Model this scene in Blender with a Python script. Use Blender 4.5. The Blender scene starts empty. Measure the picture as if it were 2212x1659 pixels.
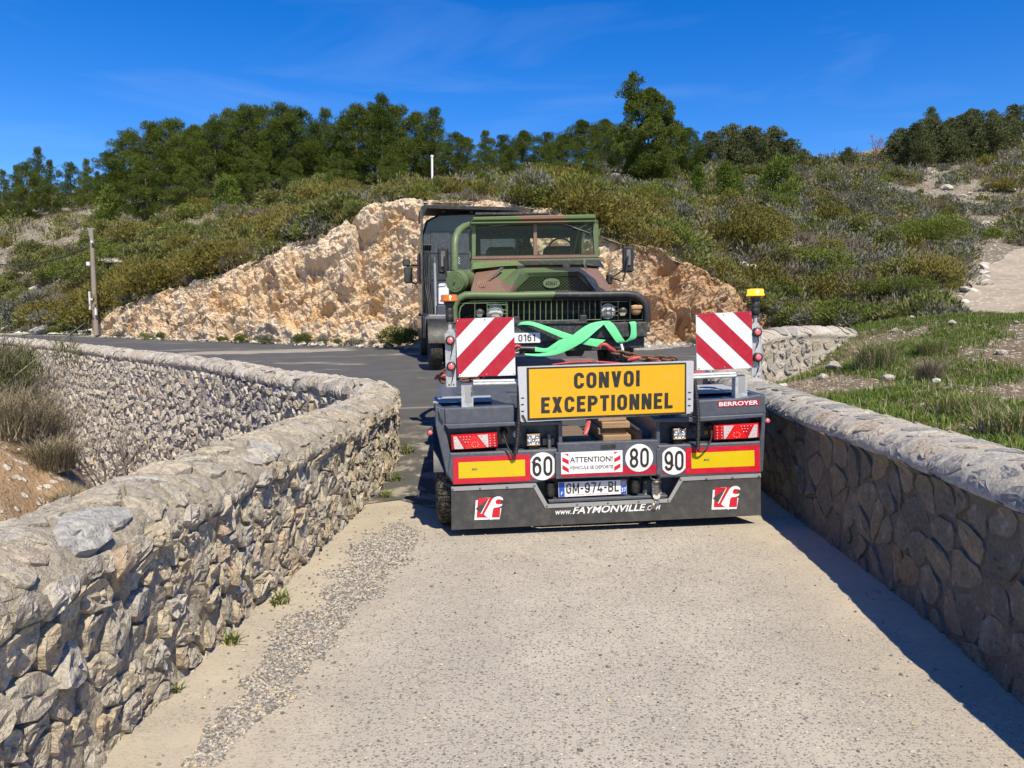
import bpy, math, random
import numpy as np
from mathutils import Vector, Matrix

random.seed(7)
RNG = np.random.default_rng(11)
R = math.radians
scene = bpy.context.scene
C = scene.collection
pi = math.pi

# ------------------------------------------------------------------ camera
EYE = 1.6
PITCH = R(4.29)
cam = bpy.data.cameras.new('camera')
cam.sensor_width = 36.0
cam.lens = 27.03
cam.clip_start = 0.05
cam.clip_end = 3000
camo = bpy.data.objects.new('camera', cam)
C.objects.link(camo)
camo.location = (0, 0, EYE)
camo.rotation_euler = (pi / 2 - PITCH, 0, 0)
scene.camera = camo

# ------------------------------------------------------------------ sky and sun
SUN = Vector((0.265, -0.75, 1.0)).normalized()
EL = math.asin(SUN.z)
AZ = math.atan2(SUN.x, SUN.y)
world = bpy.data.worlds.new('World')
scene.world = world
world.use_nodes = True
wn, wl = world.node_tree.nodes, world.node_tree.links
wn.clear()
wo = wn.new('ShaderNodeOutputWorld')
wb = wn.new('ShaderNodeBackground')
wb.inputs['Strength'].default_value = 0.10
sky = wn.new('ShaderNodeTexSky')
sky.sky_type = 'NISHITA'
sky.sun_disc = False
sky.sun_elevation = EL
sky.sun_rotation = AZ
sky.altitude = 300
sky.air_density = 1.0
sky.dust_density = 0.15
sky.ozone_density = 5.0
hs = wn.new('ShaderNodeHueSaturation')
hs.inputs['Saturation'].default_value = 1.38
hs.inputs['Hue'].default_value = 0.514
hs.inputs['Value'].default_value = 1.30
# thin cirrus streaks, stretched along one wind direction over the whole dome
tc = wn.new('ShaderNodeTexCoord')
mp = wn.new('ShaderNodeMapping')
mp.inputs['Rotation'].default_value = (0.1, 0.25, 0.5)
mp.inputs['Scale'].default_value = (1.6, 1.1, 9.0)
cn = wn.new('ShaderNodeTexNoise')
cn.inputs['Scale'].default_value = 1.6
cn.inputs['Detail'].default_value = 7
cn.inputs['Roughness'].default_value = 0.55
cn.inputs['Distortion'].default_value = 0.6
cr = wn.new('ShaderNodeMapRange')
cr.inputs['From Min'].default_value = 0.53
cr.inputs['From Max'].default_value = 0.86
cr.inputs['To Max'].default_value = 0.11
cm = wn.new('ShaderNodeMix')
cm.data_type = 'RGBA'
cm.inputs[7].default_value = (6.5, 7.6, 9.2, 1)
wl.new(tc.outputs['Generated'], mp.inputs['Vector'])
wl.new(mp.outputs[0], cn.inputs['Vector'])
wl.new(cn.outputs['Fac'], cr.inputs['Value'])
wl.new(sky.outputs[0], hs.inputs['Color'])
wl.new(hs.outputs[0], cm.inputs[6])
wl.new(cr.outputs[0], cm.inputs[0])
wl.new(cm.outputs[2], wb.inputs['Color'])
wl.new(wb.outputs[0], wo.inputs['Surface'])

sl = bpy.data.lights.new('sun', 'SUN')
sl.energy = 5.0
sl.angle = R(0.53)
sl.color = (1.0, 0.90, 0.71)
so = bpy.data.objects.new('sun', sl)
C.objects.link(so)
so.rotation_euler = (-SUN).to_track_quat('-Z', 'Y').to_euler()
so.location = (0, 0, 60)

scene.view_settings.view_transform = 'Standard'
scene.view_settings.look = 'None'
scene.view_settings.exposure = 0.40
scene.view_settings.gamma = 1.0
scene.render.engine = 'CYCLES'

# ------------------------------------------------------------------ helpers: survey
F_PX = 1661.0
def at(vx, vy, depth):
    """bearing read off the photograph + estimated distance -> point in the place (metres)"""
    a = (vx - 1106.0) / F_PX
    b = (829.5 - vy) / F_PX
    d = Vector((a, math.cos(PITCH) + b * math.sin(PITCH), -math.sin(PITCH) + b * math.cos(PITCH)))
    d *= depth / d.y
    return Vector((d.x, d.y, d.z + EYE))

# ------------------------------------------------------------------ helpers: noise
def _h(ix, iy, iz, s):
    h = (ix.astype(np.int64) * 374761393 + iy.astype(np.int64) * 668265263 + iz.astype(np.int64) * 2147483647 + s * 974634777) & 0xFFFFFFFF
    h = ((h ^ (h >> 13)) * 1274126177) & 0xFFFFFFFF
    h = ((h ^ (h >> 16)) * 2246822519) & 0xFFFFFFFF
    h = h ^ (h >> 15)
    return (h & 0xFFFFFF) / float(0xFFFFFF)
def vnoise(p, seed=0):
    p = np.asarray(p, float)
    i = np.floor(p).astype(np.int64)
    f = p - i
    f = f * f * (3 - 2 * f)
    out = 0
    for dx in (0, 1):
        wx = f[:, 0] if dx else 1 - f[:, 0]
        for dy in (0, 1):
            wy = f[:, 1] if dy else 1 - f[:, 1]
            for dz in (0, 1):
                wz = f[:, 2] if dz else 1 - f[:, 2]
                out = out + wx * wy * wz * _h(i[:, 0] + dx, i[:, 1] + dy, i[:, 2] + dz, seed)
    return out * 2 - 1
def fbm(p, octaves=4, seed=0, gain=0.5):
    p = np.asarray(p, float)
    a, s, o = 1.0, 0.0, 0.0
    for k in range(octaves):
        o = o + a * vnoise(p * (2.03 ** k) + 17.3 * k, seed + k)
        s += a
        a *= gain
    return o / s
def worley(p, seed=0):
    """F1, F2 and a random number of the nearest cell"""
    p = np.asarray(p, float)
    i = np.floor(p).astype(np.int64)
    f1 = np.full(len(p), 9.0); f2 = np.full(len(p), 9.0); rid = np.zeros(len(p))
    for dx in (-1, 0, 1):
        for dy in (-1, 0, 1):
            for dz in (-1, 0, 1):
                a, b, c = i[:, 0] + dx, i[:, 1] + dy, i[:, 2] + dz
                q = np.stack([a + _h(a, b, c, seed), b + _h(a, b, c, seed + 1), c + _h(a, b, c, seed + 2)], 1)
                d = np.sqrt(((p - q) ** 2).sum(1))
                r = _h(a, b, c, seed + 3)
                near = d < f1
                f2 = np.where(near, f1, np.minimum(f2, d))
                rid = np.where(near, r, rid)
                f1 = np.where(near, d, f1)
    return f1, f2, rid

# ------------------------------------------------------------------ helpers: objects
def put(name, me, mat=None, parent=None, loc=None, rot=None):
    o = bpy.data.objects.new(name, me)
    C.objects.link(o)
    if mat is not None and me is not None and len(me.materials) == 0:
        me.materials.append(mat)
    if parent is not None:
        o.parent = parent
    if loc is not None:
        o.location = loc
    if rot is not None:
        o.rotation_euler = rot
    return o
def tag(o, label=None, cat=None, group=None, kind=None):
    if label: o['label'] = label
    if cat: o['category'] = cat
    if group: o['group'] = group
    if kind: o['kind'] = kind
    return o
def thing(name, label, cat, loc=(0, 0, 0), rot=(0, 0, 0), group=None):
    o = bpy.data.objects.new(name, None)
    C.objects.link(o)
    o.empty_display_size = 0.2
    o.location = loc
    o.rotation_euler = rot
    return tag(o, label, cat, group)
def np_mesh(name, V, F, mat=None, smooth=False, tint=None):
    """V (n,3); F (m,3) or (m,4) array, or list of such arrays"""
    V = np.asarray(V, np.float32)
    Fs = F if isinstance(F, (list, tuple)) else [F]
    Fs = [np.asarray(f, np.int32) for f in Fs if len(f)]
    me = bpy.data.meshes.new(name)
    me.vertices.add(len(V))
    me.vertices.foreach_set('co', V.ravel())
    nl = sum(f.size for f in Fs)
    me.loops.add(nl)
    me.loops.foreach_set('vertex_index', np.concatenate([f.ravel() for f in Fs]))
    npol = sum(len(f) for f in Fs)
    me.polygons.add(npol)
    tot = np.concatenate([np.full(len(f), f.shape[1], np.int32) for f in Fs])
    st = np.concatenate([[0], np.cumsum(tot)[:-1]]).astype(np.int32)
    me.polygons.foreach_set('loop_start', st)
    me.polygons.foreach_set('loop_total', tot)
    me.polygons.foreach_set('use_smooth', np.full(npol, smooth))
    if tint is not None:
        a = me.attributes.new('tint', 'FLOAT', 'POINT')
        a.data.foreach_set('value', np.asarray(tint, np.float32))
    if mat is not None:
        me.materials.append(mat)
    me.update(calc_edges=True)
    return me
def grid_faces(nu, nv, wrap=False):
    i = np.arange(nu - 1)[:, None]
    j = np.arange(nv - 1)[None, :]
    a = (i * nv + j).ravel()
    return np.stack([a, a + nv, a + nv + 1, a + 1], 1)

class MB:
    """collects simple solids that make up ONE part"""
    def __init__(s):
        s.v, s.f, s.sm = [], [], []
    def add(s, V, F, smooth=False):
        n = len(s.v)
        s.v += [tuple(p) for p in V]
        s.f += [tuple(i + n for i in f) for f in F]
        s.sm += [smooth] * len(F)
        return s
    def box(s, x0, x1, y0, y1, z0, z1, b=0.0, M=None):
        x0, x1 = sorted((x0, x1)); y0, y1 = sorted((y0, y1)); z0, z1 = sorted((z0, z1))
        b = min(b, (x1 - x0) * .45, (y1 - y0) * .45, (z1 - z0) * .45)
        if b <= 0:
            V = [Vector((x, y, z)) for x in (x0, x1) for y in (y0, y1) for z in (z0, z1)]
            F = [(0, 1, 3, 2), (4, 6, 7, 5), (0, 4, 5, 1), (2, 3, 7, 6), (0, 2, 6, 4), (1, 5, 7, 3)]
        else:
            V, idx = [], {}
            for i, (x, sx) in enumerate(((x0, 1), (x1, -1))):
                for j, (y, sy) in enumerate(((y0, 1), (y1, -1))):
                    for k, (z, sz) in enumerate(((z0, 1), (z1, -1))):
                        for ax in range(3):
                            p = [x + sx * b, y + sy * b, z + sz * b]
                            p[ax] = (x, y, z)[ax]
                            idx[i, j, k, ax] = len(V); V.append(Vector(p))
            F = []
            for ax in range(3):
                o1, o2 = [(1, 2), (0, 2), (0, 1)][ax]
                for sd in (0, 1):
                    q = []
                    for u, w in ((0, 0), (0, 1), (1, 1), (1, 0)):
                        t = [0, 0, 0]; t[ax] = sd; t[o1] = u; t[o2] = w
                        q.append(idx[t[0], t[1], t[2], ax])
                    F.append(tuple(q))
                for u in (0, 1):
                    for w in (0, 1):
                        q = []
                        for sd, axx in ((0, o1), (0, o2), (1, o2), (1, o1)):
                            t = [0, 0, 0]; t[ax] = sd; t[o1] = u; t[o2] = w
                            q.append(idx[t[0], t[1], t[2], axx])
                        F.append(tuple(q))
            for i in (0, 1):
                for j in (0, 1):
                    for k in (0, 1):
                        F.append(tuple(idx[i, j, k, a] for a in range(3)))
        if M is not None:
            V = [M @ p for p in V]
        return s.add(V, F)
    def tube(s, pts, r, n=8, closed=False, cap=True, smooth=True):
        pts = [Vector(p) for p in pts]
        rs = r if isinstance(r, (list, tuple)) else [r] * len(pts)
        m = len(pts)
        V, F = [], []
        up = None
        for i, p in enumerate(pts):
            if closed:
                d = pts[(i + 1) % m] - pts[i - 1]
            else:
                d = pts[min(i + 1, m - 1)] - pts[max(i - 1, 0)]
            d.normalize()
            if up is None:
                up = Vector((0, 0, 1)) if abs(d.z) < 0.9 else Vector((1, 0, 0))
            a = d.cross(up)
            if a.length < 1e-6:
                a = d.cross(Vector((0.3, 1, 0.2)))
            a.normalize()
            b = a.cross(d).normalized()
            up = b
            for k in range(n):
                t = 2 * pi * k / n
                V.append(p + (a * math.cos(t) + b * math.sin(t)) * rs[i])
        for i in range(m if closed else m - 1):
            j = (i + 1) % m
            for k in range(n):
                l = (k + 1) % n
                F.append((i * n + k, i * n + l, j * n + l, j * n + k))
        s.add(V, F, smooth)
        if cap and not closed:
            s.add(V[:n], [tuple(range(n))[::-1]])
            s.add(V[-n:], [tuple(range(n))])
        return s
    def cyl(s, p0, p1, r, n=16, r1=None, smooth=True):
        return s.tube([p0, p1], [r, r if r1 is None else r1], n, smooth=smooth)
    def lathe(s, prof, n=24, axis='y', c=(0, 0, 0), smooth=True, closed=False):
        """prof: (radius, distance along the axis)"""
        V, F = [], []
        for (r, h) in prof:
            for k in range(n):
                t = 2 * pi * k / n
                u, w = r * math.cos(t), r * math.sin(t)
                p = {'x': (h, u, w), 'y': (u, h, w), 'z': (u, w, h)}[axis]
                V.append((p[0] + c[0], p[1] + c[1], p[2] + c[2]))
        for i in range(len(prof) - 1 + (1 if closed else 0)):
            j = (i + 1) % len(prof)
            for k in range(n):
                l = (k + 1) % n
                F.append((i * n + k, i * n + l, j * n + l, j * n + k))
        return s.add(V, F, smooth)
    def prism(s, poly, y0, y1, bevel=0.0):
        """closed outline in (x, z) run from y0 to y1 (front edge chamfered at y0)"""
        n = len(poly)
        if bevel > 0:
            cx = sum(p[0] for p in poly) / n; cz = sum(p[1] for p in poly) / n
            ins = []
            for i in range(n):
                a, b, c_ = Vector(poly[i - 1]), Vector(poly[i]), Vector(poly[(i + 1) % n])
                e1 = (b - a).normalized(); e2 = (c_ - b).normalized()
                n1 = Vector((-e1.y, e1.x)); n2 = Vector((-e2.y, e2.x))
                m = (n1 + n2)
                if m.length < 1e-6: m = n1
                m.normalize()
                k = bevel / max(.35, m.dot(n1))
                q1 = b + m * k
                area = sum(poly[j][0] * poly[(j + 1) % n][1] - poly[(j + 1) % n][0] * poly[j][1] for j in range(n))
                if area < 0: q1 = b - m * k
                ins.append((q1.x, q1.y))
            sg = 1 if y1 > y0 else -1
            V = [(x, y0, z) for x, z in ins] + [(x, y0 + sg * bevel, z) for x, z in poly] + [(x, y1, z) for x, z in poly]
            F = [tuple(range(n)), tuple(range(2 * n, 3 * n))[::-1]]
            for l in (0, 1):
                for i in range(n):
                    j = (i + 1) % n
                    F.append((l * n + i, l * n + j, (l + 1) * n + j, (l + 1) * n + i))
        else:
            V = [(x, y0, z) for x, z in poly] + [(x, y1, z) for x, z in poly]
            F = [tuple(range(n)), tuple(range(n, 2 * n))[::-1]] + [(i, (i + 1) % n, n + (i + 1) % n, n + i) for i in range(n)]
        return s.add(V, F)
    def build(s, name, mat, parent=None, label=None, kind=None):
        me = bpy.data.meshes.new(name)
        me.from_pydata(s.v, [], s.f)
        me.polygons.foreach_set('use_smooth', s.sm)
        me.validate()
        # consistent outward normals
        import bmesh
        bm = bmesh.new(); bm.from_mesh(me)
        bmesh.ops.recalc_face_normals(bm, faces=bm.faces)
        bm.to_mesh(me); bm.free()
        o = put(name, me, mat, parent)
        return tag(o, label, kind=kind)

# ------------------------------------------------------------------ helpers: materials
MATS = {}
class NT:
    def __init__(s, name):
        s.m = bpy.data.materials.new(name)
        s.m.use_nodes = True
        s.t = s.m.node_tree
        s.t.nodes.clear()
        s.out = s.n('ShaderNodeOutputMaterial')
    def n(s, t, **kw):
        x = s.t.nodes.new(t)
        for k, v in kw.items():
            if k.startswith('i_'):
                key = k[2:].replace('_', ' ')
                x.inputs[key].default_value = v
            else:
                setattr(x, k, v)
        return x
    def l(s, a, b):
        s.t.links.new(a, b)
    def coord(s, kind='Object', scale=None):
        c = s.n('ShaderNodeTexCoord').outputs[kind] if kind != 'World' else s.n('ShaderNodeNewGeometry').outputs['Position']
        if scale is not None:
            m = s.n('ShaderNodeMapping')
            m.inputs['Scale'].default_value = scale
            s.l(c, m.inputs['Vector']); c = m.outputs[0]
        return c
    def noise(s, vec, scale, detail=4, rough=0.55, dist=0.0):
        x = s.n('ShaderNodeTexNoise')
        x.inputs['Scale'].default_value = scale
        x.inputs['Detail'].default_value = detail
        x.inputs['Roughness'].default_value = rough
        x.inputs['Distortion'].default_value = dist
        s.l(vec, x.inputs['Vector'])
        return x.outputs['Fac']
    def voro(s, vec, scale, out='Distance', feature='F1', rnd=1.0):
        x = s.n('ShaderNodeTexVoronoi', feature=feature)
        x.inputs['Scale'].default_value = scale
        x.inputs['Randomness'].default_value = rnd
        s.l(vec, x.inputs['Vector'])
        return x.outputs[out]
    def ramp(s, fac, stops, interp='LINEAR'):
        x = s.n('ShaderNodeValToRGB')
        x.color_ramp.interpolation = interp
        e = x.color_ramp.elements
        while len(e) < len(stops): e.new(0.5)
        for el, (p, c) in zip(e, stops):
            el.position = p
            el.color = (*c, 1) if len(c) == 3 else c
        s.l(fac, x.inputs['Fac'])
        return x.outputs['Color']
    def rng(s, fac, a, b, c=0.0, d=1.0):
        x = s.n('ShaderNodeMapRange')
        for k, v in zip(('From Min', 'From Max', 'To Min', 'To Max'), (a, b, c, d)):
            x.inputs[k].default_value = v
        s.l(fac, x.inputs['Value'])
        return x.outputs[0]
    def math(s, op, a, b=None, clamp=False):
        x = s.n('ShaderNodeMath', operation=op, use_clamp=clamp)
        for i, v in enumerate((a, b)):
            if v is None: continue
            if isinstance(v, (int, float)): x.inputs[i].default_value = v
            else: s.l(v, x.inputs[i])
        return x.outputs[0]
    def mix(s, fac, a, b, mode='MIX'):
        x = s.n('ShaderNodeMix', data_type='RGBA', blend_type=mode)
        for i, v in ((0, fac), (6, a), (7, b)):
            if isinstance(v, (int, float)): x.inputs[i].default_value = v
            elif isinstance(v, tuple): x.inputs[i].default_value = (*v[:3], 1)
            else: s.l(v, x.inputs[i])
        return x.outputs[2]
    def bump(s, h, strength=0.5, dist=0.02, prev=None):
        x = s.n('ShaderNodeBump')
        x.inputs['Strength'].default_value = strength
        x.inputs['Distance'].default_value = dist
        s.l(h, x.inputs['Height'])
        if prev is not None: s.l(prev, x.inputs['Normal'])
        return x.outputs[0]
    def bsdf(s, col, rough=0.8, metal=0.0, normal=None, spec=None, coat=0.0):
        x = s.n('ShaderNodeBsdfPrincipled')
        if isinstance(col, tuple): x.inputs['Base Color'].default_value = (*col[:3], 1)
        else: s.l(col, x.inputs['Base Color'])
        if isinstance(rough, (int, float)): x.inputs['Roughness'].default_value = rough
        else: s.l(rough, x.inputs['Roughness'])
        x.inputs['Metallic'].default_value = metal
        if spec is not None: x.inputs['Specular IOR Level'].default_value = spec
        if coat: x.inputs['Coat Weight'].default_value = coat; x.inputs['Coat Roughness'].default_value = 0.12
        if normal is not None: s.l(normal, x.inputs['Normal'])
        s.l(x.outputs[0], s.out.inputs['Surface'])
        return x
def paint(name, col, rough=0.4, metal=0.0, var=0.12, dust=0.10, bump=0.0, scale=3.0, spec=None, coat=0.0, dustcol=(.36, .31, .25)):
    """painted or moulded surface with slight unevenness and road dust"""
    t = NT(name)
    c = t.coord('Object')
    n1 = t.noise(c, scale, 5, 0.6)
    n2 = t.noise(c, scale * 9, 4, 0.65)
    dark = tuple(v * (1 - var) for v in col)
    lite = tuple(min(1, v * (1 + var)) for v in col)
    base = t.ramp(n1, [(0.3, dark), (0.7, lite)])
    if dust:
        m = t.math('MULTIPLY', t.rng(n2, 0.45, 0.75), dust * 2)
        base = t.mix(m, base, dustcol)
    nn = t.bump(n2, bump, 0.004) if bump else None
    t.bsdf(base, t.rng(n1, 0.3, 0.7, rough * .85, min(1, rough * 1.2)), metal, nn, spec, coat)
    MATS[name] = t.m
    return t.m
# ================================================================== landscape materials
def stone_material(name, stops, bump=0.9, mott=0.5, lichen=0.25):
    t = NT(name)
    c = t.coord('World')
    at_ = t.n('ShaderNodeAttribute', attribute_name='tint')
    base = t.ramp(at_.outputs['Fac'], stops)
    n1 = t.noise(c, 8, 4, 0.62, 0.1)
    n2 = t.noise(c, 45, 4, 0.72, 0.05)
    n3 = t.noise(c, 130, 2, 0.6)
    dark = t.mix(1.0, base, (.50, .47, .43), 'MULTIPLY')
    col = t.mix(t.rng(n2, 0.38, 0.62, 0, mott + .2), base, dark)
    lite = t.mix(0.45, base, (.62, .58, .50))
    col = t.mix(t.rng(n1, 0.5, 0.75, 0, mott), col, lite)
    if lichen:
        col = t.mix(t.rng(t.noise(c, 16, 3, 0.7), 0.6, 0.7, 0, lichen), col, (.66, .64, .58))
    b1 = t.bump(n1, bump * .5, 0.05)
    b2 = t.bump(n2, bump * .9, 0.018, b1)
    b3 = t.bump(n3, bump * .7, 0.006, b2)
    t.bsdf(col, 0.92, 0, b3, 0.25)
    MATS[name] = t.m
    return t.m
def mortar_material(name, a, b, bump=0.9):
    t = NT(name)
    c = t.coord('World')
    n1 = t.noise(c, 2.6, 4, 0.6)
    n2 = t.noise(c, 48, 4, 0.72)
    n3 = t.noise(c, 150, 2, 0.65)
    col = t.ramp(n1, [(0.32, a), (0.68, b)])
    col = t.mix(t.rng(n2, 0.4, 0.62, 0.45, 0.0), col, tuple(v * .45 for v in a))
    col = t.mix(t.rng(n3, 0.6, 0.7, 0, 0.3), col, (.58, .54, .46))
    nb = t.bump(n3, bump, 0.007, t.bump(n2, bump, 0.025))
    t.bsdf(col, 0.95, 0, nb, 0.2)
    MATS[name] = t.m
    return t.m
M_STONE_L = stone_material('stone_rubble_warm', [(0, (.38, .345, .285)), (.22, (.48, .43, .34)), (.42, (.52, .455, .34)), (.6, (.50, .415, .29)), (.72, (.44, .41, .36)), (.84, (.57, .52, .43)), (.93, (.50, .39, .27)), (1, (.43, .42, .39))], 1.0)
M_STONE_W = stone_material('stone_rubble_pale', [(0, (.42, .395, .35)), (.3, (.53, .49, .42)), (.6, (.57, .525, .455)), (.85, (.47, .435, .38)), (1, (.48, .40, .30))], 0.9)
M_STONE_R = stone_material('stone_slate_mixed', [(0, (.24, .235, .225)), (.25, (.31, .30, .28)), (.45, (.38, .36, .32)), (.65, (.45, .40, .315)), (.82, (.40, .32, .23)), (1, (.52, .48, .42))], 0.6, 0.4, 0.3)
M_STONE_RF = stone_material('stone_face_brown_shaded', [(0, (.115, .10, .085)), (.25, (.165, .145, .12)), (.45, (.21, .18, .14)), (.65, (.27, .215, .14)), (.82, (.24, .16, .095)), (1, (.31, .28, .23))], 0.7, 0.4, 0.12)  # brown stones, colour lowered further to deepen the shade on the road face
M_MORTAR_L = mortar_material('mortar_earthy', (.42, .365, .27), (.51, .45, .35))
M_MORTAR_W = mortar_material('mortar_pale', (.38, .35, .295), (.48, .44, .375))
M_MORTAR_R = mortar_material('mortar_lime', (.44, .40, .335), (.54, .495, .42), 0.6)
# coping slabs: paler, weathered mortar over grey stones
M_MORTAR_R2 = M_MORTAR_R

def concrete_material():
    t = NT('washed_aggregate_concrete')
    c = t.coord('World')
    n0 = t.noise(c, 0.55, 4, 0.6, 0.3)
    n1 = t.noise(c, 2.2, 5, 0.6, 0.4)
    matrix = t.ramp(n1, [(0.3, (.36, .328, .270)), (0.7, (.455, .415, .340))])
    # three sizes of pebble set in the matrix
    w = t.n('ShaderNodeVectorMath', operation='ADD')
    dn = t.n('ShaderNodeTexNoise'); dn.inputs['Scale'].default_value = 30
    t.l(c, dn.inputs['Vector'])
    sc = t.n('ShaderNodeVectorMath', operation='SCALE'); sc.inputs['Scale'].default_value = 0.012
    t.l(dn.outputs['Color'], sc.inputs[0]); t.l(c, w.inputs[0]); t.l(sc.outputs[0], w.inputs[1])
    wv = w.outputs[0]
    col = matrix
    hsum = None
    for scale, thr, seedoff in ((92, .45, 0), (52, .41, 1)):
        v = t.n('ShaderNodeTexVoronoi'); v.inputs['Scale'].default_value = scale
        t.l(wv, v.inputs['Vector'])
        sep = t.n('ShaderNodeSeparateColor'); t.l(v.outputs['Color'], sep.inputs[0])
        peb = t.ramp(sep.outputs[0], [(0, (.10, .092, .088)), (.25, (.21, .185, .165)), (.5, (.29, .26, .22)), (.75, (.36, .325, .27)), (.92, (.60, .56, .49)), (1, (.36, .23, .15))])
        m = t.math('MULTIPLY', t.rng(v.outputs['Distance'], thr, thr - .12), t.rng(sep.outputs[1], .35, .45))
        col = t.mix(t.math('MULTIPLY', m, .92), col, peb)
        hsum = m if hsum is None else t.math('MAXIMUM', hsum, m)
    # sandy dust lying along both parapets, worn clean in the wheel tracks
    sx = t.n('ShaderNodeSeparateXYZ'); t.l(c, sx.inputs[0])
    xw = t.math('ADD', sx.outputs[0], t.math('MULTIPLY', t.math('SUBTRACT', n0, .5), 1.1))
    left = t.rng(xw, -0.55, -1.15)
    right = t.rng(xw, 1.35, 2.0)
    dust = t.math('MULTIPLY', t.math('MAXIMUM', left, right), t.rng(n1, .32, .6, .35, 1.0), True)
    dcol = t.ramp(t.noise(c, 5, 5, .65), [(.3, (.39, .335, .25)), (.7, (.49, .425, .32))])
    col = t.mix(t.math('MULTIPLY', dust, .85), col, dcol)
    dark = t.rng(t.noise(c, 0.9, 4, .6, .5), .50, .68, 0, .26)
    col = t.mix(dark, col, (.25, .225, .20))
    tan = t.rng(t.noise(c, 1.5, 5, .65, .8), .60, .70, 0, .35)
    col = t.mix(tan, col, (.50, .43, .31))
    # faint wheel tracks and a few hair cracks
    for xc in (-.30, 1.55):
        tr_ = t.math('MULTIPLY', t.rng(t.math('ABSOLUTE', t.math('SUBTRACT', xw, xc)), .42, .12), t.rng(n1, .35, .6, .04, .16))
        col = t.mix(tr_, col, (.24, .215, .185))
    ck = t.n('ShaderNodeTexVoronoi', feature='DISTANCE_TO_EDGE'); ck.inputs['Scale'].default_value = .55
    wv2 = t.n('ShaderNodeVectorMath', operation='ADD'); dn2 = t.n('ShaderNodeTexNoise'); dn2.inputs['Scale'].default_value = 3.5; dn2.inputs['Detail'].default_value = 3
    t.l(c, dn2.inputs['Vector']); t.l(c, wv2.inputs[0]); t.l(dn2.outputs['Color'], wv2.inputs[1]); t.l(wv2.outputs[0], ck.inputs['Vector'])
    crk = t.math('MULTIPLY', t.rng(ck.outputs['Distance'], .006, .002), t.rng(n0, .5, .6))
    col = t.mix(t.math('MULTIPLY', crk, .6), col, (.13, .115, .10))
    fine = t.noise(c, 220, 3, .6)
    h = t.math('MULTIPLY', hsum, t.math('SUBTRACT', 1.0, t.math('MULTIPLY', dust, .8)))
    nb = t.bump(fine, .35, .004, t.bump(h, .55, .006))
    t.bsdf(col, .88, 0, nb, .25)
    return t.m
def asphalt_material():
    t = NT('worn_asphalt')
    c = t.coord('World')
    n0 = t.noise(c, .35, 4, .6, .4)
    n1 = t.noise(c, 2.0, 5, .65)
    n2 = t.noise(c, 90, 3, .7)
    col = t.ramp(n1, [(.3, (.062, .061, .060)), (.7, (.092, .090, .088))])
    col = t.mix(t.rng(n2, .45, .75, 0, .5), col, (.18, .172, .16))
    # pale dust spread by tyres over the junction, in long streaks
    st = t.coord('World', (.55, 2.6, 1))
    ds = t.noise(st, .42, 6, .62, .9)
    sx = t.n('ShaderNodeSeparateXYZ'); t.l(c, sx.inputs[0])
    near = t.rng(sx.outputs[1], 11.2, 9.6)      # old broken surface where the bridge slab ends
    broken = t.math('MULTIPLY', near, t.rng(t.noise(c, 2.4, 5, .7), .50, .58))
    dx_ = t.math('DIVIDE', t.math('ADD', sx.outputs[0], 7.4), 3.0); dy_ = t.math('DIVIDE', t.math('SUBTRACT', sx.outputs[1], 23.0), .95)
    spill = t.math('ADD', t.math('ADD', t.math('MULTIPLY', dx_, dx_), t.math('MULTIPLY', dy_, dy_)), t.math('MULTIPLY', t.math('SUBTRACT', n1, .5), 2.2))
    ds = t.math('ADD', ds, t.rng(spill, 1.1, .6, 0, .2))       # earth spilled across the bend
    patch = t.math('MAXIMUM', t.rng(ds, .56, .66, 0, .8), t.math('MULTIPLY', broken, .8))
    col = t.mix(patch, col, (.36, .32, .255))
    nb = t.bump(n2, .6, .006)
    t.bsdf(col, .82, 0, nb, .3)
    return t.m
def earth_material(name, a, b, peb=(.55, .51, .44), rock=.5, sc=1.0, bump=1.0):
    t = NT(name)
    c = t.coord('World')
    n0 = t.noise(c, .16 * sc, 5, .62, .5)
    n1 = t.noise(c, 1.7 * sc, 4, .66, .3)
    n2 = t.noise(c, 14 * sc, 4, .7)
    col = t.ramp(n0, [(.34, a), (.66, b)])
    col = t.mix(t.rng(n1, .35, .65, .5, 0), col, tuple(v * .55 for v in a))
    v = t.n('ShaderNodeTexVoronoi'); v.inputs['Scale'].default_value = 7 * sc
    t.l(c, v.inputs['Vector'])
    sep = t.n('ShaderNodeSeparateColor'); t.l(v.outputs['Color'], sep.inputs[0])
    m = t.math('MULTIPLY', t.rng(v.outputs['Distance'], .42, .34), t.rng(t.math('ADD', sep.outputs[0], t.math('MULTIPLY', n1, .6)), 1.0 - rock * .3, 1.05 - rock * .3))
    col = t.mix(m, col, peb)
    nb = t.bump(n2, bump, .04, t.bump(t.math('ADD', n1, t.math('MULTIPLY', m, .4)), bump * .7, .12))
    t.bsdf(col, .95, 0, nb, .15)
    MATS[name] = t.m
    return t.m
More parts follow.
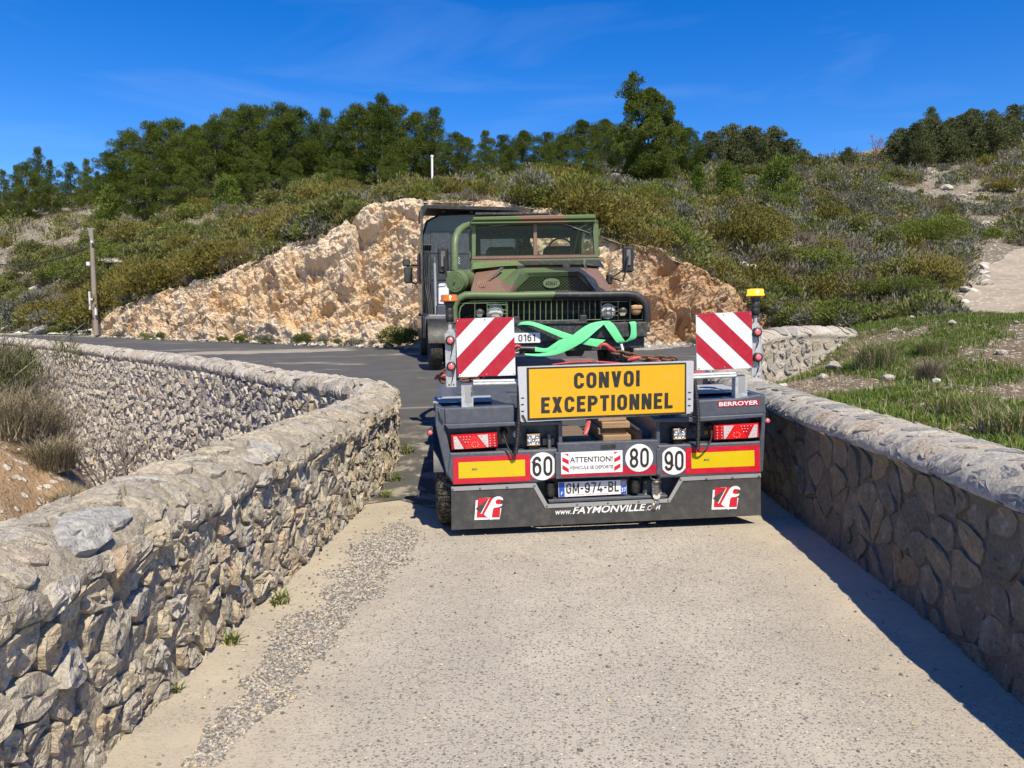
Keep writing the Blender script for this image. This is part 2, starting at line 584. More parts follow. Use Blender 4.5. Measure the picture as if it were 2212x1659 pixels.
def rock_material(name, stops, orange=0.6, sc=1.0):
    t = NT(name)
    c = t.coord('World')
    at_ = t.n('ShaderNodeAttribute', attribute_name='tint')
    n0 = t.noise(c, .55 * sc, 5, .65, .8)
    n1 = t.noise(c, 2.6 * sc, 4, .7, .4)
    n2 = t.noise(c, 17 * sc, 4, .72, .3)
    base = t.ramp(t.math('ADD', t.math('MULTIPLY', at_.outputs['Fac'], .55), t.math('MULTIPLY', n1, .45)), stops)
    col = t.mix(t.rng(n0, .50, .64, 0, orange), base, (.60, .37, .15))
    col = t.mix(t.rng(n2, .36, .56, .32, 0), col, (.28, .20, .13))
    col = t.mix(t.rng(n1, .62, .72, 0, .5), col, (.66, .59, .50))
    if name == 'cut_rock':      # iron-stained, darker broken end of the cutting
        sx = t.n('ShaderNodeSeparateXYZ'); t.l(c, sx.inputs[0])
        e = t.math('MULTIPLY', t.rng(t.math('ADD', sx.outputs[0], t.math('MULTIPLY', n0, 2.0)), 4.2, 5.6), t.rng(n1, .3, .6, .35, .85))
        col = t.mix(e, col, (.38, .22, .105))
    nb = t.bump(n2, 1.0, .035, t.bump(n1, .8, .12))
    t.bsdf(col, .93, 0, nb, .2)
    MATS[name] = t.m
    return t.m
M_CONC = concrete_material()
M_ASPH = asphalt_material()
M_VERGE = earth_material('gravel_verge', (.33, .30, .255), (.42, .37, .30), (.52, .49, .44), 1.6, 2.2, .8)
M_CLAY = earth_material('orange_clay', (.40, .265, .145), (.47, .35, .225), (.60, .53, .42), .9, 1.3)
M_HILL = earth_material('garrigue_soil', (.20, .168, .120), (.265, .232, .178), (.50, .475, .43), .55, .8)
M_BANK = earth_material('stony_bank_soil', (.205, .155, .095), (.29, .23, .15), (.60, .55, .46), 1.1, 2.2)
M_TRACK = earth_material('concrete_track', (.36, .30, .225), (.43, .37, .285), (.50, .44, .36), .3, .9, .4)
M_ROCK = rock_material('cut_rock', [(0, (.47, .32, .18)), (.3, (.60, .45, .29)), (.6, (.67, .55, .40)), (1, (.74, .67, .57))], .55)
M_LIME = rock_material('grey_limestone', [(0, (.34, .32, .30)), (.4, (.47, .45, .42)), (1, (.60, .58, .54))], .12, 1.4)
M_PALE = stone_material('loose_limestone', [(0, (.44, .40, .33)), (.4, (.58, .54, .47)), (.8, (.62, .585, .52)), (1, (.52, .40, .27))], .6, .35, .0)

# ================================================================== ground shape
def lerp_knots(s, ks, zs):
    return np.interp(s, ks, zs)
def smooth(a, b, x):
    t = np.clip((x - a) / (b - a), 0, 1)
    return t * t * (3 - 2 * t)
_ks = np.arange(-20, 120, .5)
_zs = np.interp(_ks, [-20, 6.8, 9, 12, 15, 18, 21, 24, 33, 45, 120], [0, 0, .06, .28, .54, .73, .87, 1.0, 1.17, 1.28, 1.5])
_kern = np.hanning(7); _kern /= _kern.sum()
_zs = np.convolve(np.pad(_zs, 3, 'edge'), _kern, 'valid')
def zr(x, y):
    """height of the carriageway"""
    x = np.asarray(x, float); y = np.asarray(y, float)
    s = y + .45 * np.minimum(0, x + 2)
    z = np.interp(s, _ks, _zs)
    return z + .022 * (np.clip(x, -2.5, 4) - .6) * smooth(2, 5, y) * (1 - smooth(11, 16, y))
class TPS:
    def __init__(s, P, reg=1e-3):
        P = np.array(P, float)
        s.sc = 20.0
        X = P[:, :2] / s.sc
        n = len(X)
        K = s.phi(np.linalg.norm(X[:, None] - X[None], axis=2)) + reg * np.eye(n)
        Q = np.hstack([np.ones((n, 1)), X])
        A = np.block([[K, Q], [Q.T, np.zeros((3, 3))]])
        w = np.linalg.solve(A, np.concatenate([P[:, 2], np.zeros(3)]))
        s.X, s.w, s.a = X, w[:n], w[n:]
    def phi(s, r):
        return np.where(r > 1e-9, r * r * np.log(np.maximum(r, 1e-9)), 0)
    def __call__(s, x, y):
        q = np.stack([np.ravel(x), np.ravel(y)], 1) / s.sc
        out = np.empty(len(q))
        for i in range(0, len(q), 20000):
            k = s.phi(np.linalg.norm(q[i:i + 20000, None] - s.X[None], axis=2))
            out[i:i + 20000] = k @ s.w + s.a[0] + q[i:i + 20000] @ s.a[1:]
        return out.reshape(np.shape(x))

# cut rock face: foot and brow as bearings with distance
CB = [(200, 37.6), (214, 37), (300, 33), (450, 29.5), (600, 27), (750, 25), (900, 23.7), (1050, 23.3), (1200, 23.4), (1400, 24), (1500, 24.6), (1600, 25.3), (1680, 26), (1740, 26.6)]
CT = [(200, 707, 37.8), (214, 705, 37.4), (277, 656, 36), (402, 624, 33), (491, 593, 31.5), (625, 535, 29.5), (737, 499, 28.0), (803, 446, 27.2), (915, 437, 26.2), (1050, 442, 25.8), (1200, 458, 25.6), (1300, 515, 25.5), (1420, 548, 25.7), (1500, 580, 26), (1560, 615, 26.3), (1640, 680, 26.8), (1740, 712, 27.2)]
def brow(vx):
    return at(vx, np.interp(vx, [c[0] for c in CT], [c[1] for c in CT]), np.interp(vx, [c[0] for c in CT], [c[2] for c in CT]))
hill_pts = [tuple(at(*c)) for c in CT]
for q in [(0, 712, 47), (0, 610, 58), (0, 480, 82), (100, 690, 43), (100, 620, 52), (100, 480, 76), (200, 640, 44), (200, 560, 52), (200, 455, 76),
          (350, 590, 40), (350, 520, 50), (350, 445, 70), (500, 520, 42), (500, 432, 68), (700, 455, 45), (700, 422, 66), (900, 428, 36), (900, 405, 60), (1050, 418, 38),
          (1050, 385, 66), (1200, 425, 36), (1200, 385, 60), (1300, 470, 31), (1300, 380, 66), (1450, 480, 35), (1450, 400, 60), (1500, 365, 78), (1600, 520, 36), (1600, 405, 64),
          (1700, 368, 84), (1750, 610, 31), (1750, 460, 52), (1750, 360, 92), (1820, 350, 98), (1900, 560, 36), (1900, 410, 66), (1900, 352, 88), (2000, 630, 28), (2000, 490, 48),
          (2000, 335, 92), (2100, 610, 30), (2100, 410, 66), (2100, 292, 108), (2212, 575, 34), (2212, 430, 62), (2212, 305, 102), (2600, 540, 36), (2600, 300, 95), (3000, 520, 36), (3000, 260, 95),
          (1740, 712, 25.5), (1800, 708, 21.5), (1900, 703, 18.5), (2050, 694, 17), (2212, 690, 16.2), (2500, 690, 15.5), (3000, 690, 15.5),
          (-273, 712, 55), (-273, 600, 66), (-273, 500, 90), (-600, 710, 84), (-600, 520, 115)]:
    hill_pts.append(tuple(at(*q)))
hill_pts += [(-110, 170, 12), (-50, 170, 13), (0, 170, 14), (60, 175, 18), (120, 175, 26), (170, 170, 30), (-150, 120, 10), (150, 90, 26)]
HILL = TPS(hill_pts, 2e-3)
def zh(x, y):
    return HILL(np.asarray(x, float), np.asarray(y, float))
HS = [(-1100, 120), (-490, 78), (-273, 54), (0, 45.5), (97, 41), (190, 38)] + [(c[0], c[2] - .15) for c in CT[2:-1]] + [(1740, 25.5), (1800, 21.5), (1900, 18.5), (2050, 17), (2212, 16.2), (2500, 15.5), (3300, 15.5)]
def hill_start(vx):
    return np.interp(vx, [h[0] for h in HS], [h[1] for h in HS])

# ---- hillside sheet
vxs = np.concatenate([np.arange(-1100, 0, 25), np.arange(0, 2300, 8), np.arange(2300, 3300, 25)])
ts = np.linspace(0, 1, 190) ** 1.15
D0 = hill_start(vxs)
DD = D0[:, None] * (240 / D0[:, None]) ** ts[None, :]
XX = (vxs[:, None] - 1106) / F_PX * DD / math.cos(PITCH)
ZZ = zh(XX, DD)
fade = np.clip((DD - D0[:, None]) / 2.0, 0, 1)
TPTS = np.array([tuple(at(*q_)) for q_ in [(2330, 692, 15.5), (2255, 655, 19.5), (2200, 620, 25), (2200, 592, 30), (2250, 575, 36), (2350, 560, 42)]])
dtr = np.full(XX.shape, 99.0)
for k in range(len(TPTS) - 1):
    p0, p1 = TPTS[k, :2], TPTS[k + 1, :2]; e = p1 - p0
    t_k = np.clip(((XX - p0[0]) * e[0] + (DD - p0[1]) * e[1]) / (e @ e), 0, 1)
    dtr = np.minimum(dtr, np.hypot(XX - p0[0] - t_k * e[0], DD - p0[1] - t_k * e[1]))
fade = fade * smooth(1.8, 4.0, dtr)
P_ = np.stack([XX.ravel(), DD.ravel(), np.zeros(XX.size)], 1)
ZZ = ZZ + fade * (fbm(P_ * .22, 4, 3).reshape(XX.shape) * .55 + fbm(P_ * 1.4, 3, 9).reshape(XX.shape) * .12)
hill = put('hillside', np_mesh('hillside', np.stack([XX, DD, ZZ], 2).reshape(-1, 3), grid_faces(len(vxs), len(ts)), M_HILL, True))
tag(hill, kind='structure')

# ---- carriageway sheets
def ruled(S, N, nu, nv, dz, jitter=0):
    S = np.array(S, float); N = np.array(N, float)
    k = np.linspace(0, len(S) - 1, nu)
    i = np.minimum(k.astype(int), len(S) - 2); f = (k - i)[:, None]
    s = S[i] * (1 - f) + S[i + 1] * f
    n = N[i] * (1 - f) + N[i + 1] * f
    v = np.linspace(0, 1, nv)[None, :, None]
    G = s[:, None] * (1 - v) + n[:, None] * v
    z = zr(G[..., 0], G[..., 1]) + dz
    return np.concatenate([G, z[..., None]], 2).reshape(-1, 3), grid_faces(nu, nv)
xs = np.linspace(-1.75, 2.75, 60); ys = np.linspace(-5, 12, 160)
gx, gy = np.meshgrid(xs, ys, indexing='ij')
gz = zr(gx, gy)
tag(put('bridge_deck', np_mesh('bridge_deck', np.stack([gx, gy, gz], 2).reshape(-1, 3), grid_faces(60, 160), M_CONC, True)), kind='structure')
S_ = [(-70, 71), (-40, 47.5), (-21.3, 32), (-15.8, 27), (-10, 21), (-6.3, 17), (-4.05, 14.2), (-2.6, 12), (-1.6, 10), (-1.6, 8), (-1.5, 6.9), (-1.05, 7.1), (-.7, 6.75), (-.3, 6.9), (.6, 7.0), (2.45, 7.5), (2.7, 10), (3.5, 12.6), (5, 14.2), (7, 15), (11, 15.5)]
N_ = [(-74, 77), (-44, 53.5), (-25, 41), (-18, 36), (-13.5, 32.5), (-9.8, 29.5), (-7.2, 27.5), (-5.2, 26), (-3.6, 25), (-2.6, 24.6), (-2, 24.4), (-1.4, 24.2), (-.8, 24), (0, 24), (1.5, 23.8), (3.5, 24), (5, 24.5), (7, 26), (9, 27), (11, 27), (16, 27)]
V_, F_ = ruled(S_, N_, 360, 90, .008)
tag(put('asphalt_road', np_mesh('asphalt_road', V_, F_, M_ASPH, True)), kind='structure')
Sv = [tuple(np.array(n) * .80 + np.array(s) * .20) for s, n in zip(S_, N_)]
Nv = [tuple(np.array(n) * 1.08 - np.array(s) * .08) for s, n in zip(S_, N_)]
V_, F_ = ruled(Sv, Nv, 420, 40, 0)
vv = np.tile(np.linspace(0, 1, 40), 420)
edge = vv - .30 - .22 * fbm(V_ * np.array([.5, .5, 1]), 4, 5)
V_[:, 2] += np.where(edge > 0, .016 + .05 * np.clip(edge * 3, 0, 1) + .02 * fbm(V_ * 4, 3, 8), -.05)
tag(put('gravel_verge', np_mesh('gravel_verge', V_, F_, M_VERGE, True)), kind='structure')

# ---- cut rock face
cvx = np.linspace(200, 1735, 900)
nv = 230
bd = np.interp(cvx, [c[0] for c in CB], [c[1] for c in CB])
bx = (cvx - 1106) / F_PX * bd / math.cos(PITCH)
base = np.stack([bx, bd, zr(bx, bd) - .25], 1)
top = np.array([tuple(brow(v)) for v in cvx])
top[:, 2] += .05
t_ = np.linspace(0, 1, nv)[None, :, None]
prof = t_ ** 1.0
G = base[:, None] * (1 - prof) + top[:, None] * prof
hgt = (top[:, 2] - base[:, 2])[:, None, None]
Pn = G.reshape(-1, 3)
tw = np.stack([Pn[:, 0] * .8 + Pn[:, 2] * .55, Pn[:, 1] * .7, Pn[:, 2] * .75 - Pn[:, 0] * .35], 1)   # tilted bedding
w1 = worley(tw * np.array([.55, .6, .8]) + .45 * fbm(Pn * 1.3, 3, 2)[:, None], 20)
w2 = worley(tw * np.array([1.7, 1.8, 2.6]) + .4 * fbm(Pn * 3, 3, 4)[:, None], 40)
w3 = worley(tw * np.array([5.0, 5.5, 7.5]) + .5 * fbm(Pn * 5, 2, 7)[:, None], 60)
strata = 1 - 2 * np.abs(fbm(tw * np.array([.9, .9, 3.2]), 4, 90))
disp = .95 * (w1[2] - .5) * np.clip((w1[1] - w1[0]) * 6, 0, 1) + .36 * (w2[2] - .4) * np.clip((w2[1] - w2[0]) * 6, 0, 1) + .10 * w3[2] * np.clip((w3[1] - w3[0]) * 4, 0, 1) - .22 * np.exp(-(w1[1] - w1[0]) / .04) - .09 * np.exp(-(w2[1] - w2[0]) / .05) + .30 * strata + .09 * fbm(Pn * 8, 3, 91) + .5 * fbm(Pn * .45, 3, 77) + .25 * fbm(Pn * 1.6, 4, 31)
# the deep clefts in the broken end of the cut, right of the truck
for vx_, wd in ((1418, 16), (1470, 13), (1380, 9)):
    gx_ = (vx_ - 1106) / F_PX * 24.2
    disp -= .8 * np.exp(-(((Pn[:, 0] - gx_ + .8 * fbm(Pn * .9 + vx_, 3, 5)) / (wd * .012)) ** 2)) * smooth(.9, 1.6, Pn[:, 2]) * np.clip(.6 + 1.2 * fbm(Pn * 1.3 + vx_, 2, 8), 0, 1)
# the small dark hole low in the face
hx, hz = (492 - 1106) / F_PX * 28.8, 1.55
disp -= 1.6 * np.exp(-(((Pn[:, 0] - hx) / .17) ** 2 + ((Pn[:, 2] - hz - .02) / .30) ** 2) ** 2)
amp = np.clip(hgt / 2.2, .15, 1) * (.35 + .65 * np.sin(np.clip(t_, 0, 1) * pi) ** .5)
amp = np.broadcast_to(amp, G.shape[:2] + (1,)).reshape(-1)
nrm = np.array([0, -.86, .5])
Pn = Pn + nrm[None] * (disp * amp)[:, None]
G = Pn.reshape(G.shape)
back = G[:, -1:, :] + np.array([0, 1.2, -.05])
G = np.concatenate([G, back], 1)
tint = np.concatenate([(w1[2] * .30 + w2[2] * .28 + w3[2] * .12 + .30 * (.5 + strata * .5)).reshape(len(cvx), nv), np.zeros((len(cvx), 1))], 1).ravel()
tag(put('rock_cutting', np_mesh('rock_cutting', G.reshape(-1, 3), grid_faces(len(cvx), nv + 1), M_ROCK, False, tint)), kind='structure')
cut_top = G[:, nv - 1]

# ---- gully and clay bank left of the bridge
gp = [tuple(at(*q)) for q in [(0, 1110, 6), (100, 1062, 7), (165, 1050, 7.4), (125, 1000, 8.6), (60, 960, 9.5), (0, 945, 10), (-300, 900, 10), (-300, 1100, 6), (-600, 900, 9)]]
gp += [(-2.4, 4, -2.6), (-2.6, 1, -2.2), (-3, 9, -3), (-3.4, 6.5, -1.9), (-4, 12, -3.4), (-8, 16, -3.8), (-14, 22, -3.8), (-20, 28, -3.4), (-30, 38, -2.6), (-9, 12.5, -1.6), (-2.5, -3, -2), (-5.5, 0, .1), (-15, 5, .9), (-20, 15, .2), (-30, 25, -.8), (-60, 60, -1), (-60, 20, 2), (-90, 70, 0)]
GUL = TPS(gp, 2e-3)
x_ = -1.72 - np.concatenate([np.linspace(0, 12, 150), np.linspace(12.4, 90, 90)])
y_ = np.concatenate([np.linspace(-6, 22, 180), np.linspace(22.5, 85, 80)])
gx, gy = np.meshgrid(x_, y_, indexing='ij')
gz = GUL(gx, gy)
pp = np.stack([gx.ravel(), gy.ravel(), gz.ravel()], 1)
gz = gz + (.22 * fbm(pp * .9, 5, 14) + .07 * fbm(pp * 5, 3, 6)).reshape(gz.shape)
# never above the road behind the curved retaining wall
wl_ = np.interp(-gx, [1.2, 2.6, 4.05, 6.3, 10, 15.8, 21.3, 40, 70, 95], [9, 12, 14.2, 17, 21, 27, 32, 47.5, 71, 92])
gz = np.where(gy > wl_ - .3, np.minimum(gz, -2.0), gz)
tag(put('gully_bank', np_mesh('gully_bank', np.stack([gx, gy, gz], 2).reshape(-1, 3), grid_faces(len(x_), len(y_)), M_CLAY, True)), kind='structure')
def zg(x, y):
    return float(GUL(np.array([x]), np.array([y]))[0])

# ---- grassy bank right of the bridge
bp = [tuple(at(*q)) for q in [(1760, 838, 9.6), (1850, 770, 12), (1835, 712, 14.8), (1950, 702, 14.2), (2100, 692, 13.2), (2212, 688, 12.8), (2212, 960, 5.0), (2212, 860, 7.4), (2000, 810, 9.8), (2000, 885, 6.4), (1900, 850, 8), (2400, 690, 12.2), (2600, 800, 8), (2400, 940, 5.4)]]
bp += [(2.9, 0, .72), (2.9, 3.5, .76), (3.1, 7, .80), (3.2, 9, .72), (3.3, 10.5, .62), (4.6, 13.3, .5), (5.6, 13.7, .85), (6.2, 14.0, 1.35), (3.2, 12, .45), (8, 0, 1.2), (4, -4, .8), (14, 4, 1.7), (22, 10, 2.1),
       (7, 17.5, 1.25), (10, 17.5, 1.3), (14, 17.5, 1.4), (25, 18, 1.8)]
BANK = TPS(bp, 2e-3)
x_ = 2.62 + np.concatenate([np.linspace(0, 11, 170), np.linspace(11.3, 32, 60)])
y_ = np.linspace(-5, 19, 230)
gx, gy = np.meshgrid(x_, y_, indexing='ij')
def rwall_y(x):
    return np.interp(x, [2.3, 2.75, 3.4, 4.4, 5.3, 6.2, 6.8, 40], [8, 10.2, 12.3, 13.7, 14.3, 14.6, 18.5, 19.5])
def zb(x, y):
    x = np.asarray(x, float); y = np.asarray(y, float)
    z = BANK(x, y)
    p = np.stack([x.ravel(), y.ravel(), np.zeros(x.size)], 1)
    z = z + (.10 * fbm(p * 1.1, 4, 21) + .035 * fbm(p * 6, 3, 22)).reshape(z.shape)
    return z
gz = zb(gx, gy)
gz = np.where(gy > rwall_y(gx), np.minimum(gz, .2), gz)
tag(put('grass_bank', np_mesh('grass_bank', np.stack([gx, gy, gz], 2).reshape(-1, 3), grid_faces(len(x_), len(y_)), M_BANK, True)), kind='structure')

# ---- concrete track climbing on the right
tp = [at(2330, 692, 15.5), at(2255, 655, 19.5), at(2200, 620, 25), at(2200, 592, 30), at(2250, 575, 36), at(2350, 560, 42)]
V_ = []
for k in np.linspace(0, len(tp) - 1, 90):
    i = min(int(k), len(tp) - 2); f = k - i
    p = tp[i].lerp(tp[i + 1], f); d = (tp[i + 1] - tp[i]).normalized()
    nn = Vector((d.y, -d.x, 0)).normalized()
    for w in np.linspace(-1.5, 1.7, 14):
        q = p + nn * (w + .12 * math.sin(k * 9 + w))
        V_.append((q.x, q.y, 0))
V_ = np.array(V_)
V_[:, 2] = zh(V_[:, 0], V_[:, 1]) + .05
V_[:, 2] = np.maximum(V_[:, 2], 0)
tag(put('concrete_track', np_mesh('concrete_track', V_, grid_faces(90, 14), M_TRACK, True)), kind='structure')

# ================================================================== stone walls
def clip_poly(poly, px, py, nx, ny):
    out = []
    n = len(poly)
    for i in range(n):
        a, b = poly[i], poly[(i + 1) % n]
        da = (a[0] - px) * nx + (a[1] - py) * ny
        db = (b[0] - px) * nx + (b[1] - py) * ny
        if da <= 0: out.append(a)
        if (da < 0 < db) or (db < 0 < da):
            k = da / (da - db)
            out.append((a[0] + (b[0] - a[0]) * k, a[1] + (b[1] - a[1]) * k))
    return out
class Wall:
    """masonry wall along a path. u runs along it, v is measured over the coping from its crest:
       v > 0 down the side on the right-hand of the path direction, v < 0 down the other side."""
    def __init__(s, path, thick, rise):
        P = np.array(path, float)          # x, y, crest height
        # resample smoothly
        d = np.concatenate([[0], np.cumsum(np.linalg.norm(np.diff(P[:, :2], axis=0), axis=1))])
        n = max(40, int(d[-1] / .08))
        u = np.linspace(0, d[-1], n)
        Q = np.stack([np.interp(u, d, P[:, k]) for k in range(3)], 1)
        ker = np.hanning(15); ker /= ker.sum()
        Qs = np.stack([np.convolve(np.pad(Q[:, k], 7, 'reflect', reflect_type='odd'), ker, 'valid') for k in range(3)], 1)
        T = np.gradient(Qs[:, :2], axis=0)
        T /= np.linalg.norm(T, axis=1)[:, None]
        s.u = u; s.Q = Qs; s.Nr = np.stack([T[:, 1], -T[:, 0]], 1); s.T = T
        s.L = d[-1]; s.A = thick / 2 + .025; s.B = rise
        s.arc = math.pi / 2 * math.sqrt((s.A ** 2 + s.B ** 2) / 2)
    def eval(s, u, v):
        u = np.clip(np.asarray(u, float), 0, s.L); v = np.asarray(v, float)
        q = np.stack([np.interp(u, s.u, s.Q[:, k]) for k in range(3)], -1)
        nr = np.stack([np.interp(u, s.u, s.Nr[:, k]) for k in range(2)], -1)
        nr /= np.linalg.norm(nr, axis=-1, keepdims=True)
        sg = np.where(v >= 0, 1.0, -1.0); a = np.abs(v)
        t = np.clip(a / s.arc, 0, 1) * (pi / 2)
        off = s.A * np.sin(t); h = -s.B * (1 - np.cos(t))
        over = np.maximum(a - s.arc, 0)
        off = off - .03 * smooth(0, .06, over)
        h = h - over
        P = np.stack([q[..., 0] + nr[..., 0] * off * sg, q[..., 1] + nr[..., 1] * off * sg, q[..., 2] + h], -1)
        no, nz = np.sin(t) / s.A, np.cos(t) / s.B
        nz = np.where(over > 0, 0, nz); no = np.where(over > 0, 1, no)
        l = np.sqrt(no ** 2 + nz ** 2)
        N = np.stack([nr[..., 0] * sg * no / l, nr[..., 1] * sg * no / l, nz / l], -1)
        return P, N
    def mortar(s, v0, v1, du, dv, seed, amp, mat, parent, raise_=-.004, chips=0):
        nu = int(s.L / du) + 1; nvv = int((v1 - v0) / dv) + 1
        U, Vv = np.meshgrid(np.linspace(0, s.L, nu), np.linspace(v0, v1, nvv), indexing='ij')
        P, N = s.eval(U, Vv)
        p = P.reshape(-1, 3)
        d = amp * (.7 * fbm(p * 3.0, 3, seed) + 1.0 * fbm(p * 12, 4, seed + 5)) + raise_
        if chips:
            wc = worley(p * np.array([1, 1, .8]) * 11 + .4 * fbm(p * 9, 2, seed)[:, None], seed + 9)
            d = d + chips * ((wc[2] - .45) * np.clip((wc[1] - wc[0]) * 4, 0, 1))
        P = (p + N.reshape(-1, 3) * d[:, None])
        me = np_mesh('mortar', P, grid_faces(nu, nvv), mat, True)
        o = put('mortar', me, None, parent)
        return o
    def stones(s, bands, seed, mat, parent, limit=300, vis=None, nmax=16):
        """bands: (v0, v1, size_u, size_v, gap, proud, tilt, tints, u0, u1)"""
        rnd = random.Random(seed)
        cells = []
        for (v0, v1, su, sv, gap, proud, tilt, tints, u0, u1) in bands:
            u0 = max(0, u0); u1 = min(s.L, u1)
            nv_ = max(1, int(round((v1 - v0) / sv))); sv = (v1 - v0) / nv_
            nu_ = max(1, int(round((u1 - u0) / su))); su_ = (u1 - u0) / nu_
            pts = {}
            for j in range(-1, nv_ + 1):
                for i in range(-1, nu_ + 1):
                    if rnd.random() < .2 and -1 < j < nv_: continue
                    pts[i, j] = (u0 + (i + .5 + (.5 if j % 2 else 0) * .8 + rnd.uniform(-.40, .40)) * su_, v0 + (j + .5 + rnd.uniform(-.34, .34)) * sv)
            for j in range(nv_):
                for i in range(nu_):
                    if (i, j) not in pts: continue
                    cx, cy = pts[i, j]
                    poly = [(cx - su_ * 1.3, max(v0, cy - sv * 1.2)), (cx + su_ * 1.3, max(v0, cy - sv * 1.2)), (cx + su_ * 1.3, min(v1, cy + sv * 1.2)), (cx - su_ * 1.3, min(v1, cy + sv * 1.2))]
                    for a in (-2, -1, 0, 1, 2):
                        for b in (-2, -1, 0, 1, 2):
                            if (a or b) and (i + a, j + b) in pts:
                                qx, qy = pts[i + a, j + b]
                                dx, dy = qx - cx, qy - cy
                                l = math.hypot(dx, dy) or 1
                                g = gap * rnd.uniform(.6, 1.5) / 2
                                poly = clip_poly(poly, cx + dx / 2 - dx / l * g, cy + dy / 2 - dy / l * g, dx / l, dy / l)
                                if len(poly) < 3: break
                        if len(poly) < 3: break
                    if len(poly) < 3: continue
                    ar = abs(sum(poly[k][0] * poly[(k + 1) % len(poly)][1] - poly[(k + 1) % len(poly)][0] * poly[k][1] for k in range(len(poly)))) / 2
                    if ar < su_ * sv * .12: continue
                    cells.append((poly, ar, proud, tilt, rnd.choice(tints) + rnd.uniform(-.07, .07), rnd.random()))
        out = []
        for poly, ar, proud, tilt, tint, rr in cells:
            # round the outline: extra points on long edges, corners knocked off
            pts = []
            n = len(poly)
            per = sum(math.dist(poly[k], poly[(k + 1) % n]) for k in range(n))
            for k in range(n):
                a, b = poly[k], poly[(k + 1) % n]
                m = max(1, int(round(math.dist(a, b) / per * nmax)))
                for q in range(m):
                    f = (q + .5) / m
                    pts.append((a[0] + (b[0] - a[0]) * f, a[1] + (b[1] - a[1]) * f))
            pts = np.array(pts)
            n = len(pts)
            if n < 4: continue
            c = pts.mean(0)
            sz = math.sqrt(ar)
            jit = np.array([[rnd.uniform(-1, 1), rnd.uniform(-1, 1)] for _ in range(n)]) * sz * .045
            pts = pts + jit
            pr = proud * (.35 + 1.3 * rnd.random())
            tx, ty = rnd.uniform(-1, 1) * tilt, rnd.uniform(-1, 1) * tilt
            rings = [(1.03, -.04), (1.0, pr * .62), (.93, pr * .95), (.58, pr * 1.0), (.25, pr * 1.0)]
            UV, H = [], []
            ro = rnd.random() * 50
            for k, (sc, h) in enumerate(rings):
                q = c + (pts - c) * sc
                if k: q = q + np.array([[rnd.uniform(-1, 1), rnd.uniform(-1, 1)] for _ in range(n)]) * sz * .03
                UV.append(q)
                hh = h + (0 if k == 0 else 1) * ((q[:, 0] - c[0]) * tx + (q[:, 1] - c[1]) * ty + np.array([rnd.uniform(-1, 1) for _ in range(n)]) * (pr * .32 + .003))
                H.append(hh)
            UV.append(c[None]); H.append(np.array([pr * 1.05]))
            UV = np.concatenate(UV); H = np.concatenate(H)
            P, N = s.eval(UV[:, 0], UV[:, 1])
            P = P + N * H[:, None]
            k_ = len(rings)
            F4 = [(a * n + b, a * n + (b + 1) % n, (a + 1) * n + (b + 1) % n, (a + 1) * n + b) for a in range(k_ - 1) for b in range(n)]
            F3 = [((k_ - 1) * n + b, (k_ - 1) * n + (b + 1) % n, k_ * n) for b in range(n)]
            ctr = P[-1]; nn = N[-1]
            to = np.array([0, 0, EYE]) - ctr
            dist = np.linalg.norm(to)
            fac = float(nn @ to) / dist
            inview = ctr[1] > .3 and abs(ctr[0] / max(ctr[1], .01)) < .72 and (EYE - ctr[2]) / max(ctr[1], .01) < .62
            score = ar * max(fac, 0) / dist ** 2 if inview else -1
            if vis is not None and not vis(ctr): score = min(score, 0) - .5
            out.append((score, P, F4, F3, min(1, max(0, tint))))
        out.sort(key=lambda q: -q[0])
        ind = [q for q in out[:limit] if q[0] > 0]
        rest = out[len(ind):]
        for sc, P, F4, F3, tint in ind:
            o_ = P[-1].copy()
            me = np_mesh('stone', P - o_, [F4, F3], mat, False, np.full(len(P), tint))
            put('stone', me, None, parent, tuple(o_))
        if rest:
            Vs, A4, A3, Tn, off = [], [], [], [], 0
            for sc, P, F4, F3, tint in rest:
                Vs.append(P); A4.append(np.array(F4) + off); A3.append(np.array(F3) + off)
                Tn.append(np.full(len(P), tint)); off += len(P)
            me = np_mesh('small_stones', np.concatenate(Vs), [np.concatenate(A4), np.concatenate(A3)], mat, False, np.concatenate(Tn))
            tag(put('small_stones', me, None, parent), kind='stuff')
        return len(ind), len(rest)

M_MORTAR_D = mortar_material('mortar_face_shaded', (.145, .127, .103), (.195, .172, .140), .6)  # road-face mortar: shade put into the colour, darker than the coping mortar
WARM = [.05, .2, .25, .35, .4, .5, .55, .62, .7, .8, .9, .97]
# --- left parapet of the bridge (path runs away from the camera; its right-hand side is the road side)
pl = [(-1.79, -2.0, .86), (-1.79, 2.6, .86), (-1.76, 4.2, .86), (-1.68, 5.5, .86), (-1.60, 6.8, .85), (-1.56, 8.2, .83), (-1.63, 9.2, .81), (-1.80, 9.9, .80)]
wl1 = thing('bridge_parapet', 'low rubble stone bridge parapet with rounded coping, sunlit, beside the gravel strip', 'wall')
W1 = Wall(pl, .50, .17)
a1 = W1.arc
W1.mortar(-a1 - 1.0, a1 + .95, .014, .014, 3, .026, M_MORTAR_L, wl1, .002, .030)
print('left parapet', W1.stones([
    (a1 * .74, a1 + .82, .102, .122, .009, .021, .34, WARM, 1.5, 99),
    (-a1 * .9, a1 * .70, .15, .19, .022, .019, .14, [.1, .2, .25, .3, .4, .45, .72, .8, .85, 1.0], 1.5, 99),
    (-a1 - .9, -a1, .22, .2, .03, .04, .2, WARM, 3, 99)], 5, M_STONE_L, wl1, 300, None, 11))
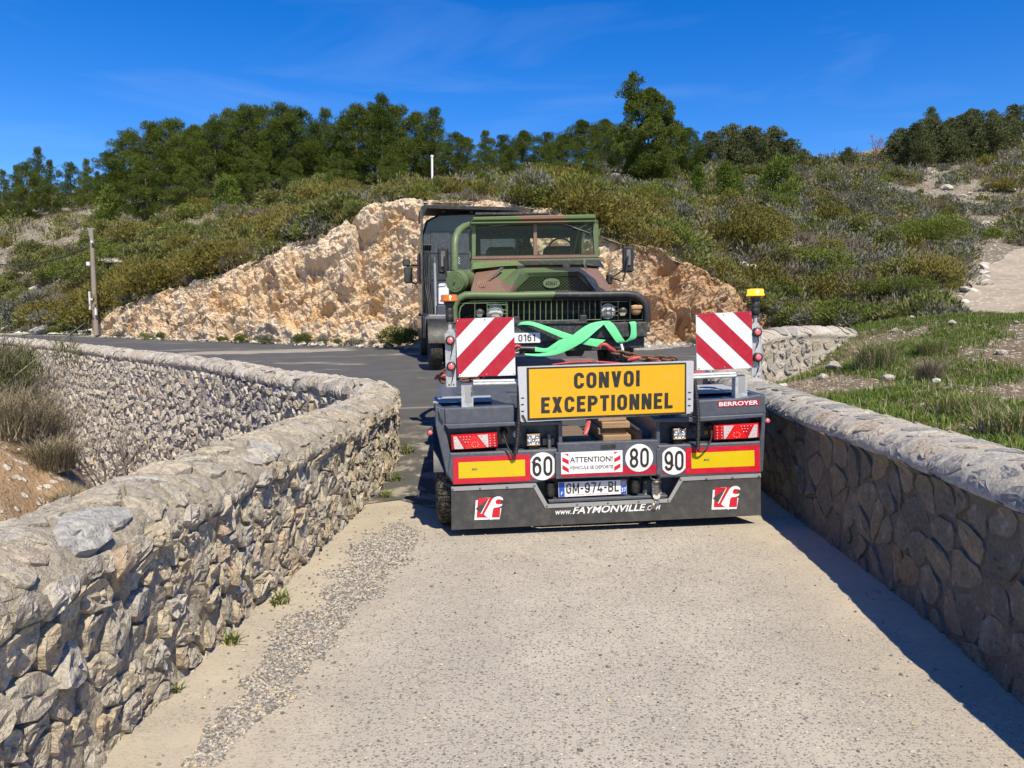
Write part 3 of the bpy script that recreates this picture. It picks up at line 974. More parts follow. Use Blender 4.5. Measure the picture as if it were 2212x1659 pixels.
# --- curved retaining wall beyond it (seen from the valley side = left-hand side of the path)
pw = [(-1.66, 9.35, .80), (-1.85, 10.3, .79)] + [tuple(at(*q)) for q in [(830, 831, 11), (732, 815, 12.5), (625, 804, 14), (491, 780, 17), (312, 760, 21), (134, 740, 27), (0, 729, 32)]] + [(-40, 47.5, 1.3), (-60, 63, 1.4)]
pw = [pw[0], pw[1]] + [(p[0] - .1, p[1] + .1, p[2]) for p in pw[2:]]
wl2 = thing('retaining_wall', 'tall pale rubble retaining wall curving away under the asphalt road', 'wall')
W2 = Wall(pw, .50, .18)
a2 = W2.arc
W2.mortar(-a2 - 5.2, a2 + .7, .055, .055, 13, .035, M_MORTAR_W, wl2, -.004, .05)
PALEW = [.05, .3, .4, .5, .6, .7, .85, .95]
print('retaining wall', W2.stones([
    (-a2 * 1.25, a2 * .9, .15, .36, .02, .022, .22, PALEW, 0, 34),
    (-a2 - 1.1, -a2 * 1.25, .19, .17, .018, .035, .28, PALEW, 0, 34),
    (-a2 - 4.4, -a2 - 1.1, .21, .17, .02, .042, .35, PALEW, 1.5, 34)], 9, M_STONE_W, wl2, 300, None, 9))
# --- right parapet (path runs away from the camera; its left-hand side is the road side)
pr_ = [(2.40, -2.0, .97), (2.42, 3.1, .97), (2.52, 4.2, .97), (2.57, 5.6, .97), (2.63, 7.1, .98), (2.72, 8.6, 1.0), (2.82, 9.8, 1.03)]
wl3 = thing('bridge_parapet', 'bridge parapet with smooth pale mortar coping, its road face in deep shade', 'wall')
W3 = Wall(pr_, .55, .14)
a3 = W3.arc
W3.mortar(-a3 * 1.03, a3 + .6, .018, .018, 23, .012, M_MORTAR_R, wl3, -.003, .008)
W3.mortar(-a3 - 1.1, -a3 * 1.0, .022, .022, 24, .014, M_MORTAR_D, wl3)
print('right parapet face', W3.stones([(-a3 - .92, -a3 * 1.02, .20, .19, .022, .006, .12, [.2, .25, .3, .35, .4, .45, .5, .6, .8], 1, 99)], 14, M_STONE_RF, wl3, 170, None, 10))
print('right parapet', W3.stones([
    (-a3 * .98, a3 * .9, .14, .20, .05, .0045, .03, [.05, .15, .25, .3, .45, .6, .9, 1.0], 1, 99),
    (a3, a3 + .3, .2, .2, .05, .02, .1, [.3, .5, .9], 1, 99)], 15, M_STONE_R, wl3, 130, None, 10))
# --- short wing wall turning away on the right
pq = [(2.80, 9.75, 1.03), (3.0, 11.0, 1.12), (3.45, 12.4, 1.30), (4.2, 13.45, 1.50), (5.0, 14.0, 1.60), (5.9, 14.35, 1.60), (6.3, 14.45, 1.55)]
wl4 = thing('wing_wall', 'short pale wing wall of mixed rubble in wide mortar joints at the foot of the grassy bank', 'wall')
W4 = Wall(pq, .55, .16)
a4 = W4.arc
W4.mortar(-a4 - .8, a4 + 1.9, .035, .035, 33, .014, M_MORTAR_R, wl4)
print('wing wall', W4.stones([
    (a4 * 1.0, a4 + 1.5, .19, .16, .06, .02, .15, [.1, .3, .45, .6, .7, .95, 1.0, 1.0, .9], 0, 99),
    (-a4 * .9, a4 * .95, .2, .3, .06, .012, .1, [.15, .3, .45, .6, 1.0, .95], 0, 99)], 19, M_STONE_R, wl4, 300, None, 12))
# ================================================================== vehicle kit
class Frame:
    """a vehicle's own axes: x to its image-right side, y away from the camera end, z up"""
    def __init__(s, loc, rot):
        from mathutils import Euler
        s.loc = Vector(loc); s.rot = rot
        s.M = Matrix.Translation(s.loc) @ Euler(rot, 'XYZ').to_matrix().to_4x4()
        s.I = s.M.inverted()
        s.c = s.I @ Vector((0, 0, EYE))
    def on(s, vx, vy, y):
        """bearing -> point on the vehicle's plane y = const (its own metres)"""
        d = (s.I @ at(vx, vy, 10.0)) - s.c
        return s.c + d * ((y - s.c.y) / d.y)
def text_mesh(txt, off=0.0, shear=0.0):
    cu = bpy.data.curves.new('lettering', 'FONT')
    cu.body = txt
    cu.offset = off
    cu.shear = shear
    cu.resolution_u = 3
    ob = bpy.data.objects.new('lettering', cu)
    C.objects.link(ob)
    dg = bpy.context.evaluated_depsgraph_get()
    me = bpy.data.meshes.new_from_object(ob.evaluated_get(dg))
    bpy.data.objects.remove(ob)
    v = np.empty(len(me.vertices) * 3); me.vertices.foreach_get('co', v); v = v.reshape(-1, 3)
    f = [tuple(p.vertices) for p in me.polygons]
    bpy.data.meshes.remove(me)
    lo, hi = v[:, :2].min(0), v[:, :2].max(0)
    return (v[:, :2] - lo) / (hi - lo), f
def lettering(parent, txt, bl, br, tl, mat, lift=.0015, off=0.0, shear=0.0, name='lettering', th=.001):
    """flat print: bl, br, tl are corners (Vectors) on the carrying face"""
    v, f = text_mesh(txt, off, shear)
    bl, br, tl = Vector(bl), Vector(br), Vector(tl)
    n = (br - bl).cross(tl - bl).normalized()
    if n.y > 0 and abs(n.y) > .3: n = -n
    P = [bl + (br - bl) * float(a) + (tl - bl) * float(b) + n * lift for a, b in v]
    me = bpy.data.meshes.new(name)
    me.from_pydata([tuple(p) for p in P], [], f)
    return put(name, me, mat, parent)
def plate(parent, name, pts, th, mat, lift=0.0, label=None):
    """flat panel with real thickness from coplanar points (vehicle axes); th is laid behind the face"""
    pts = [Vector(p) for p in pts]
    n = Vector((0, 0, 0))
    for i in range(len(pts)):
        n += pts[i].cross(pts[(i + 1) % len(pts)])
    n.normalize()
    if n.y > 0: n = -n
    m = len(pts)
    f = [p + n * lift for p in pts]
    b = [p + n * (lift - th) for p in pts]
    mb = MB()
    mb.add(f + b, [tuple(range(m)), tuple(range(m, 2 * m))[::-1]] + [(i, (i + 1) % m, m + (i + 1) % m, m + i) for i in range(m)])
    return mb.build(name, mat, parent, label)
def ell(c, rx, rz, n=40, y=None):
    return [Vector((c[0] + rx * math.cos(2 * pi * k / n), c[1], c[2] + rz * math.sin(2 * pi * k / n))) for k in range(n)]
def bolt(parent, p, r, mat, name='bolt', d=.006):
    mb = MB()
    mb.lathe([(0.0001, -d), (r * .7, -d), (r, -d * .4), (r, .002)], 10, 'y', tuple(p))
    return mb.build(name, mat, parent)
def ribbon(parent, name, A, B, th, mat, sub=5):
    """strap between two edge lines A and B (lists of Vectors)"""
    def dens(L):
        L = [Vector(p) for p in L]; out = []
        n = len(L)
        for i in range(n - 1):
            p0, p1, p2, p3 = L[max(i - 1, 0)], L[i], L[i + 1], L[min(i + 2, n - 1)]
            for k in range(sub):
                t = k / sub
                out.append(.5 * ((2 * p1) + (p2 - p0) * t + (2 * p0 - 5 * p1 + 4 * p2 - p3) * t * t + (3 * p1 - p0 - 3 * p2 + p3) * t ** 3))
        out.append(L[-1]); return out
    A, B = dens(A), dens(B)
    mb = MB(); V = []; F = []
    n = len(A); W = 4
    for i in range(n):
        t = (A[min(i + 1, n - 1)] - A[max(i - 1, 0)])
        nn = t.cross(B[i] - A[i])
        nn = nn.normalized() if nn.length > 1e-9 else Vector((0, -1, 0))
        if nn.y > 0: nn = -nn
        for w in range(W + 1):
            f = w / W
            V.append(A[i].lerp(B[i], f) + nn * (th + .003 * math.sin(f * pi)))
        for w in range(W, -1, -1):
            V.append(A[i].lerp(B[i], w / W) - nn * th * .2)
    m = 2 * (W + 1)
    for i in range(n - 1):
        for k in range(m):
            l = (k + 1) % m
            F.append((i * m + k, i * m + l, (i + 1) * m + l, (i + 1) * m + k))
    F.append(tuple(range(m))); F.append(tuple(range((n - 1) * m, n * m))[::-1])
    mb.add(V, F, False)
    return mb.build(name, mat, parent)
def link_mesh(L=.075, Wd=.05, r=.011):
    mb = MB(); pts = []
    h = L / 2 - Wd / 2
    for k in range(7): t = -pi / 2 + pi * k / 6; pts.append((h + Wd / 2 * math.cos(t), Wd / 2 * math.sin(t), 0))
    for k in range(7): t = pi / 2 + pi * k / 6; pts.append((-h + Wd / 2 * math.cos(t), Wd / 2 * math.sin(t), 0))
    mb.tube(pts, r, 6, closed=True)
    me = bpy.data.meshes.new('link'); me.from_pydata(mb.v, [], mb.f); me.polygons.foreach_set('use_smooth', [True] * len(me.polygons))
    return me
def chain_links(parent, pts, mat, L=.075, Wd=.05, r=.011, name='link'):
    me = link_mesh(L, Wd, r); me.materials.append(mat)
    pts = [Vector(p) for p in pts]
    d = [0]
    for i in range(len(pts) - 1): d.append(d[-1] + (pts[i + 1] - pts[i]).length)
    step = L - 2.2 * r
    n = int(d[-1] / step)
    for k in range(n):
        s_ = (k + .5) * step
        i = max(j for j in range(len(d) - 1) if d[j] <= s_)
        p = pts[i].lerp(pts[i + 1], (s_ - d[i]) / (d[i + 1] - d[i]))
        t = (pts[i + 1] - pts[i]).normalized()
        q = t.to_track_quat('X', 'Z').to_matrix() @ Matrix.Rotation(pi / 2 * (k % 2) + .5 + random.uniform(-.25, .25), 3, 'X')
        o = put(name, me, None, parent)
        o.matrix_local = Matrix.Translation(p) @ q.to_4x4()
def tyre_prof(Ro, Ri, w):
    return [(Ri, -w * .38), (Ri + .03, -w * .46), ((Ro + Ri) / 2, -w * .5), (Ro - .05, -w * .49), (Ro - .012, -w * .43), (Ro, -w * .36), (Ro, w * .36), (Ro - .012, w * .43), (Ro - .05, w * .49), ((Ro + Ri) / 2, w * .5), (Ri + .03, w * .46), (Ri, w * .38)]
def wheel(parent, c, Ro, Ri, w, side, mt, mr, lugs=True):
    """a wheel with its axle along x"""
    hub = MB()
    hub.lathe([(0.001, side * w * .30), (Ri * .35, side * w * .30), (Ri * .4, side * w * .18), (Ri * .8, side * w * .10), (Ri * .92, side * w * .30), (Ri + .012, side * w * .40), (Ri + .005, -side * w * .38)], 28, 'x', c)
    for k in range(8):
        t = 2 * pi * k / 8
        p = Vector(c) + Vector((side * w * .18, Ri * .58 * math.cos(t), Ri * .58 * math.sin(t)))
        hub.cyl(p, p + Vector((side * .03, 0, 0)), .016, 8)
    h = hub.build('wheel', mr, parent)
    ty = MB()
    ty.lathe(tyre_prof(Ro, Ri, w), 40, 'x', c, closed=False)
    if lugs:
        for k in range(44):
            t = 2 * pi * k / 44
            for r_ in (-.27, -.09, .09, .27):
                M = Matrix.Translation(Vector(c)) @ Matrix.Rotation(t, 4, 'X') @ Matrix.Translation((r_ * w, 0, Ro + .001))
                ty.box(-w * .075, w * .075, -.021, .021, -.012, .006, 0, M)
    put_t = ty.build('tyre', mt, h)
    return h
# ------------------------------------------------------------------ vehicle materials
P_GREY = paint('trailer_grey', (.070, .080, .102), .42, 0, .07, .07, .05, 2.2, None, .15)
P_GREYD = paint('dark_grey_plastic', (.06, .066, .078), .5, 0, .08, .1)  # slightly darker grey than the main trailer paint
P_BLACK = paint('black_plastic', (.018, .018, .019), .45, 0, .1, .06)
P_RUBBER = paint('rubber', (.028, .027, .026), .85, 0, .15, .35, .3, 5, .2)
P_FLAP = paint('flap_rubber', (.055, .055, .056), .55, 0, .10, .07, .05, 1.4, .3)
P_ALU = paint('brushed_aluminium', (.36, .36, .36), .45, .3, .08, .1)
P_GALV = None
def galvanised():
    t = NT('galvanised_steel'); c = t.coord('Object')
    v = t.voro(c, 45, 'Color'); s = t.n('ShaderNodeSeparateColor'); t.l(v, s.inputs[0])
    col = t.ramp(s.outputs[0], [(0, (.36, .375, .38)), (1, (.52, .53, .535))])
    n = t.noise(c, 9, 4, .6)
    col = t.mix(t.rng(n, .55, .7, 0, .35), col, (.30, .29, .27))
    t.bsdf(col, .5, .2); return t.m
P_GALV = galvanised()
P_RED = paint('reflective_red', (.40, .006, .026), .32, 0, .05, .04)
P_REDO = paint('sheet_red', (.53, .010, .030), .32, 0, .05, .04)
P_WHITE = paint('reflective_white', (.66, .68, .71), .3, 0, .04, .06)
P_WHITE2 = paint('sticker_white', (.76, .76, .76), .35, 0, .03, .05)
P_YEL = paint('reflective_yellow', (.64, .47, .004), .32, 0, .05, .06)
P_AMBERSIGN = paint('convoy_amber', (.68, .37, .006), .34, 0, .04, .06)
P_INK = paint('sign_black', (.022, .020, .018), .4, 0, .05, .03)
P_SIGNBACK = paint('sign_white_metal', (.56, .56, .58), .35, .25, .06, .1)
P_BLUE = paint('plate_blue', (.006, .085, .48), .3, 0, .03, .03)
P_STEEL = paint('cast_steel', (.20, .19, .175), .5, .6, .25, .2, .3)
P_RUST = paint('rusty_chain_steel', (.14, .085, .058), .75, .35, .4, .25, .5, 20, None, 0, (.24, .11, .05))
P_HOOK = paint('red_hook_paint', (.40, .035, .028), .5, 0, .2, .2, .2, 12)
P_CHROME = paint('chrome', (.72, .72, .72), .14, 1.0, .04, .04)
P_WOOD = None
def wood(name, a, b):
    t = NT(name); c = t.coord('Object', (1, 14, 14))
    w = t.noise(c, 3.5, 5, .65, 1.2)
    f = t.noise(t.coord('Object'), 60, 3, .6)
    col = t.ramp(w, [(.3, a), (.7, b)])
    col = t.mix(t.rng(f, .5, .7, 0, .35), col, tuple(v * .5 for v in a))
    t.bsdf(col, .85, 0, t.bump(w, .4, .006)); return t.m
P_WOOD = wood('rough_sawn_timber', (.27, .17, .095), (.42, .29, .175))
P_WOODD = wood('oily_timber', (.13, .09, .06), (.22, .155, .105))
def lens(name, col, rough=.12, em=0.0, pat=90):
    t = NT(name); c = t.coord('Object')
    v = t.voro(c, pat, 'Distance')
    n = t.bump(v, .5, .004)
    x = t.bsdf(col, rough, 0, n, .6, .6)
    if em:
        x.inputs['Emission Color'].default_value = (*col, 1); x.inputs['Emission Strength'].default_value = em
    return t.m
P_LENSR = lens('red_lens', (.50, .008, .014))
P_LENSR2 = lens('red_triangle_lens', (.72, .012, .010), .15)
P_LENSW = lens('clear_lens', (.55, .50, .50), .1)
P_LED = lens('led_dot', (.80, .20, .16), .1)
P_LAMPW = lens('work_lamp_lens', (.62, .63, .60), .08, 0, 130)
P_AMBER = lens('amber_dome', (.58, .15, .004), .15, 0, 60)
P_AMBERLIT = lens('amber_dome_lit', (.95, .34, .01), .2, 1.6, 60)
P_PINK = lens('marker_lens_pink', (.80, .16, .18), .15)
P_COPPER = paint('copper_rim', (.30, .16, .06), .4, .5, .1, .1)
P_STICKY = paint('yellow_tag', (.55, .38, .02), .5)
def checker():
    t = NT('worn_tread_plate'); c = t.coord('Object', (1, 1.6, 1))
    w = t.n('ShaderNodeTexWave', wave_type='BANDS'); w.inputs['Scale'].default_value = 9; w.inputs['Distortion'].default_value = 5; w.inputs['Detail'].default_value = 1
    w.bands_direction = 'Y'
    t.l(c, w.inputs['Vector'])
    col = t.ramp(w.outputs['Fac'], [(.3, (.25, .25, .25)), (.7, (.48, .48, .47))])
    t.bsdf(col, .65, 0, t.bump(w.outputs['Fac'], .5, .01), .2); return t.m
P_CHECK = checker()
# ------------------------------------------------------------------ condensed sign lettering built from strokes
def _arc(cx, cy, rx, ry, a0, a1, n=9):
    return [(cx + rx * math.cos(R(a0 + (a1 - a0) * k / n)), cy + ry * math.sin(R(a0 + (a1 - a0) * k / n))) for k in range(n + 1)]
def glyph(ch, t):
    """strokes (polyline, closed) on a cell of height 1; returns (strokes, width)"""
    h = t / 2; w = .56; T = 1 - h; l, r = h, w - h
    rx = (r - l) / 2; m = (l + r) / 2; ry = rx * 1.15
    S = []
    if ch in 'O0':
        S = [(_arc(m, T - ry, rx, ry, 0, 180) + _arc(m, h + ry, rx, ry, 180, 360), True)]
    elif ch in 'CG':
        a = [(r, T - ry * 1.15)] + _arc(m, T - ry, rx, ry, 0, 180) + _arc(m, h + ry, rx, ry, 180, 360) + [(r, h + ry * 1.15)]
        if ch == 'G': a = a[:-1] + [(r, .50), (m, .50)]
        S = [(a, False)]
    elif ch == 'N': S = [([(l, 0), (l, 1)], False), ([(r, 0), (r, 1)], False), ([(0, 1), (t * 1.1, 1), (w, 0), (w - t * 1.1, 0)], 'p')]
    elif ch == 'M':
        w = .70; r = w - h; m = w / 2
        S = [([(l, 0), (l, 1)], False), ([(r, 0), (r, 1)], False), ([(0, 1), (t, 1), (m + t * .45, .2), (m - t * .45, .2)], 'p'), ([(w - t, 1), (w, 1), (m + t * .45, .2), (m - t * .45, .2)], 'p')]
    elif ch == 'V': S = [([(0, 1), (t * 1.08, 1), (m + t * .5, 0), (m - t * .5, 0)], 'p'), ([(w - t * 1.08, 1), (w, 1), (m + t * .5, 0), (m - t * .5, 0)], 'p')]
    elif ch == 'A': S = [([(0, 0), (t * 1.05, 0), (m + t * .5, 1), (m - t * .5, 1)], 'p'), ([(w - t * 1.05, 0), (w, 0), (m + t * .5, 1), (m - t * .5, 1)], 'p'), ([(l + .08, .3), (r - .08, .3)], False)]
    elif ch == 'Y': S = [([(0, 1), (t * 1.1, 1), (m + t * .5, .42), (m - t * .5, .42)], 'p'), ([(w - t * 1.1, 1), (w, 1), (m + t * .5, .42), (m - t * .5, .42)], 'p'), ([(m, 0), (m, .45)], False)]
    elif ch == 'X': S = [([(0, 0), (t * 1.15, 0), (w, 1), (w - t * 1.15, 1)], 'p'), ([(0, 1), (t * 1.15, 1), (w, 0), (w - t * 1.15, 0)], 'p')]
    elif ch == 'I': w = t; S = [([(h, 0), (h, 1)], False)]
    elif ch == '1': w = .36; S = [([(w - h, 0), (w - h, 1)], False), ([(w - h, T), (0.02, .78)], False)]
    elif ch == 'E': w = .48; S = [([(l, 0), (l, 1)], False), ([(l, T), (w, T)], False), ([(l, .52), (w - .05, .52)], False), ([(l, h), (w, h)], False)]
    elif ch == 'F': w = .48; S = [([(l, 0), (l, 1)], False), ([(l, T), (w, T)], False), ([(l, .52), (w - .05, .52)], False)]
    elif ch == 'L': w = .46; S = [([(l, 0), (l, 1)], False), ([(l, h), (w, h)], False)]
    elif ch == 'T': w = .5; S = [([(w / 2, 0), (w / 2, 1)], False), ([(0, T), (w, T)], False)]
    elif ch in 'PR':
        S = [([(l, 0), (l, 1)], False), ([(l, T), (m, T)] + _arc(m, T - .25 + h * .4, rx, .25 - h * .4, 90, -90) + [(l, T - .5 + h * .8)], False)]
        if ch == 'R': S.append(([(m, .46), (r, 0)], False))
    elif ch == 'B':
        q_ = (1 - t) / 4
        S = [([(l, 0), (l, 1)], False), ([(l, T), (m, T)] + _arc(m, T - q_, rx, q_, 90, -90) + [(l, .5)], False), ([(m, .5)] + _arc(m, h + q_, rx, q_, 90, -90) + [(l, h)], False)]
    elif ch in '69':
        a = _arc(m, h + ry, rx, ry, 180, 540) [:-1]
        p = [([(l, h + ry), (l, T - ry)] + _arc(m, T - ry, rx, ry, 180, 15), False), (_arc(m, h + ry, rx, ry * 1.15, 180, 540, 18)[:-1], True)]
        p[1] = ([(x, y + ry * .15) for x, y in p[1][0]], True)
        if ch == '9': p = [([(w - x, 1 - y) for x, y in s_], c) for s_, c in p]
        S = p
    elif ch in '83':
        q_ = (1 - t) / 4
        if ch == '8': S = [(_arc(m, T - q_, rx * .94, q_, 0, 360, 18)[:-1], True), (_arc(m, h + q_, rx, q_, 0, 360, 18)[:-1], True)]
        else: S = [([(l, T - q_ * .8)] + _arc(m, T - q_, rx, q_, 160, -90), False), (_arc(m, h + q_, rx, q_, 90, -160), False)]
    elif ch == '7': S = [([(0, T), (r, T), (m - .06, 0)], False)]
    elif ch == '4': S = [([(r - .1, 0), (r - .1, .45)], False), ([(w, .24), (l * .6, .24), (m + .02, 1)], False)]
    elif ch == '-': w = .34; S = [([(0.02, .45), (w - .02, .45)], False)]
    elif ch == ' ': w = .3
    return S, w
def sign_text(parent, txt, bl, br, tl, mat, t=.16, lift=.0015, gap=.10, name='lettering'):
    bl, br, tl = Vector(bl), Vector(br), Vector(tl)
    n = (br - bl).cross(tl - bl).normalized()
    if n.y > 0: n = -n
    G, x = [], 0
    for ch in txt:
        S, w = glyph(ch, t)
        G.append((S, x)); x += w + gap
    W = x - gap
    mb = MB(); k = 0
    for S, x0 in G:
        for pts, closed in S:
            m = len(pts); h = t / 2; Lf, Rt = [], []
            if closed == 'p':
                mb.add([bl + (br - bl) * ((p[0] + x0) / W) + (tl - bl) * p[1] + n * (lift + .00012 * k) for p in pts], [tuple(range(m))]); k = (k + 1) % 4
                continue
            for i in range(m):
                p = Vector(pts[i])
                a = Vector(pts[i - 1]) if (i or closed) else None
                b = Vector(pts[(i + 1) % m]) if (i < m - 1 or closed) else None
                e1 = (p - a).normalized() if a is not None else (b - p).normalized()
                e2 = (b - p).normalized() if b is not None else e1
                n1 = Vector((-e1.y, e1.x)); n2 = Vector((-e2.y, e2.x))
                mm = (n1 + n2); mm = mm.normalized() if mm.length > 1e-6 else n1
                f = h / max(.45, mm.dot(n1))
                Lf.append(p + mm * f); Rt.append(p - mm * f)
            V = []
            for L_ in (Lf, Rt):
                for p in L_:
                    y_ = min(1.0, max(0.0, p.y))
                    V.append(bl + (br - bl) * ((p.x + x0) / W) + (tl - bl) * y_ + n * (lift + .00012 * k))
            F = [(i, (i + 1) % m, m + (i + 1) % m, m + i) for i in range(m if closed else m - 1)]
            mb.add(V, F); k = (k + 1) % 4
    me = bpy.data.meshes.new(name); me.from_pydata(mb.v, [], mb.f)
    return put(name, me, mat, parent)
# ================================================================== low-loader trailer
T_LOC = (0.68, 5.88, float(zr(.68, 5.88)) + .0)
T_ROT = (R(1.0), R(-1.25), R(4.0))
TF = Frame(T_LOC, T_ROT)
trailer = thing('lowloader_trailer', 'dark grey low-loader trailer with yellow convoy sign and striped boards on the bridge', 'trailer', T_LOC, T_ROT)
def q(cx, cy, y=0.0):
    return TF.on(911 + cx * .3571, 647 + cy * .3571, y)
def q3(cx, cy, y=0.0):      # finer sheet, left half
    return TF.on(910.7 + cx * .1835, 877.7 + cy * .1835, y)
def q4(cx, cy, y=0.0):      # finer sheet, right half
    return TF.on(1289.2 + cx * .1835, 877.7 + cy * .1835, y)
def xz(pts, y, fn=q):
    return [(p.x, p.z) for p in (fn(a, b, y) for a, b in pts)]
# --- frame beams
mb = MB()
mb.prism(xz([(168, 930), (650, 912), (822, 905), (825, 1075), (700, 1110), (192, 1122), (152, 1062)], 0), 0, .2, .012)
mb.build('rear_beam', P_GREY, trailer)
mb = MB()
mb.prism(xz([(1428, 884), (1600, 876), (2050, 858), (2066, 1040), (2046, 1056), (1560, 1078), (1430, 1083)], 0), 0, .2, .012)
mb.build('rear_beam', P_GREY, trailer)
mb = MB()
mb.prism(xz([(822, 872), (1430, 850), (1420, 1066), (842, 1086), (826, 1086)], -.012), -.012, .05, .006)
cp = mb.build('tail_board', P_GREY, trailer)
h0 = q(1128, 891, -.013)
hp = []
for k in range(24):
    t = 2 * pi * k / 24
    hp.append(Vector((h0.x + .058 * max(-1, min(1, 1.5 * math.cos(t))), h0.y, h0.z + .018 * math.sin(t) + .002 * math.cos(t))))
plate(cp, 'grip_slot', hp, .002, P_BLACK, .0015)
mb = MB()
mb.prism(xz([(806, 925), (832, 925), (838, 1085), (812, 1088)], -.02), -.02, .01, .004); mb.build('slide_rail', P_GREY, trailer)
mb = MB()
mb.prism(xz([(1420, 905), (1446, 903), (1446, 1062), (1422, 1064)], -.02), -.02, .01, .004); mb.build('slide_rail', P_GREY, trailer)
# recessed lamp panels
mb = MB(); mb.prism(xz([(120, 690), (842, 660), (842, 930), (150, 960)], .15), .15, .17); rl = mb.build('lamp_panel', P_GREY, trailer)
mb = MB(); mb.prism(xz([(1402, 640), (2060, 600), (2050, 900), (1402, 925)], .15), .15, .17); rr = mb.build('lamp_panel', P_GREY, trailer)
for cx, cy, r in ((545, 772, 16), (520, 875, 11), (560, 880, 9), (470, 890, 6), (602, 880, 5), (790, 870, 13), (800, 800, 10), (640, 790, 12), (570, 872, 5)):
    c_ = q(cx, cy, .149); plate(rl, 'hole', ell(c_, r * .00128, r * .00128, 14), .001, P_BLACK)
for cx, cy, r in ((1425, 770, 9), (1645, 800, 10), (1690, 830, 8), (1665, 860, 5), (1720, 860, 5), (1640, 855, 5)):
    c_ = q(cx, cy, .149); plate(rr, 'hole', ell(c_, r * .00128, r * .00128, 14), .001, P_BLACK)
# side cheeks that wrap the lamps
for pts, sgn in (([(80, 645), (138, 662), (142, 770), (172, 925), (195, 1122), (150, 1062), (84, 770)], -1), ([(2050, 585), (2078, 575), (2082, 700), (2066, 1040), (2048, 1055), (2046, 860), (2058, 740)], 1)):
    mb = MB(); mb.prism(xz(pts, .01), .01, .55, .006); mb.build('side_cheek', P_GREY, trailer)
# lips over the lamps
mb = MB(); mb.prism(xz([(137, 757), (563, 741), (842, 738), (842, 757), (565, 765), (160, 785)], -.03), -.03, .2, .006); mb.build('lamp_lip', P_GREY, trailer)
mb = MB(); mb.prism(xz([(1400, 722), (1660, 712), (2072, 690), (2068, 712), (1662, 742), (1405, 742)], -.03), -.03, .2, .006); mb.build('lamp_lip', P_GREY, trailer)
# deck end boxes
mb = MB(); mb.prism(xz([(134, 660), (240, 655), (565, 642), (563, 744), (140, 760)], 0), 0, 1.0, .01); mb.build('deck_box', P_GREY, trailer)
mb = MB(); mb.prism(xz([(1660, 612), (1900, 600), (2050, 574), (2078, 590), (2076, 690), (1660, 715)], 0), 0, 1.0, .01); mb.build('deck_box', P_GREY, trailer)
# grab opening in the left box corner
mb = MB(); a_ = q(118, 700, -.01)
mb.tube([q(105, 665, -.005), q(112, 700, -.02), q(128, 735, -.005)], .008, 8); mb.build('grab_handle', P_GREYD, trailer)
DECK = q(240, 655).z
# inner side plates of the load opening
xl = q(842, 800, .1).x; xr = q(1403, 800, .1).x
mb = MB(); mb.box(xl - .03, xl, .02, 1.3, .62, DECK - .1, .004); mb.build('well_side', P_GREY, trailer)
mb = MB(); mb.box(xr, xr + .03, .02, 1.3, .62, DECK - .1, .004); mb.build('well_side', P_GREY, trailer)
mb = MB(); mb.box(xl, xr, .08, 2.6, .56, .60); mb.build('well_floor', P_GREYD, trailer)
mb = MB(); mb.box(xl, xr, 2.58, 2.62, .58, DECK - .03); mb.build('well_end', P_GREYD, trailer)
# deck plating left, right and forward
for x0, x1 in ((-1.272, xl - .002), (xr + .002, 1.272)):
    for y0, y1 in ((1.004, 1.9), (1.904, 2.6)):
        mb = MB(); mb.box(x0, x1, y0, y1, DECK - .14, DECK - .02, .004); mb.build('deck_plate', P_GREY, trailer)
for i, (y0, y1) in enumerate(((2.64, 4.4), (4.404, 6.2), (6.204, 8.0), (8.004, 9.8))):
    mb = MB(); mb.box(-1.272, 1.272, y0, y1, .74, .86, .004); mb.build('deck_plate', P_GREYD, trailer)
# goose neck
mb = MB()
for x0, x1 in ((-1.0, -.6), (.6, 1.0)):
    mb.box(x0, x1, 9.6, 11.9, 1.15, 1.42, .02)
    mb.box(x0, x1, 9.6, 9.95, .78, 1.15, .02)
mb.box(-.6, .6, 10.2, 11.9, 1.2, 1.38, .02)
mb.build('goose_neck', P_GREY, trailer)
# galvanised tread plates at both rear corners
cl, cr_ = q(90, 560), q(2035, 560)
mb = MB(); mb.box(-1.265, -.80, .22, .62, DECK + .014, DECK + .022); mb.build('tread_plate', P_CHECK, trailer)
mb = MB(); mb.box(.62, 1.265, .22, .85, DECK + .03, DECK + .038); mb.build('tread_plate', P_CHECK, trailer)
# side rails under the deck
for x0, x1 in ((-1.27, -1.19), (1.19, 1.27)):
    mb = MB(); mb.box(x0, x1, .56, 9.6, .86, DECK - .15, .01); mb.build('side_rail', P_GREY, trailer)
mb = MB()
for x0 in (-.52, .40): mb.box(x0, x0 + .12, .25, 9.9, .46, .74, .01)
mb.build('chassis_rail', P_GREYD, trailer)
# wheels on three axles
for y in (.50, 1.72, 2.94):
    ax = MB(); ax.cyl((-.95, y, .40), (.95, y, .40), .06, 12); ax.build('axle', P_BLACK, trailer)
    for s_ in (-1, 1):
        for xo, sd in ((1.145, s_), (.86, -s_)):
            wheel(trailer, (s_ * xo, y, .395), .395, .225, .245, sd, P_RUBBER, P_STEEL, y < 1 and xo > 1)
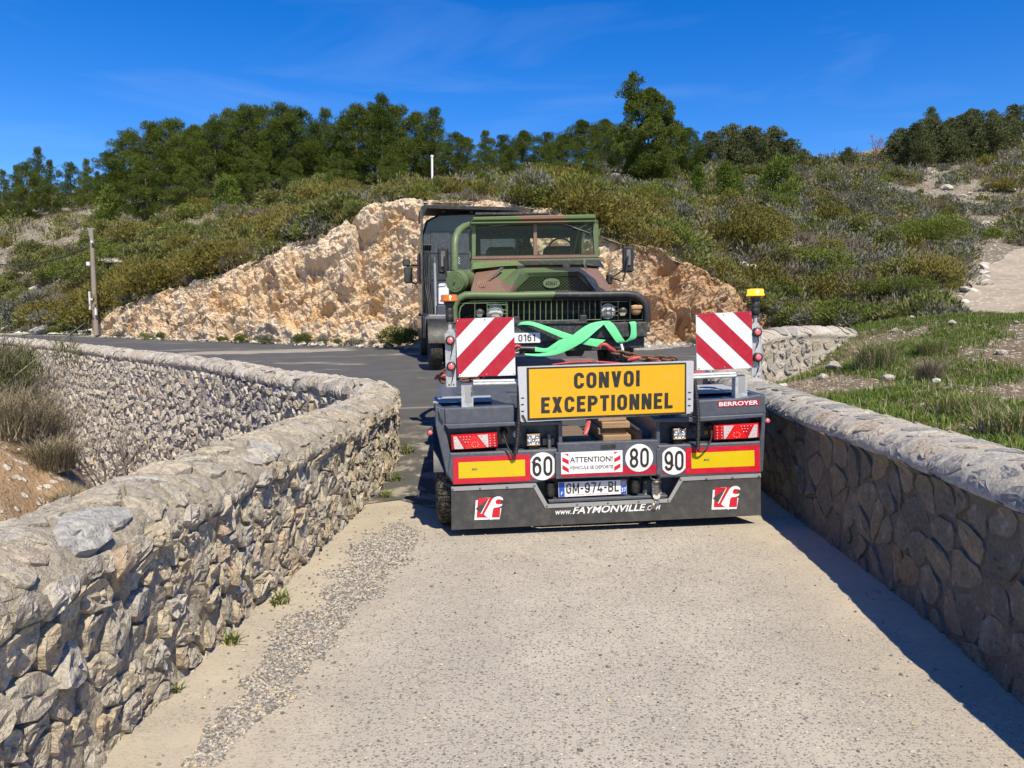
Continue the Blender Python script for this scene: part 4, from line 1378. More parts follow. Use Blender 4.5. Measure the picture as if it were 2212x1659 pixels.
# rubber flap with its clamp strip
flap = [(178, 1137), (690, 1116), (762, 1253), (1492, 1218), (1566, 1082), (2050, 1058), (2052, 1305), (1800, 1318), (180, 1394)]
FY = .012
me_pts = [q(a, b, FY) for a, b in flap]
fl = plate(trailer, 'mud_flap', me_pts, .012, P_FLAP)
strip_o = [(178, 1133), (690, 1110), (762, 1238), (1492, 1204), (1566, 1072), (2050, 1050)]
strip_i = [(180, 1158), (676, 1136), (748, 1262), (1500, 1226), (1578, 1096), (2051, 1074)]
for i in range(5):
    plate(fl, 'clamp_strip', [q(*strip_o[i], FY), q(*strip_o[i + 1], FY), q(*strip_i[i + 1], FY), q(*strip_i[i], FY)], .01, P_ALU, .006)
for cx, cy in ((188, 1147), (353, 1141), (517, 1134), (682, 1126), (757, 1249), (942, 1240), (1127, 1230), (1312, 1222), (1492, 1214), (1566, 1088), (1722, 1083), (1880, 1075), (2040, 1066)):
    bolt(fl, q(cx, cy, FY - .006), .0085, P_STEEL, 'bolt', .007)
# recess behind the number plate
mb = MB(); mb.prism(xz([(690, 1085), (1570, 1060), (1560, 1290), (700, 1330)], .16), .16, .19); mb.build('plate_recess', P_GREYD, trailer)  # lower part extended unseen behind the flap to block sunlight
mb = MB(); mb.prism(xz([(765, 1213), (1485, 1183), (1488, 1200), (770, 1232)], .03), .03, .17, .004); mb.build('recess_sill', P_GREY, trailer)
# logo on the flap, twice
def poly_on(parent, name, pts, fn, y, mat, lift, dx=0, dy=0):
    return plate(parent, name, [fn(a + dx, b + dy, y) for a, b in pts], .001, mat, lift)
for fn, dx, dy in ((q3, 0, 0), (q4, 728, -122)):
    lg = poly_on(fl, 'logo', [(638, 1106), (664, 1104), (664, 1082), (800, 1074), (800, 1200), (940, 1200), (918, 1328), (622, 1338)], fn, FY, P_WHITE2, .001, dx, dy)
    poly_on(lg, 'red_field', [(664, 1080), (936, 1073), (919, 1306), (648, 1310)], fn, FY, P_REDO, .002, dx, dy)
    poly_on(lg, 'dark_wedge', [(788, 1090), (700, 1252), (640, 1208), (646, 1196)], fn, FY, P_FLAP, .003, dx, dy)
    poly_on(lg, 'white_stroke', [(800, 1083), (790, 1089), (694, 1262), (706, 1268)], fn, FY, P_WHITE2, .003, dx, dy)
    poly_on(lg, 'white_letter', [(733, 1272), (800, 1152), (828, 1102), (850, 1076), (880, 1061), (915, 1058), (945, 1070), (958, 1088), (958, 1106), (930, 1095), (893, 1094), (874, 1108), (870, 1128), (878, 1148), (900, 1154), (952, 1149), (940, 1172), (905, 1187), (866, 1190), (846, 1200), (838, 1222), (820, 1342)], fn, FY, P_WHITE2, .004, dx, dy)
lettering(fl, 'www.', q(808, 1302, FY), q(905, 1298, FY), q(808, 1278, FY), P_WHITE2, .002, .012, .18)
lettering(fl, 'FAYMONVILLE', q(912, 1298, FY), q(1352, 1277, FY), q(917, 1254, FY), P_WHITE2, .002, .022, .18)
lettering(fl, '.COM', q(1355, 1276, FY), q(1442, 1270, FY), q(1357, 1247, FY), P_WHITE2, .002, .008, .2)
# marker boards red and yellow
def quad(parent, name, pts, y, mat, lift, th=.0015, fn=q):
    return plate(parent, name, [fn(a, b, y) for a, b in pts], th, mat, lift)
for red, yel, mk in (([(190, 957), (655, 936), (657, 1096), (192, 1117)], [(222, 985), (624, 968), (625, 1067), (224, 1082)], (318, 1027)), ([(1595, 898), (2043, 879), (2046, 1040), (1598, 1056)], [(1629, 928), (2010, 911), (2012, 1006), (1631, 1022)], (1720, 970))):
    pn = quad(trailer, 'marker_plate', red, 0, P_REDO, .004, .004)
    quad(pn, 'yellow_field', yel, 0, P_YEL, .0055)
    lettering(pn, 'MG', q(mk[0] - 14, mk[1] + 7, 0), q(mk[0] + 18, mk[1] + 5, 0), q(mk[0] - 14, mk[1] - 7, 0), P_STEEL, .0065, .02)
# speed discs
for txt, c, rx, rz, y in (('60', (730, 1008), 73, 84, 0), ('80', (1315, 957), 84, 84, -.012), ('90', (1525, 975), 70, 84, 0)):
    cc = q(*c, y); k_ = .00128
    n_ = 44; pts = []
    for k in range(n_):
        t = 2 * pi * k / n_
        pts.append(q(c[0] + max(-rx, min(rx, 84 * math.cos(t))), c[1] - 84 * math.sin(t) - .035 * 84 * math.cos(t), y))
    ds = plate(trailer, 'speed_disc', pts, .002, P_WHITE2, .0045)
    w_ = 58 if txt != '60' else 60
    sign_text(ds, txt, q(c[0] - w_, c[1] + 62, y), q(c[0] + w_, c[1] + 57, y), q(c[0] - w_, c[1] - 58, y), P_INK, .15, .0058, .12)
for p_ in ([(660, 1070), (800, 1062), (800, 1078), (662, 1086)], [(1460, 1036), (1594, 1030), (1594, 1046), (1460, 1052)]):
    quad(trailer, 'red_tape', p_, 0, P_RED, .003)
quad(trailer, 'red_tape', [(842, 1058), (1216, 1044), (1216, 1005), (1420, 1000), (1420, 1052), (843, 1075)], -.012, P_RED, .0015)
# warning sticker
st_ = quad(trailer, 'warning_sticker', [(842, 925), (1214, 911), (1215, 1042), (844, 1057)], -.012, P_WHITE2, .003)
for pts in ([(862, 934), (886, 933), (888, 948)], [(850, 953), (889, 972), (889, 998), (850, 978)], [(850, 1000), (889, 1022), (890, 1047), (851, 1026)]):
    quad(st_, 'red_stripe', pts, -.012, P_REDO, .0042)
for pts in ([(1164, 921), (1188, 920), (1164, 935)], [(1164, 962), (1201, 940), (1201, 966), (1164, 985)], [(1164, 1012), (1201, 990), (1201, 1015), (1164, 1036)]):
    quad(st_, 'red_stripe', pts, -.012, P_REDO, .0042)
lettering(st_, 'ATTENTION!', q(896, 987, -.012), q(1154, 978, -.012), q(896, 954, -.012), P_INK, .0042, .012)
lettering(st_, 'VEHICULE SE DEPORTE', q(895, 1028, -.012), q(1158, 1020, -.012), q(895, 1008, -.012), P_INK, .0042, .008)
# company sticker
bs = quad(trailer, 'company_sticker', [(1790, 617), (2041, 605), (2042, 638), (1792, 652)], 0, P_RED, .003)
lettering(bs, 'BERROYER', q(1798, 646, 0), q(2034, 634, 0), q(1798, 621, 0), P_WHITE2, .0045, .022)
# number plate
NP = .055
npl = quad(trailer, 'number_plate', [(826, 1106), (1238, 1090), (1240, 1175), (829, 1196)], NP, P_WHITE2, .0, .004)
quad(npl, 'blue_band', [(829, 1108), (863, 1107), (865, 1192), (832, 1194)], NP, P_BLUE, .0015)
quad(npl, 'blue_band', [(1203, 1093), (1236, 1092), (1238, 1173), (1205, 1175)], NP, P_BLUE, .0015)
quad(npl, 'region_badge', [(1206, 1096), (1234, 1095), (1234, 1122), (1207, 1123)], NP, P_ALU, .0025)
sign_text(npl, 'GM-974-BL', q(874, 1175, NP), q(1192, 1160, NP), q(874, 1113, NP), P_INK, .14, .002, .14)
lettering(npl, 'F', q(842, 1183, NP), q(854, 1182, NP), q(842, 1163, NP), P_WHITE2, .003, .02)
lettering(npl, '3', q(1206, 1164, NP), q(1219, 1163, NP), q(1206, 1138, NP), P_WHITE2, .003, .015)
lettering(npl, '7', q(1222, 1163, NP), q(1236, 1162, NP), q(1222, 1137, NP), P_WHITE2, .003, .015)
lettering(npl, 'BERROYER   37 ORACHE   www.berroyer.com', q(935, 1185, NP), q(1130, 1176, NP), q(935, 1178, NP), P_STEEL, .002, .0)
for cx, cy in ((778, 1163), (1288, 1142)):
    c_ = q(cx, cy, .08)
    mb = MB(); mb.lathe([(.001, -.052), (.02, -.05), (.034, -.035), (.036, 0), (.036, .1)], 18, 'z', (0, 0, 0))
    mb.v = [(c_.x + v[0] * 1.0, c_.y - .01 + v[1] * 1.15, c_.z + (v[2] + .0) * .75) for v in mb.v]
    mb.box(c_.x - .03, c_.x + .03, c_.y, c_.y + .08, c_.z - .035, c_.z + .05, .008)
    mb.build('plate_lamp', P_BLACK, trailer)
# tail lamps
def tail_lamp(pts, mirrored):
    P = [q(a, b, -.005) for a, b in pts]
    mb = MB(); mb.prism([(p.x, p.z) for p in P], -.005, .15, .016)
    L = mb.build('tail_lamp', P_LENSR, trailer)
    def uv(u, v):
        if mirrored: u = 1 - u
        a = P[0].lerp(P[1], u); b = P[3].lerp(P[2], u)
        return a.lerp(b, v)
    segs = [('white_segment', P_LENSW, [(.05, .10), (.12, .08), (.27, .94), (.07, .92)]), ('red_triangle', P_LENSR2, [(.475, .05), (.50, .05), (.74, .94), (.29, .94)]), ('white_segment', P_LENSW, [(.57, .08), (.80, .07), (.80, .92), (.76, .92)])]
    for nm, m, sp in segs:
        plate(L, nm, [uv(*s_) for s_ in sp], .003, m, .004)
    mb = MB()
    for u, v in [(.84 + .10 * i, .15 + .18 * j) for i in (0, 1) for j in range(5)] + [(.20 + .07 * i, .16) for i in range(4)] + [(.27 + .06 * i, .34) for i in range(3)] + [(.30 + .06 * i, .52) for i in range(2)] + [(.09, .25), (.10, .45), (.12, .65), (.17, .75), (.66, .2), (.70, .42), (.72, .62), (.76, .78)] + [(.515 + .075 * math.cos(k), .70 + .17 * math.sin(k)) for k in np.arange(0, 6.2, .78)]:
        p = uv(u, v); mb.lathe([(.0001, -.0065), (.0045, -.005), (.0065, -.003)], 7, 'y', (p.x, p.y, p.z))
    mb.build('diodes', P_LED, L)
tail_lamp([(176, 822), (455, 806), (460, 895), (180, 913)], False)
tail_lamp([(1770, 760), (2044, 747), (2047, 838), (1772, 853)], True)
# work lamps
for (x0, y0, x1, y1) in ((632, 808, 720, 888), (1517, 776, 1602, 850)):
    a, b = q(x0, y1, .0), q(x1, y0, .0)
    mb = MB(); mb.box(a.x, b.x, .0, .07, a.z, b.z, .008); wlm = mb.build('work_lamp', P_BLACK, trailer)
    mb = MB(); rim = .006
    mb.tube([(a.x + .008, -.002, a.z + .008), (b.x - .008, -.002, a.z + .008), (b.x - .008, -.002, b.z - .008), (a.x + .008, -.002, b.z - .008)], .004, 6, True, smooth=False); mb.build('rim', P_COPPER, wlm)
    plate(wlm, 'lamp_glass', [(a.x + .012, -.001, a.z + .012), (b.x - .012, -.001, a.z + .012), (b.x - .012, -.001, b.z - .012), (a.x + .012, -.001, b.z - .012)], .002, P_LAMPW, .001)
    mb = MB()
    for u, v in ((.25, .28), (.75, .28), (.25, .74), (.75, .74), (.5, .51)):
        mb.lathe([(.0001, -.001), (.010, -.001), (.016, -.006), (.013, -.0065), (.008, -.003)], 12, 'y', (a.x + (b.x - a.x) * u, -.001, a.z + (b.z - a.z) * v))
    mb.build('reflectors', P_CHROME, wlm)
    mb = MB(); mb.box(a.x + .02, b.x - .02, .02, .15, a.z - .035, a.z + .005, .004); mb.build('bracket', P_BLACK, wlm)
# sockets, plugs and coiled cables
for cx, cy, m_ in ((497, 800, P_BLACK), (575, 815, P_WHITE2), (1745, 768, P_BLACK), (1655, 775, P_GREYD)):
    c_ = q(cx, cy, .06)
    mb = MB(); mb.lathe([(.001, -.03), (.014, -.03), (.018, -.01), (.030, .0), (.030, .02), (.02, .1)], 16, 'y', tuple(c_)); mb.build('socket', m_, trailer)
for cx, cy in ((493, 852), (1720, 806)):
    quad(trailer, 'yellow_tag', [(cx - 10, cy - 11), (cx + 10, cy - 12), (cx + 10, cy + 11), (cx - 10, cy + 12)], .14, P_STICKY, .002)
def coil(top, bot, bend, plug, name='coiled_cable'):
    mb = MB(); pts = []
    n = 46 * 7
    for k in range(n + 1):
        f = k / n
        c_ = Vector(top).lerp(Vector(bot), f) + Vector((.012 * math.sin(f * 3), -.012 * math.sin(f * pi), 0))
        t = 2 * pi * k / 7
        pts.append(c_ + Vector((.014 * math.cos(t), .014 * math.sin(t), 0)))
    mb.tube(pts, .0052, 5)
    o = mb.build(name, P_BLACK, trailer)
    mb = MB(); P = [Vector(bot), Vector(bend[0]), Vector(bend[1]), Vector(plug)]
    cv = [P[0] * (1 - t) ** 3 + P[1] * 3 * t * (1 - t) ** 2 + P[2] * 3 * t * t * (1 - t) + P[3] * t ** 3 for t in np.linspace(0, 1, 14)]
    mb.tube(cv, .007, 7); mb.build('lead', P_BLACK, o)
coil(q(588, 520, -.06), q(566, 930, -.05), (q(560, 985, -.05), q(510, 880, -.03)), q(495, 815, .0))
coil(q(1650, 490, -.06), q(1668, 905, -.05), (q(1680, 960, -.05), q(1770, 870, -.03)), q(1752, 790, .0))
# small air coupling by the left lamp
c_ = q(770, 850, .06)
mb = MB(); mb.cyl((c_.x, .05, c_.z + .03), (c_.x, .05, c_.z - .07), .014, 12); mb.cyl((c_.x, .06, c_.z + .045), (c_.x, .06, c_.z + .005), .020, 14); mb.box(c_.x - .05, c_.x + .05, .10, .15, c_.z - .05, c_.z + .01, .005); mb.cyl((c_.x, .05, c_.z - .07), (c_.x + .004, .02, c_.z - .12), .011, 10)
mb.build('air_coupling', P_STEEL, trailer)
# towing jaw with pin, bolts and keeper chain
c_ = q(1397, 1140, .09)
mb = MB(); mb.box(c_.x - .078, c_.x + .078, .09, .16, c_.z - .075, c_.z + .075, .012); tj = mb.build('towing_jaw', P_GREYD, trailer)
mb = MB(); mb.cyl((c_.x + .008, .03, c_.z - .06), (c_.x + .008, .03, c_.z + .06), .030, 18); mb.tube([(c_.x + .008, .09, c_.z - .05), (c_.x + .008, .03, c_.z - .055), (c_.x + .008, .0, c_.z - .04)], .03, 12); mb.build('jaw', P_STEEL, tj)
mb = MB(); mb.cyl((c_.x + .008, .02, c_.z - .115), (c_.x + .008, .02, c_.z + .085), .013, 12); mb.lathe([(.001, 0), (.03, .0), (.03, .02), (.001, .02)], 16, 'z', (c_.x + .008, .02, c_.z + .055)); mb.build('pin', P_STEEL, tj)
mb = MB(); pts = [(c_.x + .008 + .042 * math.cos(t), .02, c_.z + .11 + .028 * math.sin(t)) for t in np.linspace(0, 2 * pi, 20)[:-1]]
mb.tube(pts, .008, 8, True); mb.build('pull_ring', P_STEEL, tj)
for dx, dz in ((-.058, .052), (.062, .055), (-.058, -.05), (.062, -.047)):
    bolt(tj, (c_.x + dx, .09, c_.z + dz), .015, P_STEEL, 'bolt', .016)
chain_links(tj, [(c_.x - .02, .012, c_.z + .06), (c_.x - .018, .008, c_.z - .02), (c_.x - .006, .004, c_.z - .08), (c_.x + .012, .002, c_.z - .115), (c_.x + .030, .004, c_.z - .09), (c_.x + .028, .01, c_.z - .07)], P_CHROME, .02, .013, .0022, 'keeper_link')
mb = MB(); mb.lathe([(.001, -.03), (.026, -.03), (.026, .03), (.001, .03)], 16, 'z', (c_.x - .012, .03, c_.z - .13)); mb.cyl((c_.x, .03, c_.z - .10), (c_.x + .09, .06, c_.z - .075), .009, 8); mb.build('catch', P_STEEL, tj)
# --- convoy sign
SY = -.085
sg = quad(trailer, 'convoy_sign', [(582, 407), (1640, 370), (1646, 376), (1641, 684), (1632, 690), (606, 742), (598, 735), (580, 415)], SY, P_SIGNBACK, 0, .02)
quad(sg, 'black_border', [(634, 412), (1600, 381), (1600, 692), (640, 733)], SY, P_INK, .003, .003)
quad(sg, 'amber_field', [(648, 422), (1590, 392), (1589, 680), (653, 718)], SY, P_AMBERSIGN, .0055, .003)
sign_text(sg, 'CONVOI', q(920, 540, SY), q(1317, 524, SY), q(920, 443, SY), P_INK, .20, .007, .13)
sign_text(sg, 'EXCEPTIONNEL', q(722, 688, SY), q(1516, 657, SY), q(722, 592, SY), P_INK, .20, .007, .13)
for cx, cy in ((610, 596), (609, 636), (610, 676), (1620, 563), (1619, 602), (1618, 642)):
    c_ = q(cx, cy, SY - .001)
    plate(sg, 'slot', [Vector((c_.x + .012 * max(-1, min(1, 1.6 * math.cos(t))), c_.y, c_.z + .005 * math.sin(t))) for t in np.linspace(0, 2 * pi, 17)[:-1]], .001, P_BLACK, .0006)
for pts in ([(604, 700), (615, 698), (636, 738), (626, 742)], [(1600, 712), (1640, 678), (1642, 690), (1612, 718)]):
    quad(sg, 'foot_bracket', pts, SY - .012, P_BLACK, 0, .02)
# arms that carry the sign
for (a, b, c2) in (((312, 512), (582, 506), (300, 585)), ((1640, 474), (1902, 462), (1935, 530))):
    mb = MB(); p0, p1 = q(*a, -.03), q(*b, -.03)
    mb.tube([p0, p1], .012, 10); mb.tube([p0 + Vector((0, .02, .018)), p1 + Vector((0, .02, .018))], .014, 8)
    mb.build('sign_arm', P_GALV, trailer)
for pts in ([(238, 508), (306, 505), (312, 560), (312, 650), (242, 655)], [(1898, 456), (1948, 453), (1967, 470), (1970, 595), (1902, 600)]):
    P = [q(a, b, .03) for a, b in pts]
    br = plate(trailer, 'sign_bracket', P, .006, P_GALV)
    c0 = sum(P, Vector()) / len(P)
    plate(br, 'pressed_slot', [c0 + Vector((dx, 0, dz)) for dx, dz in ((-.022, -.06), (.022, -.06), (.026, -.05), (.026, .07), (-.026, .07), (-.026, -.05))], .002, P_ALU, .002)
    mb = MB(); xs_ = [p.x for p in P]; zs_ = [p.z for p in P]
    mb.box(min(xs_), min(xs_) + .006, 0.031, .11, min(zs_), max(zs_), .001); mb.box(max(xs_) - .008, max(xs_) - .002, 0.031, .11, min(zs_), max(zs_) - .03, .001)
    mb.build('flange', P_GALV, br)
# --- striped boards on their posts
def stripe_clip(P, bands):
    """bands in the board's own unit square, as polygons"""
    out = []
    for b in bands:
        out.append([(P[0] * (1 - u) + P[1] * u) * (1 - v) + (P[3] * (1 - u) + P[2] * u) * v for u, v in b])
    return out
YB = -.02
for pts, mir in (([(205, 116), (557, 105), (568, 458), (217, 470)], False), ([(1658, 87), (1996, 72), (2003, 414), (1664, 428)], True)):
    P = [q(a, b, YB) for a, b in pts]
    bd = plate(trailer, 'striped_board', P, .004, P_WHITE)
    def diag(c0, c1):
        # region c0 < u + v < c1 of the unit square
        sq = [(0, 0), (1, 0), (1, 1), (0, 1)]
        r2 = math.sqrt(.5)
        a = clip_poly(sq, c1 / 2, c1 / 2, r2, r2)
        return clip_poly(a, c0 / 2, c0 / 2, -r2, -r2)
    bands = [diag(-1, .335), diag(.67, 1.005), diag(1.34, 1.68)]
    if mir: bands = [[(1 - u, v) for u, v in b] for b in bands]
    for b in stripe_clip(P, bands):
        plate(bd, 'red_stripe', b, .001, P_RED, .0013)
    for u, v in ((.03, .04), (.5, .03), (.97, .04), (.04, .97), (.5, .97), (.97, .97)):
        p = (P[0] * (1 - u) + P[1] * u) * (1 - v) + (P[3] * (1 - u) + P[2] * u) * v
        bolt(bd, p, .006, P_CHROME, 'rivet', .004)
for (top, bot, m1, m2, sgn) in (((175, 180), (180, 530), (172, 248), (178, 406), -1), ((2022, 140), (2024, 478), (2032, 198), (2036, 350), 1)):
    p0, p1 = q(*top, .0), q(*bot, .0)
    mb = MB(); w_ = .036
    mb.prism([(p1.x - w_, p1.z), (p1.x + w_, p1.z), (p0.x + w_, p0.z - .03), (p0.x + w_ * .5, p0.z), (p0.x - w_ * .5, p0.z), (p0.x - w_, p0.z - .03)], .0, .006)
    mb.box(p1.x + sgn * w_ - .003, p1.x + sgn * w_ + .003, .0, .06, p1.z, p0.z - .03)
    po = mb.build('board_post', P_GALV, trailer)
    bolt(po, (p1.x - .016, 0, p1.z + .02), .007, P_STEEL); bolt(po, (p1.x + .018, 0, p1.z + .02), .007, P_STEEL)
    for m_ in (m1, m2):
        c_ = q(*m_, -.035)
        mb = MB(); mb.lathe([(.001, -.008), (.028, -.006), (.036, .0), (.036, .03), (.02, .036)], 20, 'y', tuple(c_)); ml = mb.build('marker_lamp', P_BLACK, trailer)
        mb = MB(); mb.lathe([(.001, -.014), (.014, -.013), (.023, -.008), (.025, -.002)], 20, 'y', tuple(c_)); mb.build('marker_lens', P_PINK, ml)
        mb = MB(); mb.tube([c_ + Vector((.01, .02, -.03)), c_ + Vector((.014, .015, -.07)), c_ + Vector((.0, .02, -.12))], .004, 6); mb.build('lead', P_BLACK, ml)
    # beacon on its stalk
    bx_, bz_ = (p0.x + sgn * .005, p0.z)
    mb = MB(); mb.cyl((bx_, .03, bz_ - .06), (bx_, .03, bz_ + .06), .016, 12); mb.build('beacon_stem', P_GALV, trailer)
    mb = MB(); mb.lathe([(.001, 0), (.030, 0), (.032, .05), (.028, .055), (.030, .06), (.030, .10), (.026, .105), (.028, .11), (.045, .150), (.001, .15)], 18, 'z', (bx_, .03, bz_ + .055)); bs_ = mb.build('beacon_base', P_BLACK, trailer)
    mb = MB(); mb.lathe([(.001, .0), (.064, .0), (.068, .006), (.068, .012), (.062, .016), (.062, .045), (.056, .052), (.001, .054)], 28, 'z', (bx_, .03, bz_ + .206)); mb.build('beacon_dome', P_AMBERLIT if sgn > 0 else P_AMBER, bs_)
    mb = MB(); mb.tube([(bx_ - sgn * .03, .02, bz_ - .03), (bx_ - sgn * .05, .0, bz_ - .01), (bx_ - sgn * .055, .0, bz_ - .06), (bx_ - sgn * .04, .02, bz_ - .10)], .005, 6); mb.build('clip', P_BLACK, trailer)
# position lamps on rubber arms at both sides
for (c, sgn) in (((50, 806), -1), ((2092, 735), 1)):
    c_ = q(*c, .06)
    edge_x = sgn * 1.275
    mb = MB(); mb.tube([(edge_x - sgn * .02, .12, c_.z + .03), (edge_x + sgn * .0, .10, c_.z + .02), (c_.x, .09, c_.z)], [.018, .016, .024], 10); mb.lathe([(.001, -.004), (.018, -.003), (.024, .0), (.024, .03)], 16, 'y', tuple(c_)); al = mb.build('arm_lamp', P_BLACK, trailer)
    mb = MB(); mb.lathe([(.001, -.012), (.012, -.01), (.018, -.005), (.02, -.001)], 16, 'y', tuple(c_)); mb.build('marker_lens', P_PINK, al)
# mud guards over the left and right wheels
for s_ in (-1, 1):
    mb = MB()
    for y in (.50, 1.72, 2.94):
        pts = [(s_ * 1.27 - (.62 if s_ > 0 else 0), y + .47 * math.cos(t), .40 + .44 * math.sin(t)) for t in np.linspace(.25, pi - .25, 13)]
        V = []; 
        for p in pts:
            V += [Vector(p), Vector((p[0] + .62, p[1], p[2]))]
        mb.add(V, [(2 * i, 2 * i + 1, 2 * i + 3, 2 * i + 2) for i in range(12)], True)
    mb.build('mud_guard', P_BLACK, trailer)
mb = MB(); mb.box(-.7, .7, .21, .25, .16, .30, .01); mb.build('under_run_bar', P_BLACK, trailer)

# ------------------------------------------------------------------ things lying on the trailer
def on_trailer(name, label, cat, group=None):
    return thing(name, label, cat, T_LOC, T_ROT, group)
def timber(label, x0, x1, y0, y1, z0, z1, mat, rz=0):
    o_ = Vector(((x0 + x1) / 2, (y0 + y1) / 2, z0))
    mb = MB(); mb.box(x0 - o_.x, x1 - o_.x, y0 - o_.y, y1 - o_.y, 0, z1 - z0, .006)
    o = mb.build('timber_block', mat)
    o.location = TF.M @ o_
    o.rotation_euler = (T_ROT[0], T_ROT[1], T_ROT[2] + rz)
    return tag(o, label, 'timber', 'timber packing in the trailer well')
a_, b_ = q(848, 864, .35), q(1010, 864, .35)
timber('broad dark timber board lying flat in the trailer well behind the ATTENTION sticker', a_.x, b_.x + .01, .30, .95, .60, .70, P_WOODD, .0)
x0_, x1_ = q(1072, 800, .6).x, q(1240, 800, .6).x
zt = .602
for i, (lb, dx, hh) in enumerate((('timber block at the bottom of the stack in the trailer well', .02, .07), ('timber block second from the bottom of the stack in the trailer well', -.01, .055), ('timber block third from the bottom of the stack in the trailer well', .012, .055), ('timber block at the top of the stack in the trailer well', -.012, .06))):
    timber(lb, x0_ + dx, x1_ + dx, .52 + .04 * (i % 2), 1.2, zt, zt + hh, P_WOOD)
    zt += hh + .001
# red ratchet strap tail in the well
rs = on_trailer('ratchet_strap', 'short red strap tail hanging beside the timber stack in the trailer well', 'strap')
ribbon(rs, 'webbing', [q(1000, 735, .5), q(985, 785, .45), q(978, 818, .42)], [q(1023, 735, .5), q(1015, 775, .45), q(1000, 818, .42)], .003, P_HOOK)
# pink-red flat strap sagging across the deck above the sign
ps = on_trailer('lashing_strap', 'long pink-red lashing strap drawn flat across the deck behind the convoy sign', 'strap')
P_STRAP = paint('red_webbing', (.62, .06, .085), .7, 0, .1, .08, .3, 30)
def p6(cx, cy, y): return TF.on(1097.2 + cx * .1736, 630.9 + cy * .1736, y)
ribbon(ps, 'webbing', [p6(540, 900, .6), p6(760, 870, .75), p6(980, 856, .9), p6(1200, 862, .95), p6(1420, 880, .9), p6(1700, 925, .8)], [p6(560, 908, .6), p6(770, 884, .75), p6(980, 874, .9), p6(1200, 882, .95), p6(1420, 900, .9), p6(1700, 940, .8)], .003, P_STRAP)
# chain binders
ch = on_trailer('lashing_chain', 'rusty chain with red hooks slanting from the green sling down to the right', 'chain')
pc = [p6(1290, 745, .95), p6(1440, 775, .95), p6(1560, 800, .93), p6(1680, 825, .9), p6(1800, 822, .9), p6(1950, 825, .9), p6(2110, 850, .88)]
chain_links(ch, pc, P_RUST, .085, .055, .0125)
chain_links(ch, [p + Vector((.05, .05, -.03)) for p in pc[3:]], P_RUST, .085, .055, .0125)
def hook(parent, pts, r, tail):
    mb = MB(); mb.tube(pts, r, 8)
    return mb.build('hook', P_HOOK, parent)
hook(ch, [p6(1330, 735, .93), p6(1260, 695, .92), p6(1215, 655, .92), p6(1170, 652, .92), p6(1140, 680, .92), p6(1150, 705, .92)], [.018, .022, .020, .018, .015, .010], 0)
hook(ch, [p6(1490, 850, .90), p6(1560, 830, .90), p6(1620, 815, .9), p6(1680, 830, .9)], [.012, .024, .018, .010], 0)
hook(ch, [p6(1740, 815, .88), p6(1790, 830, .88), p6(1800, 850, .88), p6(1900, 855, .88)], [.010, .016, .014, .010], 0)
c2 = on_trailer('lashing_chain', 'dark shackle and red hook at the sleeved end of the green sling', 'chain')
hook(c2, [p6(70, 690, .93), p6(110, 668, .93), p6(150, 680, .93), p6(160, 705, .93), p6(120, 730, .93), p6(80, 740, .93)], [.015, .017, .017, .016, .016, .012], 0)
chain_links(c2, [p6(60, 740, .93), p6(200, 742, .92)], P_STEEL, .07, .05, .012)
mb = MB(); mb.tube([p6(150, 700, .9), p6(250, 703, .9), p6(335, 705, .9)], [.022, .024, .024], 8); mb.build('sleeve', P_BLACK, c2)
c3 = on_trailer('lashing_chain', 'short rusty chain with a worn red hook beside the galvanised board post', 'chain')
def p1(cx, cy, y): return TF.on(899.7 + cx * .1736, 614.4 + cy * .1736, y)
chain_links(c3, [p1(340, 1075, .55), p1(345, 1130, .5), p1(300, 1180, .45), p1(330, 1215, .45), p1(290, 1250, .42)], P_RUST, .075, .05, .011)
hook(c3, [p1(225, 1180, .45), p1(260, 1150, .45), p1(310, 1140, .45), p1(370, 1130, .45)], [.010, .018, .02, .012], 0)
c4 = on_trailer('lashing_chain', 'rusty chain stretched low across the left deck under the striped board', 'chain')
chain_links(c4, [p1(560, 1195, .9), p1(700, 1175, .95), p1(860, 1155, 1.0)], P_RUST, .075, .05, .011)
rh = on_trailer('ratchet_strap', 'folded red strap with a silver hook behind the right-hand striped board', 'strap')
def p2(cx, cy, y): return TF.on(1316.6 + cx * .1736, 603.5 + cy * .1736, y)
ribbon(rh, 'webbing', [p2(1055, 1140, .5), p2(1120, 1143, .5), p2(1190, 1146, .5)], [p2(1065, 1180, .5), p2(1120, 1185, .5), p2(1195, 1186, .5)], .004, P_STRAP)
mb = MB(); mb.tube([p2(1190, 1146, .5), p2(1240, 1150, .5), p2(1265, 1172, .5), p2(1225, 1200, .5), p2(1195, 1186, .5)], .007, 6); mb.build('hook', P_CHROME, rh)
# ================================================================== camouflaged army truck on the trailer
A_LOC = (0.44, 8.72, 1.0)
A_ROT = (R(2.2), R(-1.25), R(4.0))
AF = Frame(A_LOC, A_ROT)
GRN, BRN, BLK = (.105, .155, .062), (.205, .118, .080), (.026, .029, .030)
def camo(name, bands, wob=.16, rough=.5):
    """bands: (x from which a colour starts, colour), wavering borders"""
    t = NT(name); c = t.coord('Object')
    s = t.n('ShaderNodeSeparateXYZ'); t.l(c, s.inputs[0])
    n = t.noise(c, 1.3, 1.5, .4, .4)
    x = t.math('ADD', t.math('ADD', s.outputs[0], t.math('MULTIPLY', s.outputs[1], .12)), t.math('MULTIPLY', t.math('SUBTRACT', n, .5), wob * 4))
    f = t.rng(x, -1.5, 1.5)
    col = t.ramp(f, [((b + 1.5) / 3, k) for b, k in bands], 'CONSTANT')
    d = t.noise(c, 14, 5, .65)
    col = t.mix(t.rng(d, .5, .75, 0, .22), col, (.30, .27, .21))
    t.bsdf(col, rough, 0, t.bump(t.noise(c, 25, 3, .6), .06, .004), .4); return t.m
